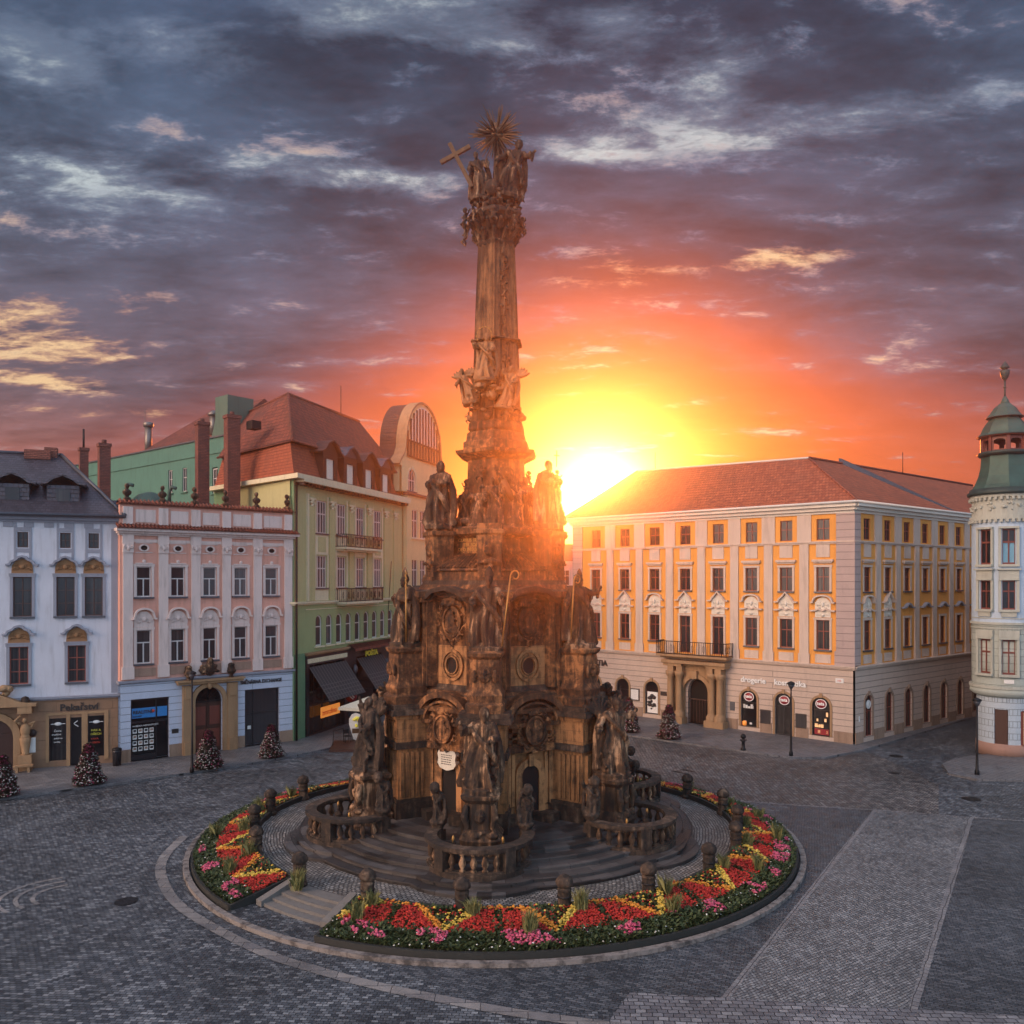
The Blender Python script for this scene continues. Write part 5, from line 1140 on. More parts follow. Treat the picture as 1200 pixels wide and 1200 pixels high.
for z, hh, p in ((16.4, .25, .14), (16.65, 1.3, .0), (17.95, .22, .12), (9.15, .16, .12), (8.85, .08, .07), (4.72, .2, .16), (9.55, .06, .04)): mb.lathe([(1.5,z),(rt+p,z),(rt+p,z+hh),(1.5,z+hh)], 40, smooth=False)
for i in range(40): a = R(i*9); mb.push(T((rt+.1)*math.sin(a), -(rt+.1)*math.cos(a), 0) @ RZ(i*9)); mb.box(-.09, .09, -.12, .1, 16.2, 16.4); mb.box(-.08, .08, -.1, .1, 17.75, 17.95); mb.pop()
for a in wa:
    mb.push(RZ(a) @ T(0, -rt, 0))
    for z0, z1 in ((13.3, 15.75), (10.2, 12.2), (5.75, 8.15)):
        mb.box(-.62, .62, -.2, .08, z0-.16, z0); mb.box(-.6, .6, -.16, .08, z1, z1+.14); mb.box(-.62,-.46,-.07,.08,z0,z1).box(.46,.62,-.07,.08,z0,z1)
    mb.box(-.6, .6, -.1, .06, 12.25, 12.9).box(-.7, .7, -.24, .06, 12.9, 13.0).box(-.45, .45, -.1, .06, 9.7, 10.04).box(-.62, .62, -.08, .06, 8.3, 8.75).pop()
mb.build('cream_mouldings', m_towerc, th_)
rb_ = MB()
for a in range(-160, 161, 40):
    rb_.push(RZ(a+20) @ T(0, -rt-.01, 17.3)); clouds(rb_, (0,0,0), (.5,.02,.25), 10, abs(a)+3, (.06,.13)); rb_.pop()
sculpt(rb_, 'stucco_garland', m_towerc, th_, .05, .02)
fm = MB().box(-.44, -.34, .0, .1, 0, 1).box(.34, .44, 0, .1, 0, 1).box(-.34, .34, 0, .1, 0, .05).box(-.34, .34, 0, .1, .95, 1).box(-.34, .34, 0, .1, .6, .65).box(-.04, .04, .005, .095, .05, .95).mesh('window', m_redwood); pm = MB().box(-.4, .4, .1, .13, 0, 1).mesh('pane', m_glass); pmb = MB().box(-.4, .4, .1, .13, 0, 1).mesh('pane', simple('pale_blue_blind', (.16,.36,.50), .7))
for a in wa:
    for z0, z1 in ((13.3, 15.75), (10.2, 12.2), (5.75, 8.15)):
        o = link('window', fm, th_, RZ(a) @ T(0, -rt+.12, z0) @ SC(1, 1, z1-z0)); link('pane', pm, o)
        if a == -24 and z0 > 13: link('blind', MB().box(-.34, .34, .07, .09, .05, .6).mesh('blind', pmb.materials[0]), o)
# ground floor, recessed
mb = MB(); ring_wall(mb, 1.75, .9, 4.1, [(-38, 14, .9, 3.3), (22, 20, .9, 3.2)], 36, .25); mb.pxy(WG_(-.3), .9, 4.75); mb.lathe([(1.3,.9),(1.3,4.1)], 20); mb.build('ground_floor', m_towerg, th_, uv=True)
MB().lathe([(1.82,0.0),(1.82,.9),(1.0,.92)], 30).pxy(WG_(-.24), 0, .9).build('plinth', m_rosepl, th_)
MB().push(RZ(-38) @ T(0,-1.6,0)).box(-.38, .38, -.05, .03, .2, 3.3).build('shop_door', m_darkwood, th_); MB().push(RZ(22) @ T(0,-1.62,0)).box(-.5, .5, -.06, .02, .95, 3.15).build('shop_window', m_lit, th_)
MB().push(RZ(22) @ T(0,-1.66,0)).box(-.56,-.48,-.1,.05,.85,3.25).box(.48,.56,-.1,.05,.85,3.25).box(-.56,.56,-.1,.05,3.17,3.25).build('shop_frame', m_redwood, th_)
o = MB().push(RZ(-24) @ T(0, -rt-.02, 0)).box(-.3, .3, -.06, 0, 5.15, 5.4).build('house_number_plate', m_paper, th_)
# roof of the wing
MB().add([(.8,-2.2,16.6),(26,-2.2,16.6),(48.3,38.3,16.6),(26,4,20.5)], [(0,1,3),(0,3,2)]).box(1.2, 26, -2.25, -2.05, 16.45, 16.62).build('roof', m_slate, th_, uv=True)
# copper cap
MB().lathe([(1.8,18.1),(2.34,18.15),(2.36,18.35),(2.2,18.45),(2.2,18.6)], 40).build('cap_eaves', m_copperd, th_)
MB().lathe([(2.15,18.5),(1.9,18.9),(1.66,19.5),(1.53,20.1),(1.46,21.0)], 8, smooth=False, rot=R(22.5)).build('cap_skirt', m_copper, th_)
ln = MB().lathe([(1.4,20.9),(1.62,20.95),(1.78,21.1),(1.66,21.22),(1.4,21.22)], 24).build('lantern_ledge', m_copperd, th_)
mb = MB().push(TS)
for i in range(8): a = 22.5+i*45; mb.push(RZ(a) @ T(0, -1.62, 0)).box(-.12, .12, -.1, .1, 21.1, 22.8).pop()
for i in range(8):
    mb.push(RZ(i*45) @ T(0, -1.5, 0)); wall_front(mb, -.6, .6, 21.15, 22.75, [(-.42, .42, 21.3, 22.45, .6)], 0, .1); mb.pop()
mb.lathe([(1.5,22.7),(1.85,22.75),(2.0,22.9),(1.2,22.95)], 24); mb.build('lantern', m_redwood, th_)
MB().push(TS).lathe([(1.98,22.9),(1.72,23.3),(1.55,23.9),(1.28,24.5),(1.02,25.0)], 8, smooth=False, rot=R(22.5)).lathe([(1.35,25.0),(1.3,25.08),(1.05,25.5),(.78,26.1),(.42,26.55),(.15,26.85)], 8, smooth=False, rot=R(22.5)).lathe([(.35,26.6),(.3,26.8),(.1,27.4)], 10).build('dome', m_copper, th_)
MB().push(TS).lathe([(1.98,22.86),(2.03,22.9),(1.98,22.95)], 24).lathe([(1.3,24.95),(1.38,25.0),(1.3,25.06)], 24).build('dome_bands', m_copperd, th_)
MB().push(TS).tube([(0,0,26.8),(0,0,29.4)], .07, 6).ell((0,0,28.4), (.14,.14,.09)).lathe([(.05,29.1),(.25,29.5),(.34,29.95),(.36,30.3),(.1,30.4)], 12).lathe([(.1,30.35),(.36,30.6),(.3,30.75),(.05,31.3)], 10).build('finial', m_copperd, th_)

# ================================================================ rear houses seen between the column and the palace
for i, (x, y, w_, h, mt, lab, rz) in enumerate([(-7.2, 96, 8.0, 15.2, m_cream, 'cream house far behind the column beside the rounded gable', -4), (1.2, 97, 7.5, 14.0, m_pinktrim, 'pale house far behind the column next to the yellow palace', -6)]):
    o = thing('rear_house', lab, 'house', (x, y, 0), R(rz)); cols = [1.2+1.9*k for k in range(int((w_-1)/1.9)+1) if 1.2+1.9*k < w_-.7]
    holes = [(u-.5, u+.5, z, z+1.8) for u in cols for z in (4.6, 8.2, 11.6)]
    mb = MB(); wall_front(mb, 0, w_, 0, h, holes); body(mb, 0, w_, 0, h, 9, .3); mb.box(0, .01, 0, .3, 0, h); mb.box(w_-.01, w_, 0, .3, 0, h); mb.build('wall', mt, o)
    WW = Win(1.0, 1.8, frame=m_whiteframe, glass=m_glassb, sill=mt)
    for u in cols:
        for z in (4.6, 8.2, 11.6): WW.put(o, u, z)
    cornice(MB(), 0, w_, h, [(.2, .2), (.2, .35)]).build('cornice', m_stucco, o)
    MB().add([(-.3,-.4,h+.4),(w_+.3,-.4,h+.4),(w_+.3,9.4,h+.4),(-.3,9.4,h+.4),(1.5,4.5,h+2.6),(w_-1.5,4.5,h+2.6)], [(0,1,5,4),(1,2,5),(2,3,4,5),(3,0,4)]).build('roof', m_redtile, o, uv=True)
# ================================================================ ROUND PLAZA
PZ = .55
def rp(r, a, z=0.0, sq=True):   # polar round the column, angle from the viewer side, anticlockwise seen from above = to the right
    x = r*math.sin(R(a)); y = -r*math.cos(R(a))
    if sq and y > 0: y *= .84
    return (CX+x, CY+y, z)
GAP0, GAP1 = -44.0, -25.0
mb = MB(); mb.pxy([rp(11.2, a)[:2] for a in range(0, 360, 3)], -.1, PZ); o = mb.build('plaza', G_RING); o['kind'] = 'structure'
G_KERB = stone('kerb_stone', (.22, .20, .185), (.14, .125, .115), (.06, .055, .052), .05, .1, 3, .2)
def ring_kerb(name, r0, r1, z0, z1, a0, a1, mat, step=3):
    n = max(2, int(abs(a1-a0)/step)); mb = MB(); A_ = [a0+(a1-a0)*i/n for i in range(n+1)]
    for p, q in zip(A_, A_[1:]):
        i0, i1, o0, o1 = rp(r0, p), rp(r0, q), rp(r1, p), rp(r1, q)
        mb.add([(i0[0],i0[1],z1),(i1[0],i1[1],z1),(o1[0],o1[1],z1),(o0[0],o0[1],z1),(i0[0],i0[1],z0),(i1[0],i1[1],z0),(o1[0],o1[1],z0),(o0[0],o0[1],z0)], [(3,2,1,0),(0,1,5,4),(2,3,7,6)])
    for p, fl_ in ((A_[0], 0), (A_[-1], 1)):
        a_, b_ = rp(r0, p), rp(r1, p); mb.add([(a_[0],a_[1],z0),(b_[0],b_[1],z0),(b_[0],b_[1],z1),(a_[0],a_[1],z1)], [(0,1,2,3)])
    return mb.build(name, mat)
o = ring_kerb('kerb', 13.92, 14.16, -.05, .14, 0, 360, G_KERB); o['kind'] = 'structure'
o = ring_kerb('landing_paving', 11.3, 13.95, -.02, .135, GAP0, GAP1, G_MAIN); o['kind'] = 'structure'
m_bedwall = simple('bed_edging', (.022, .024, .022), .7, var=.4); m_soil = simple('soil', (.03, .022, .016), .95, var=.5)
fb = thing('flower_bed', 'ring shaped raised bed with dark edging around the stone column', 'flower bed', (CX, CY, 0))
def under(o, p): o.parent = p; o.matrix_parent_inverse = Matrix.Translation(p.location).inverted(); return o
under(ring_kerb('edging', 13.72, 13.84, .0, .33, GAP1, 360+GAP0, m_bedwall), fb); under(ring_kerb('inner_edging', 11.18, 11.3, .3, .80, GAP1, 360+GAP0, m_bedwall), fb)
for a in (GAP0, GAP1):
    p, q = Vector(rp(11.3, a)), Vector(rp(13.8, a)); n = (q-p).normalized().cross(Vector((0,0,1)))*.06
    under(MB().add([(*(p-n).xy, .1),(*(q-n).xy, .1),(*(q+n).xy, .1),(*(p+n).xy, .1),(*(p-n).xy, .74),(*(q-n).xy, .33),(*(q+n).xy, .33),(*(p+n).xy, .74)], [(4,5,6,7),(0,1,5,4),(2,3,7,6),(1,2,6,5),(3,0,4,7)]).build('edging', m_bedwall), fb)
def bed_z(t): return .76-.44*t
mb = MB(); n = 110; A_ = [GAP1+.2+(360+GAP0-GAP1-.4)*i/n for i in range(n+1)]
for p, q in zip(A_, A_[1:]):
    for k in range(4):
        r0_, r1_ = 11.3+.605*k, 11.3+.605*(k+1); a_, b_, c__, d_ = rp(r0_, p), rp(r0_, q), rp(r1_, q), rp(r1_, p); z0_, z1_ = bed_z(k/4)-.08, bed_z((k+1)/4)-.08
        mb.add([(a_[0],a_[1],z0_),(b_[0],b_[1],z0_),(c__[0],c__[1],z1_),(d_[0],d_[1],z1_)], [(3,2,1,0)])
under(mb.build('soil', m_soil), fb)
# steps into the ring
ss = thing('entrance_steps', 'four curved stone steps with sloping cheek blocks leading up to the cobbled ring', 'steps', rp(12, -34.5))
ac = -34.5
def sbox(mb, rA, rB, a0, a1, z0, z1, n=6):
    for i in range(n):
        p, q = a0+(a1-a0)*i/n, a0+(a1-a0)*(i+1)/n; P4 = [rp(rA, p), rp(rA, q), rp(rB, q), rp(rB, p)]
        mb.add([(x, y, z1) for x, y, _ in P4]+[(x, y, z0) for x, y, _ in P4], [(3,2,1,0),(2,3,7,6),(0,1,5,4),(1,2,6,5),(3,0,4,7)])
for k in range(4):
    mb = MB(); sbox(mb, 11.1, 12.75-.37*k, ac-7.0, ac+7.0, .1, .245+.105*k); under(mb.build('step', m_stepl), ss)
for s_ in (-1, 1):
    a0, a1 = ac+s_*7.0, ac+s_*8.6; pa_, pb_, pc_, pd_ = rp(11.2, a0), rp(11.2, a1), rp(12.85, a1), rp(12.85, a0)
    mb = MB().add([(pa_[0],pa_[1],.82),(pb_[0],pb_[1],.82),(pc_[0],pc_[1],.34),(pd_[0],pd_[1],.34),(pa_[0],pa_[1],.1),(pb_[0],pb_[1],.1),(pc_[0],pc_[1],.1),(pd_[0],pd_[1],.1)], [(0,1,2,3),(4,5,1,0),(5,6,2,1),(6,7,3,2),(7,4,0,3)])
    under(mb.build('cheek_block', m_stepl, fix=True), ss)

# bollards round the ring
bpos = [(342,1041),(427,1062),(539,1077),(667,1075),(773,1058),(841,1028),(870,998),(857,975),(817,955),(762,940),(300,1003),(300,975),(328,955),(383,940)]
angs = []
for px, py in bpos:
    x, y = pg(px, py, PZ); a = math.degrees(math.atan2(x-CX, -(y-CY)))
    if (y-CY) > 0: a = math.degrees(math.atan2(x-CX, -(y-CY)/.84))
    angs.append(a)
bdesc = ['at the left end of the entrance steps', 'at the right end of the entrance steps', 'in front of the column, left of middle', 'in front of the column right of its middle', 'in front of the right balustrade',
         'at the right inner edge by red flowers', 'at the far right of the cobbled ring', 'third from the back on the right', 'second from the back on the right', 'behind the right balustrade, farthest back',
         'at the left inner edge nearest the red flowers', 'at the far left of the cobbled ring', 'second from the back on the left inner edge', 'behind the left balustrade, farthest back']
b0 = thing('stone_bollard', 'x', 'bollard', (0, 0, 0))
mb = MB().lathe([(.30,0),(.31,.12),(.25,.18),(.235,.3),(.245,.72),(.27,.78),(.22,.84),(.20,.88)], 12)
sculpt(mb, 'post', S_DARK, b0, .035, .012)
mb = MB().lathe([(.18,.84),(.30,.92),(.315,1.02),(.27,1.15),(.15,1.26),(.03,1.30)], 14); sculpt(mb, 'cap', S_DARK, b0, .035, .02, seed=3)
MB().lathe([(.262,.50),(.27,.53),(.262,.56)], 12).lathe([(.2,.40),(.2,.6)], 6).build('iron_band', m_iron, b0)
bl = []
for i, (a, ds) in enumerate(zip(angs, bdesc)):
    p = rp(11.32, a, PZ); lab = 'dark domed stone bollard '+ds
    if i == 0: b0.location = p; b0['label'] = lab; b0['group'] = 'bollards around the ring'; bl.append(b0)
    else: bl.append(dup(b0, p, R(i*40), lab, 'bollards around the ring'))
# planting
import array
rgf = random.Random(11)
class Scatter:
    """many small leaf- or petal-sized faces gathered in one mesh"""
    def __init__(s): s.v = []; s.f = []
    def blossom(s, x, y, z, r):
        o = len(s.v); t0 = rgf.uniform(0, 6.28)
        tx, ty = rgf.uniform(-.35, .35), rgf.uniform(-.35, .35)
        for k in range(5):
            a = t0+k*1.2566; s.v.append((x+r*math.cos(a), y+r*math.sin(a), z+r*(tx*math.cos(a)+ty*math.sin(a))))
        s.v.append((x, y, z+r*.75)); s.v.append((x, y, z-r*.35))
        for k in range(5): s.f.append((o+k, o+(k+1) % 5, o+5)); s.f.append((o+(k+1) % 5, o+k, o+6))
    def leaf(s, x, y, z, r, up=.6, w_=.35):
        o = len(s.v); a = rgf.uniform(0, 6.28); dx, dy = math.cos(a), math.sin(a); u = rgf.uniform(.1, up*1.6)
        s.v += [(x-dy*r*w_*.3, y+dx*r*w_*.3, z), (x+dy*r*w_*.3, y-dx*r*w_*.3, z), (x+dx*r*.6+dy*r*w_, y+dy*r*.6-dx*r*w_, z+r*u*.7), (x+dx*r*1.1, y+dy*r*1.1, z+r*u), (x+dx*r*.6-dy*r*w_, y+dy*r*.6+dx*r*w_, z+r*u*.75)]
        s.f.append((o, o+1, o+2, o+3, o+4))
    def blade(s, x, y, z, h):
        o = len(s.v); a = rgf.uniform(0, 6.28); q = rgf.uniform(.1, .55); dx, dy = math.cos(a)*h*q, math.sin(a)*h*q; w_ = .012
        s.v += [(x-w_, y, z), (x+w_, y, z), (x+dx*.4+w_, y+dy*.4, z+h*.65), (x+dx, y+dy, z+h*(1-.25*q)), (x+dx*.4-w_, y+dy*.4, z+h*.65)]
        s.f.append((o, o+1, o+2, o+3, o+4))
    def mesh(s, name, mat):
        me = bpy.data.meshes.new(name); me.from_pydata(s.v, [], s.f); me.update(); me.materials.append(mat); return me
def petal(name, c1, c2):
    m, t, b = matn(name); g = t.n('ShaderNodeNewGeometry'); r = g.outputs['Random Per Island']
    t.set(b.inputs['Base Color'], t.mix(r, c1, c2)); b.inputs['Roughness'].default_value = .7; return m
p_red = petal('red_petals', (.26, .010, .007), (.50, .028, .014)); p_yel = petal('yellow_petals', (.50, .33, .03), (.68, .50, .10)); p_ora = petal('orange_petals', (.50, .17, .015), (.66, .28, .03))
p_pink = petal('pink_petals', (.36, .03, .09), (.60, .13, .20)); p_whi = petal('white_petals', (.55, .55, .5), (.8, .8, .75)); p_mag = petal('magenta_petals', (.30, .02, .08), (.55, .08, .20))
p_leaf = petal('leaves', (.02, .035, .010), (.065, .09, .025)); p_grass = petal('grass_blades', (.10, .11, .03), (.25, .24, .09)); p_dleaf = petal('dark_leaves', (.03, .015, .012), (.06, .05, .022))
Sred, Syel, Sora, Spnk, Swhi, Slf, Sdk = [Scatter() for _ in range(7)]
vang = sorted([a for a in angs])
def near_s(a):   # signed position between planting peaks, -.5..5, 0 on a peak
    per = 17.5; return ((a-(-7.3)+per/2) % per)/per-.5
span = 360+GAP0-GAP1-.6
for _ in range(98000):
    a = GAP1+.3+span*rgf.random(); aw_ = (a+180) % 360-180
    back_ = abs(aw_) > 112
    if abs(aw_) > 150: continue
    t = rgf.random()
    if t > .985 or t < .015: continue
    r = 11.36+2.34*t; s_ = near_s(a); zb = bed_z(t)
    x, y, _z = rp(r, a); nz_ = noise.noise(Vector((x*.9, y*.9, 0))); n2_v = noise.noise(Vector((x*2.3, y*2.3, 5)))
    tv = .60*(1-abs(s_)/.31)
    if t < .62+.04*n2_v:
        if abs(t-tv) < (.085 if t > .06 else .07):
            k_ = 'y' if (s_ > 0) ^ (abs(aw_) > 60 and aw_ < 0) else 'o'
        elif t > tv: k_ = 'r' if .5-abs(s_) > .035+.03*n2_v and (t > .10 or rgf.random() < .3) and t < .66 else ('o' if t < .10 and rgf.random() < .6 else 'g')
        else: k_ = 'g' if rgf.random() < .93 else 'y'
        if k_ == 'g' and rgf.random() < .15: k_ = 'r'
        if t > .57 and k_ == 'r' and rgf.random() < .3: k_ = 'g'
    else:
        k_ = 'p' if nz_ > .16 and n2_v > -.15 and t < .92 else 'g'
        if k_ == 'g' and rgf.random() < .05: k_ = 'w'
        if t > .95: k_ = 'w' if rgf.random() < .08 else 'g'
    if k_ in 'yo' and rgf.random() < .45: continue
    if k_ == 'r' and rgf.random() < .2: continue
    if k_ == 'p' and rgf.random() < .4: k_ = 'g'
    h = zb+rgf.uniform(.0, .13)+.08*nz_+.05*n2_v
    if k_ == 'r': Sred.blossom(x, y, h, rgf.uniform(.03, .06))
    elif k_ == 'y': Syel.blossom(x, y, h+.02, rgf.uniform(.04, .07))
    elif k_ == 'o': Sora.blossom(x, y, h+.02, rgf.uniform(.04, .07))
    elif k_ == 'p': Spnk.blossom(x, y, h+.03, rgf.uniform(.03, .07))
    elif k_ == 'm': Spnk.blossom(x, y, h+.03, rgf.uniform(.03, .055))
    elif k_ == 'w' and rgf.random() < .5: Swhi.blossom(x, y, h, rgf.uniform(.025, .045)); 
    else: Slf.leaf(x, y, h-.05, rgf.uniform(.08, .17))
for _ in range(42000):
    a = GAP1+.3+span*rgf.random(); t = rgf.random(); x, y, _z = rp(11.34+2.36*t, a); Slf.leaf(x, y, bed_z(t)-.06, rgf.uniform(.07, .15), 1.0)
for S_, nm, mt, lab in ((Sred, 'red_flowers', p_red, 'red flowers massed in wedges in the ring bed'), (Syel, 'yellow_flowers', p_yel, 'yellow marigolds in zigzag rows along the inner bed edge'),
                        (Sora, 'orange_flowers', p_ora, 'orange marigolds in zigzag rows along the inner bed edge'), (Spnk, 'pink_flowers', p_pink, 'pink flowers in loose drifts along the outer bed'),
                        (Swhi, 'white_flowers', p_whi, 'tiny white flowers dotted at the outer bed edge'), (Slf, 'bed_leaves', p_leaf, 'dark green leaves covering the ring bed')):
    o = link(nm, S_.mesh(nm, mt)); tag(o, lab, 'plants', kind='stuff')
tuft = Scatter(); [tuft.blade(rgf.gauss(0, .09), rgf.gauss(0, .09), 0, rgf.uniform(.45, .95)) for _ in range(170)]; tme = tuft.mesh('grass_tuft', p_grass)
tf = [(a+2.2, 11.75, 'beside the bollard '+ds) for a, ds in zip(angs, bdesc)]+[(-21, 12.7, 'among pink flowers just right of the entrance steps'), (6, 12.9, 'in the outer bed before the column'), (30, 12.8, 'in the outer bed front right'), (57, 12.7, 'in the outer bed at the right by pink flowers'),
      (76, 13.0, 'in the outer bed at far right'), (92, 12.8, 'in the outer bed behind the far right bollard'), (-56, 12.7, 'in the outer bed left of the steps'), (-80, 13.0, 'in the outer bed at far left')]
for a, r, ds in tf:
    o = link('grass_tuft', tme); p = rp(r, a, bed_z((r-11.3)/2.5)-.05); o.location = p; o.rotation_euler = (0, 0, a); o.scale = (1, 1, rgf.uniform(.8, 1.15)); tag(o, 'ornamental grass tuft '+ds, 'plant', 'ornamental grass tufts')

# ================================================================ TRINITY COLUMN
col = thing('baroque_column', 'towering dark sandstone baroque plague column with statues and gilded sunburst top', 'monument', (CX, CY, PZ), R(-4.6))
OFF = T(0, 0, -PZ)
def cb(mb, name, mat, parent=None, **k):
    o = mb.build(name, mat, parent or col, **k)
    if parent is None: o.matrix_basis = OFF
    return o
def around(o, angles, children=True):
    out = [o]
    for a in angles:
        c = o.copy(); COL.objects.link(c); c.matrix_basis = RZ(a) @ o.matrix_basis
        for ch in list(o.children):
            q = ch.copy(); COL.objects.link(q); q.parent = c
        out.append(c)
    return out
H5 = (60, 120, 180, 240, 300)
# stairs
def lobed(r, amp, n=144):
    return [((r+amp*max(0, math.cos(R(6*a)))**.7)*math.sin(R(a)), -(r+amp*max(0, math.cos(R(6*a)))**.7)*math.cos(R(a))) for a in [i*360/n for i in range(n)]]
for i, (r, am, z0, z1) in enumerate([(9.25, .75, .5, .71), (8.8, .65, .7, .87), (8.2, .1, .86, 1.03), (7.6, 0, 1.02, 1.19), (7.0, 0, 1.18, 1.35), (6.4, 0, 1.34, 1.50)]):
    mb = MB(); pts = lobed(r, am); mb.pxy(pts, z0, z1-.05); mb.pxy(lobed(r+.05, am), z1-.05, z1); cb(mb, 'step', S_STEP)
# tier one
FA = 3.55
mb = MB(); mb.hexa([(4.15,1.5),(4.15,2.1),(4.02,2.2),(4.02,5.0)]); cb(mb, 'lower_wall', S_ASH, uv=True)
mb = MB(); mb.hexa([(4.1,4.7),(4.45,4.75),(4.5,4.95),(4.1,5.0),(4.05,6.1),(4.35,6.2),(4.75,6.35),(4.8,6.55),(4.4,6.65),(4.2,7.2),(3.9,7.3)]); cb(mb, 'lower_entablature', S_MID)
mb = MB()
mb.box(-.85, .85, -5.25, -3.2, 1.5, 4.65)
for x in (-.6, -.36, -.12, .12, .36, .6): mb.box(x-.065, x+.065, -5.42, -5.2, 2.45, 4.45)
for y in (-5.08, -4.84, -4.6, -4.36, -4.12): mb.box(-.95, -.8, y-.065, y+.065, 2.45, 4.45).box(.8, .95, y-.065, y+.065, 2.45, 4.45)
pl = cb(mb, 'lower_pillar', S_ASH, uv=True); around(pl, H5)
mb = MB().box(-1.0, 1.0, -5.4, -3.1, 1.2, 2.2).box(-.95, .95, -5.34, -3.1, 2.2, 2.35).box(-1.7, 1.7, -4.2, -3.1, 1.2, 1.9)
around(cb(mb, 'pillar_base', S_DARK), H5)
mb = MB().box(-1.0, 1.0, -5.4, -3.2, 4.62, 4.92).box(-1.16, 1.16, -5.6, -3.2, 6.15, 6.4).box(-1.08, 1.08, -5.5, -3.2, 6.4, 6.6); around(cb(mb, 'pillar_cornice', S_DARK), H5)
mb = MB().box(-.88, .88, -5.3, -3.2, 4.92, 5.95).box(-.97, .97, -5.4, -3.2, 5.95, 6.15)
for x in (-.6, -.2, .2, .6): mb.box(x-.1, x+.1, -5.35, -5.28, 5.1, 5.8)
around(cb(mb, 'pillar_entablature', S_ASH, uv=True), H5)
# panels between the pillars (local front = -y at apothem FA); rotated 30 degrees to the facets
def facet(mb): return mb.push(RZ(30) @ T(0, -FA, 0))
mb = facet(MB()); mb.band([(.42, 1.5), (.42, 3.55)]+[(.42*math.cos(PI*i/10), 3.55+.42*math.sin(PI*i/10)) for i in range(1, 10)]+[(-.42, 3.55), (-.42, 1.5)], -.30, -.14, .05)
mb.box(-.13, .13, -.24, 0, 3.95, 4.5).box(-1.2, -.95, -.1, .05, 1.5, 4.6).box(.95, 1.2, -.1, .05, 1.5, 4.6).box(-.9, -.74, -.06, .05, 2.2, 4.5).box(.74, .9, -.06, .05, 2.2, 4.5)
for z in (2.2, 2.7, 3.2): mb.box(-.74, -.72, -.05, 0, z, z+.03)
o = cb(mb, 'doorway', S_LIGHT)
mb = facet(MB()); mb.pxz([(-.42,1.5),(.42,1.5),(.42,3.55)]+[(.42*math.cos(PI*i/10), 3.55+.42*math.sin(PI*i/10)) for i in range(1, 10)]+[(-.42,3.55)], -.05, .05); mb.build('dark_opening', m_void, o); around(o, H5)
mb = facet(MB()); mb.band([(1.28*math.cos(PI*i/18), 5.95+1.05*math.sin(PI*i/18)) for i in range(19)], -.26, -.75, .3); mb.band([(1.02*math.cos(PI*i/18), 5.95+.8*math.sin(PI*i/18)) for i in range(19)], -.10, -.62, .3)
mb.pxz([(1.0*math.cos(PI*i/16), 5.9+.85*math.sin(PI*i/16)) for i in range(17)], -.35, .3).box(-1.3, 1.3, -.5, .2, 5.75, 5.95).box(-1.0, 1.0, -.3, .3, 4.7, 5.8)
for z in (5.0, 5.3): mb.box(-1.5, -.75, -.3, .2, z, z+.2).box(.75, 1.5, -.3, .2, z, z+.2)
mb.box(-1.45, 1.45, -.36, .2, 4.62, 4.85)
around(cb(mb, 'arched_pediment', S_MID), H5)
mb = facet(MB()).push(T(0,-.5,5.6)); mb.pxz([(.46*math.cos(t*PI/10), .58*math.sin(t*PI/10)) for t in range(20)], -.06, .3); mb.band([(.5*math.cos(PI*i/12), .64*math.sin(PI*i/12)) for i in range(25)], .08, -.14, .2); around(cb(mb, 'oval_medallion', S_MID), H5)
rl = MB(); facet(rl); rl.push(T(0, -.5, 5.55)); relief(rl, 1.3, 1.6, 21, 22, disc=False); rl.pop()
o = sculpt(rl, 'oval_relief', S_MID, col, .045, .02, seed=9); o.matrix_basis = OFF; around(o, H5)
# washed stone tablet over the left doorway
a_ = -30
mb = MB().push(RZ(-30) @ T(0, -FA-.22, 4.15)); tp = [(a__*1.25, b__*1.25) for a__, b__ in [(-.42,.22),(-.36,.34),(-.2,.38),(-.1,.32),(0,.26),(.1,.32),(.2,.38),(.36,.34),(.42,.22),(.38,.05),(.42,-.12),(.3,-.28),(.1,-.34),(0,-.36),(-.1,-.34),(-.3,-.28),(-.42,-.12),(-.38,.05)]]
mb.pxz(tp[::-1], -.08, .2); tb = cb(mb, 'white_tablet', plaster('pale_marble', (.70,.66,.56), gr=.2))
mb = MB(); rgt = random.Random(4)
for z in (.22, .12, .02, -.08, -.18):
    x = -.3
    while x < .26: l_ = rgt.uniform(.04, .12); mb.box(x, min(x+l_, .3), -.09, -.08, z, z+.035); x += l_+.03
mb2 = MB().push(RZ(-30) @ T(0, -FA-.22, 4.15)); mb2.add(mb.v, mb.f); mb2.build('inscription', m_letd, tb)
mb = MB().push(RZ(-30) @ T(0, -FA-.12, 4.15)); clouds(mb, (0, 0, 0), (.5, .05, .42), 26, 14, (.07, .13)); o = sculpt(mb, 'tablet_frame', S_MID, col, .04, .02); o.matrix_basis = OFF
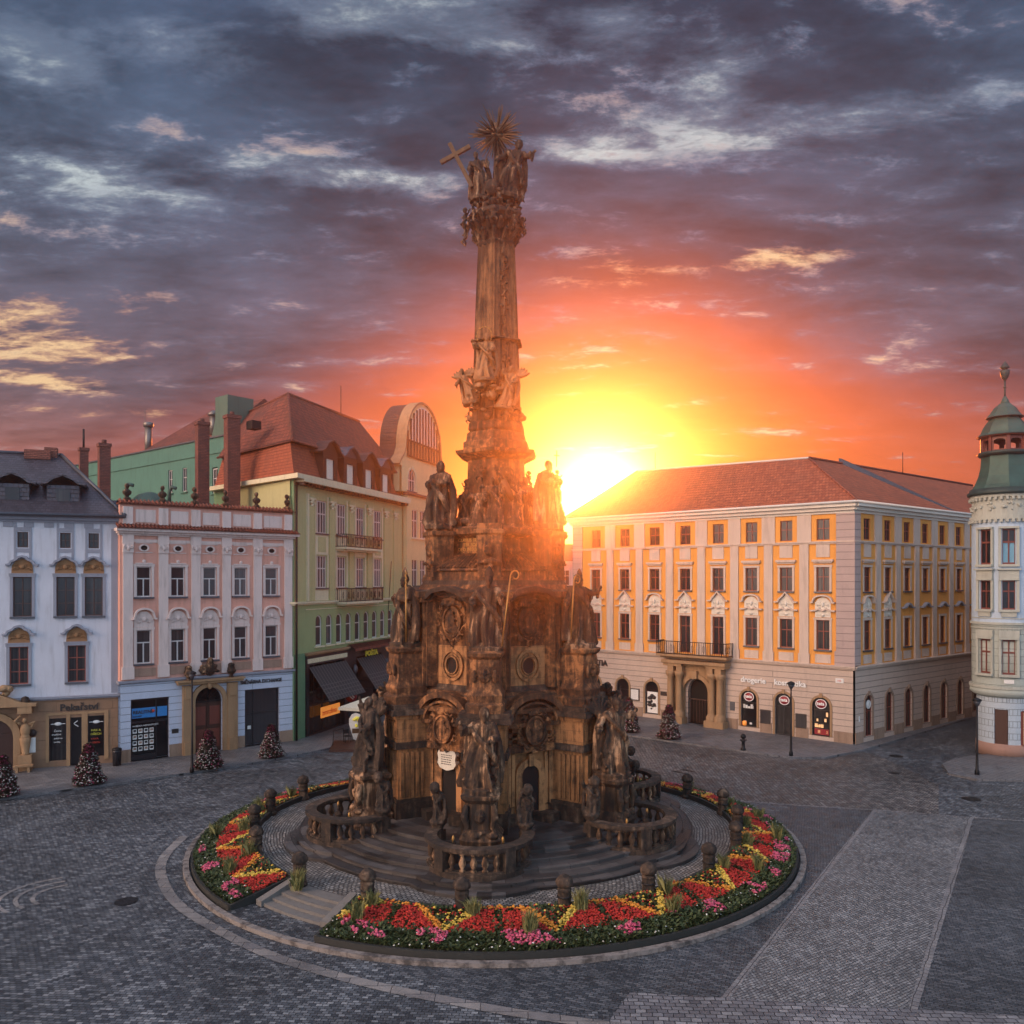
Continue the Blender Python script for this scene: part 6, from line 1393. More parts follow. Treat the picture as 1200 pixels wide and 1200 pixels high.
# tier two
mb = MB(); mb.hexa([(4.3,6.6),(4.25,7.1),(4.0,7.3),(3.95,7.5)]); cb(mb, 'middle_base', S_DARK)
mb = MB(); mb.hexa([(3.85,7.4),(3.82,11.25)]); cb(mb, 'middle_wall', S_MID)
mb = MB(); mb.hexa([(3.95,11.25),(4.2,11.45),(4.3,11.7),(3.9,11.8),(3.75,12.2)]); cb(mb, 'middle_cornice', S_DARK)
mb = MB()
for x in (-.95, .72): mb.box(x, x+.23, -3.9, -3.0, 7.4, 11.2)
mb.box(-.8, .8, -4.05, -2.8, 7.4, 11.2).box(-.95, .95, -4.2, -2.8, 11.2, 11.45).box(-1.1, 1.1, -4.35, -2.8, 11.45, 11.7)
around(cb(mb, 'middle_buttress', S_MID), H5)
mb = MB()      # swelling pedestal under each saint
mb.loft([[(x*k, -4.55+y*k2, z) for x, y in ((-.66,-.62),(-.3,-.78),(.3,-.78),(.66,-.62),(.66,.62),(-.66,.62))] for k, k2, z in ((1.22,1.25,6.6),(1.25,1.28,6.95),(1.08,1.1,7.05),(1.16,1.18,7.35),(.98,1,7.6),(.92,.94,8.0),(.97,1.0,8.7),(.95,.96,8.85),(1.12,1.15,8.98),(1.16,1.2,9.12),(.9,.9,9.2))], smooth=False)
pd = cb(mb, 'saint_pedestal', S_MID); 
rl = MB().push(T(0, -5.33, 8.25)); relief(rl, .55, .75, 5, 10, ring=False); rl.ell((-.45,.03,-.1),(.12,.1,.3)).ell((.45,.03,-.1),(.12,.1,.3)); rl.pop(); o = sculpt(rl, 'pedestal_relief', S_MID, pd, .04, .02, seed=12); around(pd, H5)
def facet2(mb, a=3.32): return mb.push(RZ(30) @ T(0, -a, 0))
mb = facet2(MB()); k = 18; mb.box(-.85, .85, -.06, .1, 7.5, 9.25)
for r, w_, p in ((.62, .12, .16), (.46, .07, .12), (.36, .05, .2)):
    mb.band([(r*math.cos(2*PI*i/k), 8.38+r*1.15*math.sin(2*PI*i/k)) for i in range(k+1)], w_, -p, .05)
mb.box(-1.15, -.95, -.1, .1, 7.4, 9.3).box(.95, 1.15, -.1, .1, 7.4, 9.3); oc = cb(mb, 'oculus', S_ASH, uv=True)
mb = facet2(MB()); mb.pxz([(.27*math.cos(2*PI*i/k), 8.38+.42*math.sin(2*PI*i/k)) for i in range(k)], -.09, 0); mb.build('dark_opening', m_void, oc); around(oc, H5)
mb = facet2(MB()).push(T(0,-.06,10.35)); mb.pxz([(.5*math.cos(t*PI/10), .66*math.sin(t*PI/10)) for t in range(20)], -.06, .1); mb.band([(.53*math.cos(PI*i/12), .7*math.sin(PI*i/12)) for i in range(25)], .08, -.14, .1); around(cb(mb, 'oval_medallion', S_MID), H5)
rl = facet2(MB()); rl.push(T(0, -.12, 10.35)); relief(rl, 1.35, 1.75, 33, 24, disc=False); clouds(rl, (0, -.1, .85), (.45, .05, .15), 10, 3, (.1, .16)); rl.pop(); o = sculpt(rl, 'oval_relief', S_MID, col, .045, .02, seed=15); o.matrix_basis = OFF; around(o, H5)
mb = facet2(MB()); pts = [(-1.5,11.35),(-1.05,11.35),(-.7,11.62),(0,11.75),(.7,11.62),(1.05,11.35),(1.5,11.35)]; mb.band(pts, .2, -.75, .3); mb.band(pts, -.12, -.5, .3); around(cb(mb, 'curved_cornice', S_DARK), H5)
# tier two roof
mb = MB(); mb.hexa([(4.0,11.75),(3.85,12.0),(3.5,12.05),(3.45,12.6),(3.6,12.65),(3.55,12.75),(2.3,13.4)]); cb(mb, 'stepped_base', S_MID)
mb = MB()
for a in range(6):
    mb.push(RZ(30+60*a))
    for i in range(-8, 9):
        x = i*.2; 
        if abs(x) < 1.75: f_ = max(0, abs(x)-1.15); mb.tube([(x, -3.1, 12.78), (x*(.72), -2.05-.0*f_, 13.42)], .07, 5)
    mb.pop()
cb(mb, 'tile_courses', S_MID)
# tier three
mb = MB(); mb.hexa([(2.35,13.3),(2.3,14.15),(2.5,14.2),(2.75,14.35),(2.8,14.6),(2.4,14.72)]); cb(mb, 'upper_wall', S_MID)
mb = MB(); mb.box(-.52, .52, -3.45, -2.2, 12.3, 12.9).box(-.6, .6, -3.55, -2.2, 12.2, 12.35).loft([[(x*k, -2.95+y*k, z) for x, y in ((-.55,-.5),(.55,-.5),(.55,.5),(-.55,.5))] for k, z in ((1.0,12.9),(.95,13.1),(1.0,13.8),(1.04,14.2),(1.22,14.3),(1.25,14.45),(.98,14.5),(.95,14.75))], smooth=False)
up = cb(mb, 'upper_pedestal', S_MID); rl = MB().push(T(0, -3.48, 13.65)); relief(rl, .5, .8, 7, 10, ring=False); rl.pop(); rl.push(T(0,-3.5,12.95)); clouds(rl, (0,0,0), (.4,.1,.15), 8, 4, (.1,.18)); rl.pop(); sculpt(rl, 'pedestal_relief', S_MID, up, .04, .02, seed=22); around(up, H5)
ins_ = MB(); 
for (tx, z_, a, xx) in (('CLARUS TER', 14.0, -30, -.75), ('TER SOL', 13.78, -30, -.45), ('DEO INCOLIT', 13.56, -30, -.75)):
    o = lettering(tx, .22, m_gold, col, 0, 0, 0, 'inscription', .01); o.matrix_basis = OFF @ RZ(a) @ T(xx, -2.06, z_)
# tier four core with figures
mb = MB(); mb.hexa([(1.95,14.7),(1.75,15.6),(1.55,16.6),(1.5,17.9),(1.7,18.0),(2.1,18.2),(2.15,18.35),(1.75,18.4),(1.75,18.75),(1.6,18.85),(1.55,19.2),(1.4,19.3),(1.5,19.4),(1.45,19.7),(1.3,19.8)]); cb(mb, 'core', S_MID)
mb = MB(); rg = random.Random(5)
for a in range(0, 360, 30):
    fig(mb, RZ(a+rg.uniform(-6, 6)) @ T(0, -1.62-.12*(a % 60 == 0), 14.7) @ RX(-7), rg.uniform(1.9, 2.5), a, a//30, 'hood' if a % 60 else 'bare', bulk=1.0)
for a in range(15, 375, 40): putto(mb, RZ(a) @ T(0, -1.55, 16.4+.5*math.sin(a)), .8, a)
clouds(mb, (0, 0, 15.0), (2.0, 2.0, .2), 40, 3, (.2, .4))
o = sculpt(mb, 'angel_ring', S_STATUE, col, .04, .03, seed=31); o.matrix_basis = OFF
mb = MB().push(RZ(22) @ T(0, -1.8, 16.7) @ SC(.85)); mb.tube([(.34*math.cos(t*.5), 0, .55+.34*math.sin(t*.5)) for t in range(11)], .05, 5).tube([(-.25,0,.2),(-.1,-.05,-.2),(.1,-.05,-.6),(.25,0,-.9)], [.16,.2,.2,.14], 7).tube([(.35,0,.3),(.5,0,0),(.3,0,-.3),(.55,0,-.5)], .05, 5).ell((0,-.02,.5), .12).pop(); cb(mb, 'gilded_emblem', m_goldd)
# shaft: three fluted faces and carved strips
def shaft_ring(r, z, n=6):
    ring = []
    for k in range(6):
        a0, a1 = R(-90+60*k), R(-30+60*k); p0 = Vector((math.cos(a0), math.sin(a0))); p1 = Vector((math.cos(a1), math.sin(a1))); nn = -((p0+p1)/2).normalized()
        for i in range(14):
            t = i/14; q = p0.lerp(p1, t); dep = .085*max(0, math.sin(PI*((t*4) % 1))) if .06 < t < .94 else 0
            q = q+nn*dep; ring.append((q.x*r, q.y*r, z))
    return ring
mb = MB(); mb.loft([shaft_ring(r, z) for r, z in ((1.34,19.75),(1.28,20.4),(1.22,22.5),(1.11,25.5),(.98,28.4))], smooth=False); cb(mb, 'shaft', S_SHAFT)
mb = MB(); rg = random.Random(8)
for s_ in (30, 150, 270):
    for i in range(60):
        z = 20.6+i*.125; r = (1.28-(z-20.4)*.036)*.866; mb.push(RZ(s_) @ T(rg.uniform(-.18, .18), -r-.0, z)); mb.ell((0,0,0), (rg.uniform(.06,.12), .07, rg.uniform(.05,.1)), 6, 4); mb.pop()
for z in (20.3, 23.6): mb.hexa([(1.33,z),(1.42,z+.05),(1.33,z+.1)])
for k in range(6): mb.push(RZ(60*k) @ T(0, -1.36, 20.35)).ell((0,0,0), .1, 8, 6).pop()
o = sculpt(mb, 'carved_strips', S_SHAFT, col, .045, .02); o.matrix_basis = OFF
mb = MB(); clouds(mb, (0,0,19.95), (1.35,1.35,.22), 60, 9, (.1,.2)); o = sculpt(mb, 'leaf_collar', S_MID, col, .05, .03); o.matrix_basis = OFF
# gilded Assumption group on the shaft, above the front vertex to the left
GM = RZ(-8) @ T(0, -1.5, -1.35)
mb = MB(); fig(mb, GM @ T(-.15, -.1, 22.9), 2.15, 3, 1, 'hood', bulk=1.1); clouds(mb, tuple((GM @ T(0,-.05,22.5)).translation), (.55,.3,.35), 16, 5, (.14,.26))
fig(mb, GM @ T(-.9, .1, 21.9) @ RY(-14), 1.7, 8, 3, 'wings', bulk=.85); fig(mb, GM @ T(.72, .0, 21.6) @ RY(14) @ RZ(-20), 1.95, 12, 4, 'wings2', bulk=.85); clouds(mb, tuple((GM @ T(0,.1,22.2)).translation), (1.0,.3,.7), 14, 8, (.12,.22))
for dx, dz in ((-.8,21.5),(-.95,20.9),(.9,21.1),(.1,22.0),(-.5,22.2)): putto(mb, GM @ T(dx, -.15, dz), .55, int(dz*10))
mb.tube([tuple((GM @ T(.85,0,21.7)).translation), tuple((GM @ T(.8,-.05,20.95)).translation)], [.12,.06], 7)
o = sculpt(mb, 'gilded_group', simple('tarnished_gilding', (.22,.105,.04), .5, .25, .5, 5, .3), col, .03, .015, seed=3); o.matrix_basis = OFF
mb = MB()
for i in range(14): a = 2*PI*i/14; mb.push(GM).ell((-.2+.36*math.cos(a), -.15, 24.95+.42*math.sin(a)), .045, 6, 4).pop()
mb.push(GM).tube([(-.2+.36*math.cos(2*PI*i/20), -.13, 24.95+.42*math.sin(2*PI*i/20)) for i in range(21)], .012, 4).pop(); cb(mb, 'star_halo', m_gold)
# capital and top group
mb = MB().push(T(0,0,28.4) @ SC(.88,.88,.95) @ T(0,0,-28.4)).hexa([(1.05,28.2),(1.15,28.4),(1.02,28.5),(1.1,29.0),(1.4,29.6),(1.55,29.75),(1.5,29.95),(1.2,30.0)]); rg = random.Random(12)
for row in range(3):
    for k in range(12):
        a = k*30+15*row; r = 1.08+.12*row; z = 28.5+.42*row; mb.push(RZ(a)).tube([(0,-r+.1,z),(0,-r-.08,z+.25),(0,-r-.26,z+.42),(0,-r-.30,z+.3)], [.14,.13,.1,.05], 6).pop()
for k in range(9): putto(mb, RZ(40*k+rg.uniform(-8, 8)) @ T(0, -1.55, 28.7+.5*rg.random()), .8, k)
putto(mb, RZ(-70) @ T(0, -1.75, 28.3), 1.1, 44); putto(mb, RZ(-62) @ T(0, -1.85, 29.1), 1.0, 45)
o = sculpt(mb, 'capital', S_STATUE, col, .035, .02, seed=2); o.matrix_basis = OFF
mb = MB(); clouds(mb, (0,0,30.1), (.75,.7,.35), 30, 6, (.16,.3)); mb.ell((-.15,-.5,30.95), (.42,.42,.45), 14, 10)
fig(mb, T(-.75, -.3, 30.55) @ RY(-4), 2.3, 21, 0, 'bare', seated=True, bulk=.85); fig(mb, T(.55, -.25, 30.6) @ RY(10), 2.8, 22, 3, 'hood', seated=True, bulk=.95)
for dx, dy, dz, h_ in ((1.15,-.3,31.0,.8),(-.95,-.5,30.0,.8),(.2,-.9,30.1,.75),(-.9,-.1,29.6,.9),(.8,-.6,30.2,.6),(1.0,-.2,29.9,.9),(-.5,-.8,29.7,.8),(.6,-.8,29.6,.7),(1.2,-.1,30.5,.8)): putto(mb, T(dx, dy, dz), h_, int(dx*100))
mb.tube([(.05,.1,31),(.05,.15,33.6)], [.3,.16], 8)
o = sculpt(mb, 'trinity_group', S_STATUE, col, .03, .015, seed=5); o.matrix_basis = OFF
tg = o
mb = MB().push(T(-1.15, -.45, 31.1) @ RY(-27) ); mb.box(-.09, .09, -.08, .08, 0, 2.4).box(-.8, .8, -.085, .085, 1.70, 1.88).pop(); o = cb(mb, 'cross', m_goldd)
o.matrix_basis = OFF
mb = MB(); rg = random.Random(2); c = Vector((0, -.1, 33.75)); mb.ell(tuple(c), (.34,.28,.40), 12, 8).ell((0,-.32,33.9), (.18,.14,.28)).ell((-.2,-.35,33.85), (.3,.08,.1)).ell((.22,-.35,33.88), (.28,.08,.1))
clouds(mb, tuple(c), (.42,.2,.42), 14, 3, (.1,.18))
o = sculpt(mb, 'dove_cloud', m_goldd, col, .045, .03); o.matrix_basis = OFF
mb = MB()
for k in range(140):
    a = rg.uniform(0, 2*PI); tilt = rg.gauss(0, .5); ln = (1.05+.32*abs(math.sin(a*5.5)))*rg.uniform(.82, 1.08)
    v = Vector((math.cos(a)*math.cos(tilt), -math.sin(tilt), math.sin(a)*math.cos(tilt)))
    mb.tube([tuple(c+v*.3), tuple(c+v*ln)], [.05, .012], 4, smooth=False)
cb(mb, 'sunburst', m_goldd)
# saints of the three tiers: every one a body of its own, copied round the back
def saint(name, M, h, seed, pose, head, mat=S_STATUE, bulk=1.15, vox=.028, extra=None):
    mb = MB(); fig(mb, T(0,0,0), h, seed, pose, head, bulk=bulk)
    if extra: extra(mb, h)
    o = sculpt(mb, name, mat, col, vox, .012, 12, seed=seed); o.matrix_basis = OFF @ M; return o
def plinth_(mb, h): mb.lathe([(.55,-.12),(.6,.05),(.5,.22)], 10, (0,0,0))
def child(mb, h): putto(mb, T(.28,-.3,h*.62), .75, 3)
def kids(mb, h):
    putto(mb, T(-.5,-.3,.25), .9, 5); putto(mb, T(.5,-.25,.35), .85, 6); clouds(mb, (0,0,.2), (.55,.4,.15), 12, 8, (.15,.25))
lowM = lambda a: RZ(a) @ T(0, -6.3, 3.72)
s0 = saint('statue', lowM(0), 3.25, 51, 1, 'hood', S_STATUE, 1.25, extra=kids); s1 = saint('statue', lowM(-60), 3.2, 52, 4, 'wings', S_DARK, 1.2, extra=kids); s2 = saint('statue', lowM(60) @ RZ(-25), 3.3, 53, 3, 'wings', S_STATUE, 1.2, extra=kids)
for s_, a in ((s0, 180), (s1, 180), (s2, 180)): c_ = s_.copy(); COL.objects.link(c_); c_.matrix_basis = OFF @ RZ(a) @ OFF.inverted() @ s_.matrix_basis
midM = lambda a: RZ(a) @ T(0, -4.6, 9.3)
q0 = saint('statue', midM(0) @ T(0,.15,0), 3.15, 61, 0, 'mitre', extra=plinth_); q1 = saint('statue', midM(-60), 3.15, 62, 2, 'mitre', extra=plinth_); q2 = saint('statue', midM(60) @ RZ(-20), 3.15, 63, 3, 'hood', extra=plinth_)
def crook(parent, M, h, curl=True):
    mb = MB().tube([(0,0,0),(0.0,0,h)], .035, 6)
    if curl: mb.tube([(0,0,h)]+[(.2-.2*math.cos(t*.6)*(1-t*.05), 0, h+.05+.24*math.sin(t*.6)*(1-t*.05)) for t in range(10)], .032, 6)
    else:
        for k in range(12): mb.ell((.07*math.sin(k*2), 0, h+k*.07-.3), .05, 6, 4)
    o = mb.build('staff', m_gold, parent); o.matrix_basis = M; return o
crook(q0, T(.72,-.62,.1) @ RY(7), 3.0); crook(q1, T(.70,-.22,.1), 2.7, False); crook(q2, T(-.78,-.35,.3) @ RY(4), 2.6)
for s_ in (q0, q1, q2): c_ = s_.copy(); COL.objects.link(c_); c_.matrix_basis = OFF @ RZ(180) @ OFF.inverted() @ s_.matrix_basis
upM = lambda a: RZ(a) @ T(0, -2.95, 14.75)
u0 = saint('statue', upM(180), 2.75, 71, 0, 'hood', extra=plinth_); u1 = saint('statue', upM(-60) @ RZ(25), 3.0, 72, 2, 'hood', bulk=1.35, extra=plinth_); u2 = saint('statue', upM(60), 3.0, 73, 2, 'bare', bulk=1.25, extra=child)
mb = MB().tube([(0,0,0),(.02,0,.75)], .025, 5).tube([(-.2,0,.5),(.24,0,.53)], .025, 5); o = mb.build('cross', m_goldd, u2); o.matrix_basis = T(.32,-.25,2.75)
# outer pedestals, balustrades, torch bearers
mb = MB(); mb.loft([[(x*k, -6.3+y*k, z) for x, y in ((-.6,-.45),(-.35,-.62),(.35,-.62),(.6,-.45),(.6,.6),(-.6,.6))] for k, z in ((1.5,.85),(1.5,1.35),(1.3,1.5),(1.42,1.75),(1.15,2.0),(1.0,2.15),(1.02,3.2),(1.1,3.25),(1.28,3.38),(1.32,3.52),(1.12,3.58),(1.05,3.72))], smooth=False)
op = cb(mb, 'outer_pedestal', S_STATUE); rl = MB().push(T(0, -6.95, 2.7)); relief(rl, .45, .6, 9, 12, ring=False); rl.tube([(-.55,.05,.45),(-.62,-.05,0),(-.5,.0,-.5)], [.12,.16,.1], 7).tube([(.55,.05,.45),(.62,-.05,0),(.5,.0,-.5)], [.12,.16,.1], 7); clouds(rl, (0,.05,-.75), (.6,.15,.12), 12, 2, (.12,.2)); rl.pop(); sculpt(rl, 'pedestal_relief', S_STATUE, op, .04, .02, seed=41); around(op, H5)
bc, brd = -6.95, 1.95
def bp(a, r=brd): return (r*math.sin(R(a)), bc-r*math.cos(R(a)))
def arcwall(mb, r0, r1, z0, z1, a0=-112, a1=112, n=28):
    A_ = [a0+(a1-a0)*i/n for i in range(n+1)]; rings = []
    for a in A_: (x0, y0), (x1, y1) = bp(a, r0), bp(a, r1); rings.append([(x0,y0,z0),(x1,y1,z0),(x1,y1,z1),(x0,y0,z1)])
    mb.loft(rings, smooth=False); return mb
mb = MB(); arcwall(mb, brd-.2, brd+.2, .85, 1.08); arcwall(mb, brd-.14, brd+.14, 1.08, 1.16); arcwall(mb, brd-.18, brd+.2, 1.86, 1.93); arcwall(mb, brd-.24, brd+.26, 1.93, 2.06)
mb.pxy([bp(a, brd-.2) for a in range(-110, 111, 10)]+[(0, bc+2.0)], .80, .95)
bal = cb(mb, 'balustrade', S_DARK, fix=True)
for a in (-112, -40, 40, 112):
    x, y = bp(a); m_ = MB().push(T(x, y, 0) @ RZ(a)).box(-.24, .24, -.22, .22, 1.08, 1.92).pop(); m_.build('pier', S_DARK, bal)
bs_ = MB().lathe([(.12,0),(.12,.06),(.06,.1),(.135,.26),(.14,.34),(.07,.55),(.06,.6),(.11,.64),(.11,.72)], 10).mesh('baluster', S_STATUE)
for a in (-98,-84,-70,-56,-26,-13,0,13,26,56,70,84,98): x, y = bp(a); link('baluster', bs_, bal, T(x, y, 1.15))
tb_ = []
for s_ in (-1, 1):
    mb = MB(); x, y = bp(s_*112); fig(mb, T(x, y, 2.3) @ RZ(s_*50), 1.5, 80+s_, 4, 'bare', bulk=.95); mb.ell((x,y,2.2), (.3,.3,.25)); mb.lathe([(.14,0),(.22,.2),(.2,.35),(.08,.45)], 8, (x+.1*s_, y-.25, 3.5))
    o = sculpt(mb, 'torch_bearer', S_DARK, bal, .035, .03, seed=8+s_)
for s_ in (-1, 1):
    x, y = bp(s_*60, 1.1); MB().lathe([(.16,0),(.2,.3),(.12,.5),(.22,.62),(.05,.75)], 8, (x, y, .95)).lathe([(.03,.7),(.07,.8),(.05,.95),(.01,1.05)], 6, (x, y, .95)).build('urn', S_DARK, bal)
for s_ in (-1, 1):
    x, y = bp(s_*62, 1.12); MB().ell((x, y-.02, 1.95), (.06,.06,.16), 8, 6).build('gilded_flame', m_gold, bal)
around(bal, H5)

# ================================================================ street things
def flower_tower(mx=1.0):
    """cone of planted flowers, leaves all over with pale blossoms and a red crown"""
    L_, W_, M_ = Scatter(), Scatter(), Scatter()
    for _ in range(5200):
        z = 2.3*rgf.random()**1.15; r = (.86-.30*z+.04*math.sin(z*9)) if z < 2.1 else .25*(2.35-z)/.25; a = rgf.uniform(0, 6.283); r *= rgf.uniform(.82, 1.05)*(1+.06*math.sin(3*a+z*4))
        L_.leaf(r*math.cos(a), r*math.sin(a), z+.06, rgf.uniform(.08, .15), .6)
        if rgf.random() < .22:
            q = (r*1.05*math.cos(a), r*1.05*math.sin(a), z+.1, rgf.uniform(.028, .05)); (M_ if (rgf.random() < .35+.6*(z > 1.75)) else W_).blossom(*q)
    return L_, W_, M_
tw = [(pg(104,921), 'flower tower standing on the pavement before the carved brown bakery front'), (pg(3,935), 'flower tower cut by the left edge of the photo'), (pg(244,902), 'flower tower in front of the pink house portal'),
      (pg(318,889), 'flower tower before the right shop window of the pink house'), (pg(737,859), 'flower tower half hidden by the right outer statue of the column'), (pg(784,867), 'flower tower left of the columned palace portal')]
tw0 = None
for i, (p, lab) in enumerate(tw):
    if tw0 is None:
        L_, W_, M_ = flower_tower(); tw0 = thing('flower_tower', lab, 'planter', (*p, .12), 0, 'flower towers around the square')
        link('leaves', L_.mesh('leaves', p_dleaf), tw0)['kind'] = 'stuff'; link('white_blossoms', W_.mesh('b', p_whi), tw0)['kind'] = 'stuff'; link('magenta_blossoms', M_.mesh('m', p_mag), tw0)['kind'] = 'stuff'
        MB().lathe([(.5,0),(.72,.05),(.66,.4),(.5,1.2),(.3,1.9),(.1,2.2)], 12).build('planter_core', m_soil, tw0)
    else:
        sc_ = (1.05, .95, 1.0, .95, 1.0, 1.0)[i]; dup(tw0, (*p, .12), i*1.3, lab, scale=(sc_, sc_, sc_*(1, 1, 1.02, .97, 1.12, 1.06)[i]))
def lamp_post(name, p, h, lab, head=True):
    o = thing(name, lab, 'street lamp', (*p, .1), 0, 'street lamps')
    MB().lathe([(.14,0),(.14,.25),(.09,.35),(.07,1.2),(.05,h-.3)], 10).build('pole', m_iron, o)
    MB().lathe([(.06,h-.35),(.2,h-.1),(.22,h),(.05,h+.02)], 12).build('lamp_head', m_stucco if not head else m_lead, o)
    MB().lathe([(.27,h),(.25,h+.1),(.04,h+.2)], 14).build('lamp_cap', m_iron, o); return o
lamp_post('street_lamp', pg(927,886,.1), 4.95, 'thin black street lamp before the middle shop door of the palace')
lamp_post('street_lamp', pg(1145,908,.1), 4.6, 'thin dark street lamp in front of the corner tower house')
lamp_post('street_lamp', pg(225,905,.1), 6.2, 'slim dark street lamp beside the pink house portal')
hy = thing('iron_bollard', 'short black iron post with rounded head on the pavement by the palace', 'bollard', (*pg(871,879,.12), .12))
MB().lathe([(.2,0),(.2,.1),(.13,.18),(.11,.55),(.16,.62),(.12,.7),(.10,.85)], 12).build('post', m_iron, hy); MB().lathe([(.1,.83),(.19,.9),(.2,1.0),(.12,1.12),(.02,1.16)], 12).tube([(-.24,0,.72),(.24,0,.72)], .05, 6).build('head', m_iron, hy)
bn = thing('litter_bin', 'small black litter bin at the corner between white and pink houses', 'bin', (*pg(137,897,.12), .12), R(30))
MB().lathe([(.24,0),(.28,.9),(.3,1.0),(.26,1.02)], 14).build('bin_body', m_black, bn); MB().lathe([(.3,1.02),(.28,1.12),(.1,1.18)], 14).build('lid', m_iron, bn)
cs = thing('corner_sign_pole', 'black pole with hanging round shop sign at the palace corner', 'sign', (*pg(1006,871,.12), .12), R(39))
MB().tube([(0,0,0),(0,0,3.3)], .05, 8).build('pole', m_iron, cs); MB().tube([(0,0,3.1),(1.6,0,3.15)], .025, 5).build('arm', m_iron, cs); MB().push(T(1.45,0,2.75) @ RX(90)).ringl(.27, .33, -.03, .03, 18).lathe([(.01,-.01),(.26,-.01),(.26,.01),(.01,.01)], 18).build('round_sign', m_letw, cs)
MB().box(-.07, .07, -.08, -.05, 1.6, 2.0).build('sticker', m_paper, cs)
for px, py, r, lab in ((148,1056,.38,'round iron manhole cover in the dark setts left of the ring'),(1050,886,.42,'oval looking drain cover near the palace corner'),(1138,936,.45,'dark drain cover in the setts at the far right'),(1048,906,.25,'small iron cover between palace corner and paved strip')):
    x, y = pg(px, py); o = MB().lathe([(.01,0),(r,0),(r+.04,.006),(r+.04,.012),(.01,.012)], 24, smooth=False).build('manhole_cover', m_iron); o.location = (x, y, -.006); tag(o, lab, 'manhole cover')
for px, py, lab in ((796,905,'slim slot drain, left one of the pair behind the ring'),(806,903,'slim slot drain, right one of the pair behind the ring'),(737,876,'small slot drain near the flower tower')):
    x, y = pg(px, py); o = MB().box(-.55, .55, -.09, .09, 0, .012).build('slot_drain', m_iron); o.location = (x, y, -.002); o.rotation_euler = (0, 0, R(-50)); tag(o, lab, 'drain')
# cafe terrace before the post office
cx0, cy0 = pg(440, 862, .12)
pf = MB().box(0, 5.2, -1.4, 2.2, 0, .16).build('terrace_deck', m_darkwood); pf.location = (*pg(388, 877, .0), .0); pf.rotation_euler = (0, 0, R(6)); tag(pf, 'low dark wooden terrace deck in front of the post office awnings', 'deck')
px0, py0 = pg(432, 861, .12)
um = thing('cafe_parasol', 'cream square cafe parasol over the terrace by the post office', 'parasol', (px0, py0, .16), R(-20))
MB().tube([(0,0,0),(0,0,2.9)], .035, 8).lathe([(.35,0),(.35,.08),(.06,.12)], 12).build('pole', m_iron, um)
mb = MB(); S4 = [(-1.75,-1.6),(1.75,-1.6),(1.75,1.6),(-1.75,1.6)]; vs = [(x, y, 2.25) for x, y in S4]+[(0,0,2.95)]+[(x, y, 2.02) for x, y in S4]+[(0,0,2.9)]
mb.add(vs, [(0,1,4),(1,2,4),(2,3,4),(3,0,4),(0,5,6,1),(1,6,7,2),(2,7,8,3),(3,8,5,0)]); mb.build('canopy', simple('cream_canvas', (.62,.60,.48), .9, var=.1), um)
um2 = dup(um, (px0+1.9, py0+3.6, .16), R(-20), 'cream square cafe parasol, the rear one partly behind the left pillar')
def chair(lab, x, y, rz):
    o = thing('cafe_chair', lab, 'chair', (x, y, .16), rz, 'chairs on the cafe terrace')
    MB().box(-.22, .22, -.22, .22, .43, .47).build('seat', m_iron, o); MB().box(-.22, .22, .19, .23, .6, .9).build('backrest', m_iron, o)
    for a in (-1, 1):
        for b in (-1, 1): MB().tube([(a*.2, b*.2, 0), (a*.2, b*.2, .45 if b < 0 else .9)], .018, 5).build('leg', m_iron, o)
    return o
bx, by = pg(400, 872, .12)
ch = chair('dark cafe chair at the near left end of the terrace', bx+.3, by+.6, R(30)); dup(ch, (bx+1.3, by+1.2, .16), R(-150), 'dark cafe chair second from the left on the terrace'); dup(ch, (bx+2.1, by+.5, .16), R(80), 'dark cafe chair beside the cone shaped sign'); dup(ch, (bx+2.9, by+1.8, .16), R(200), 'dark cafe chair farthest back under the parasol')
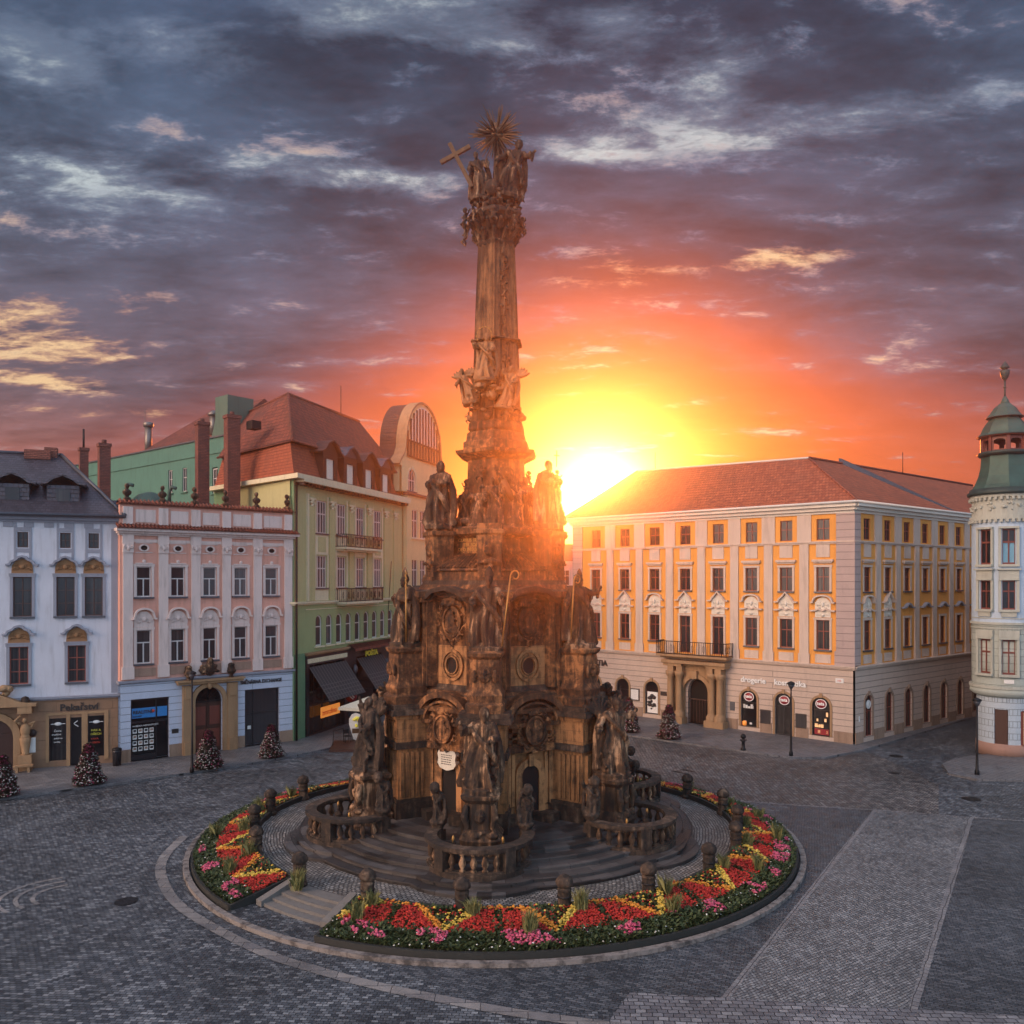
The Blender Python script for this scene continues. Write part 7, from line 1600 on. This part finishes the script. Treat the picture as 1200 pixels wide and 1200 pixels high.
tbl = thing('cafe_table', 'small round dark cafe table on the terrace deck', 'table', (bx+1.7, by+.9, .16)); MB().lathe([(.35,.7),(.36,.73),(.01,.74)], 16).build('tabletop', m_iron, tbl); MB().lathe([(.22,0),(.2,.03),(.04,.06),(.03,.7)], 10).build('leg', m_iron, tbl)
ib = thing('menu_stand', 'cream pointed ice cream shaped board standing on the terrace', 'sign', (*pg(417, 868, .12), .16), R(15))
MB().pxz([(0,.0),(.18,.1),(.5,1.2),(.5,1.6),(.3,1.95),(0,2.05),(-.3,1.95),(-.5,1.6),(-.5,1.2),(-.18,.1)], -.06, .06).build('board', m_stucco, ib)
mb = MB(); clouds(mb, (0, -.06, 1.4), (.25, .02, .35), 7, 4, (.1, .17)); mb.build('board_picture', m_lety, ib); MB().box(-.28, .28, -.09, -.06, .55, .9).build('board_band', m_goldd, ib)
rail = thing('terrace_rail', 'low dark metal rail at the left end of the terrace', 'railing', (*pg(390, 876, 0), .12), R(70)); MB().tube([(0,0,0),(.1,0,1.05),(1.4,0,1.05),(1.5,0,0)], .03, 6).build('rail_frame', m_iron, rail)
bench = thing('stone_bench', 'low worn stone seat at the foot of the carved portal', 'bench', (*pg(27, 905, .12), .12), R(21)); MB().box(-.55, .55, -.2, .2, .36, .46).build('seat', m_sand, bench); MB().box(-.4, -.25, -.15, .15, 0, .36).build('leg', m_sand, bench); MB().box(.25, .4, -.15, .15, 0, .36).build('leg', m_sand, bench)
# ================================================================ the evening air
hz_ = MB().box(-242, 242, -62, 302, -1.0, 38.5).build('haze', None); hz_['kind'] = 'stuff'
hm_ = bpy.data.materials.new('haze'); hm_.use_nodes = True; t = NT(hm_.node_tree)
pv_ = t.n('ShaderNodeVolumePrincipled'); pv_.inputs['Color'].default_value = (.92, .92, .95, 1); pv_.inputs['Density'].default_value = .0018; pv_.inputs['Anisotropy'].default_value = .925
o_ = t.n('ShaderNodeOutputMaterial'); t.t.links.new(pv_.outputs[0], o_.inputs['Volume']); hz_.data.materials.append(hm_)
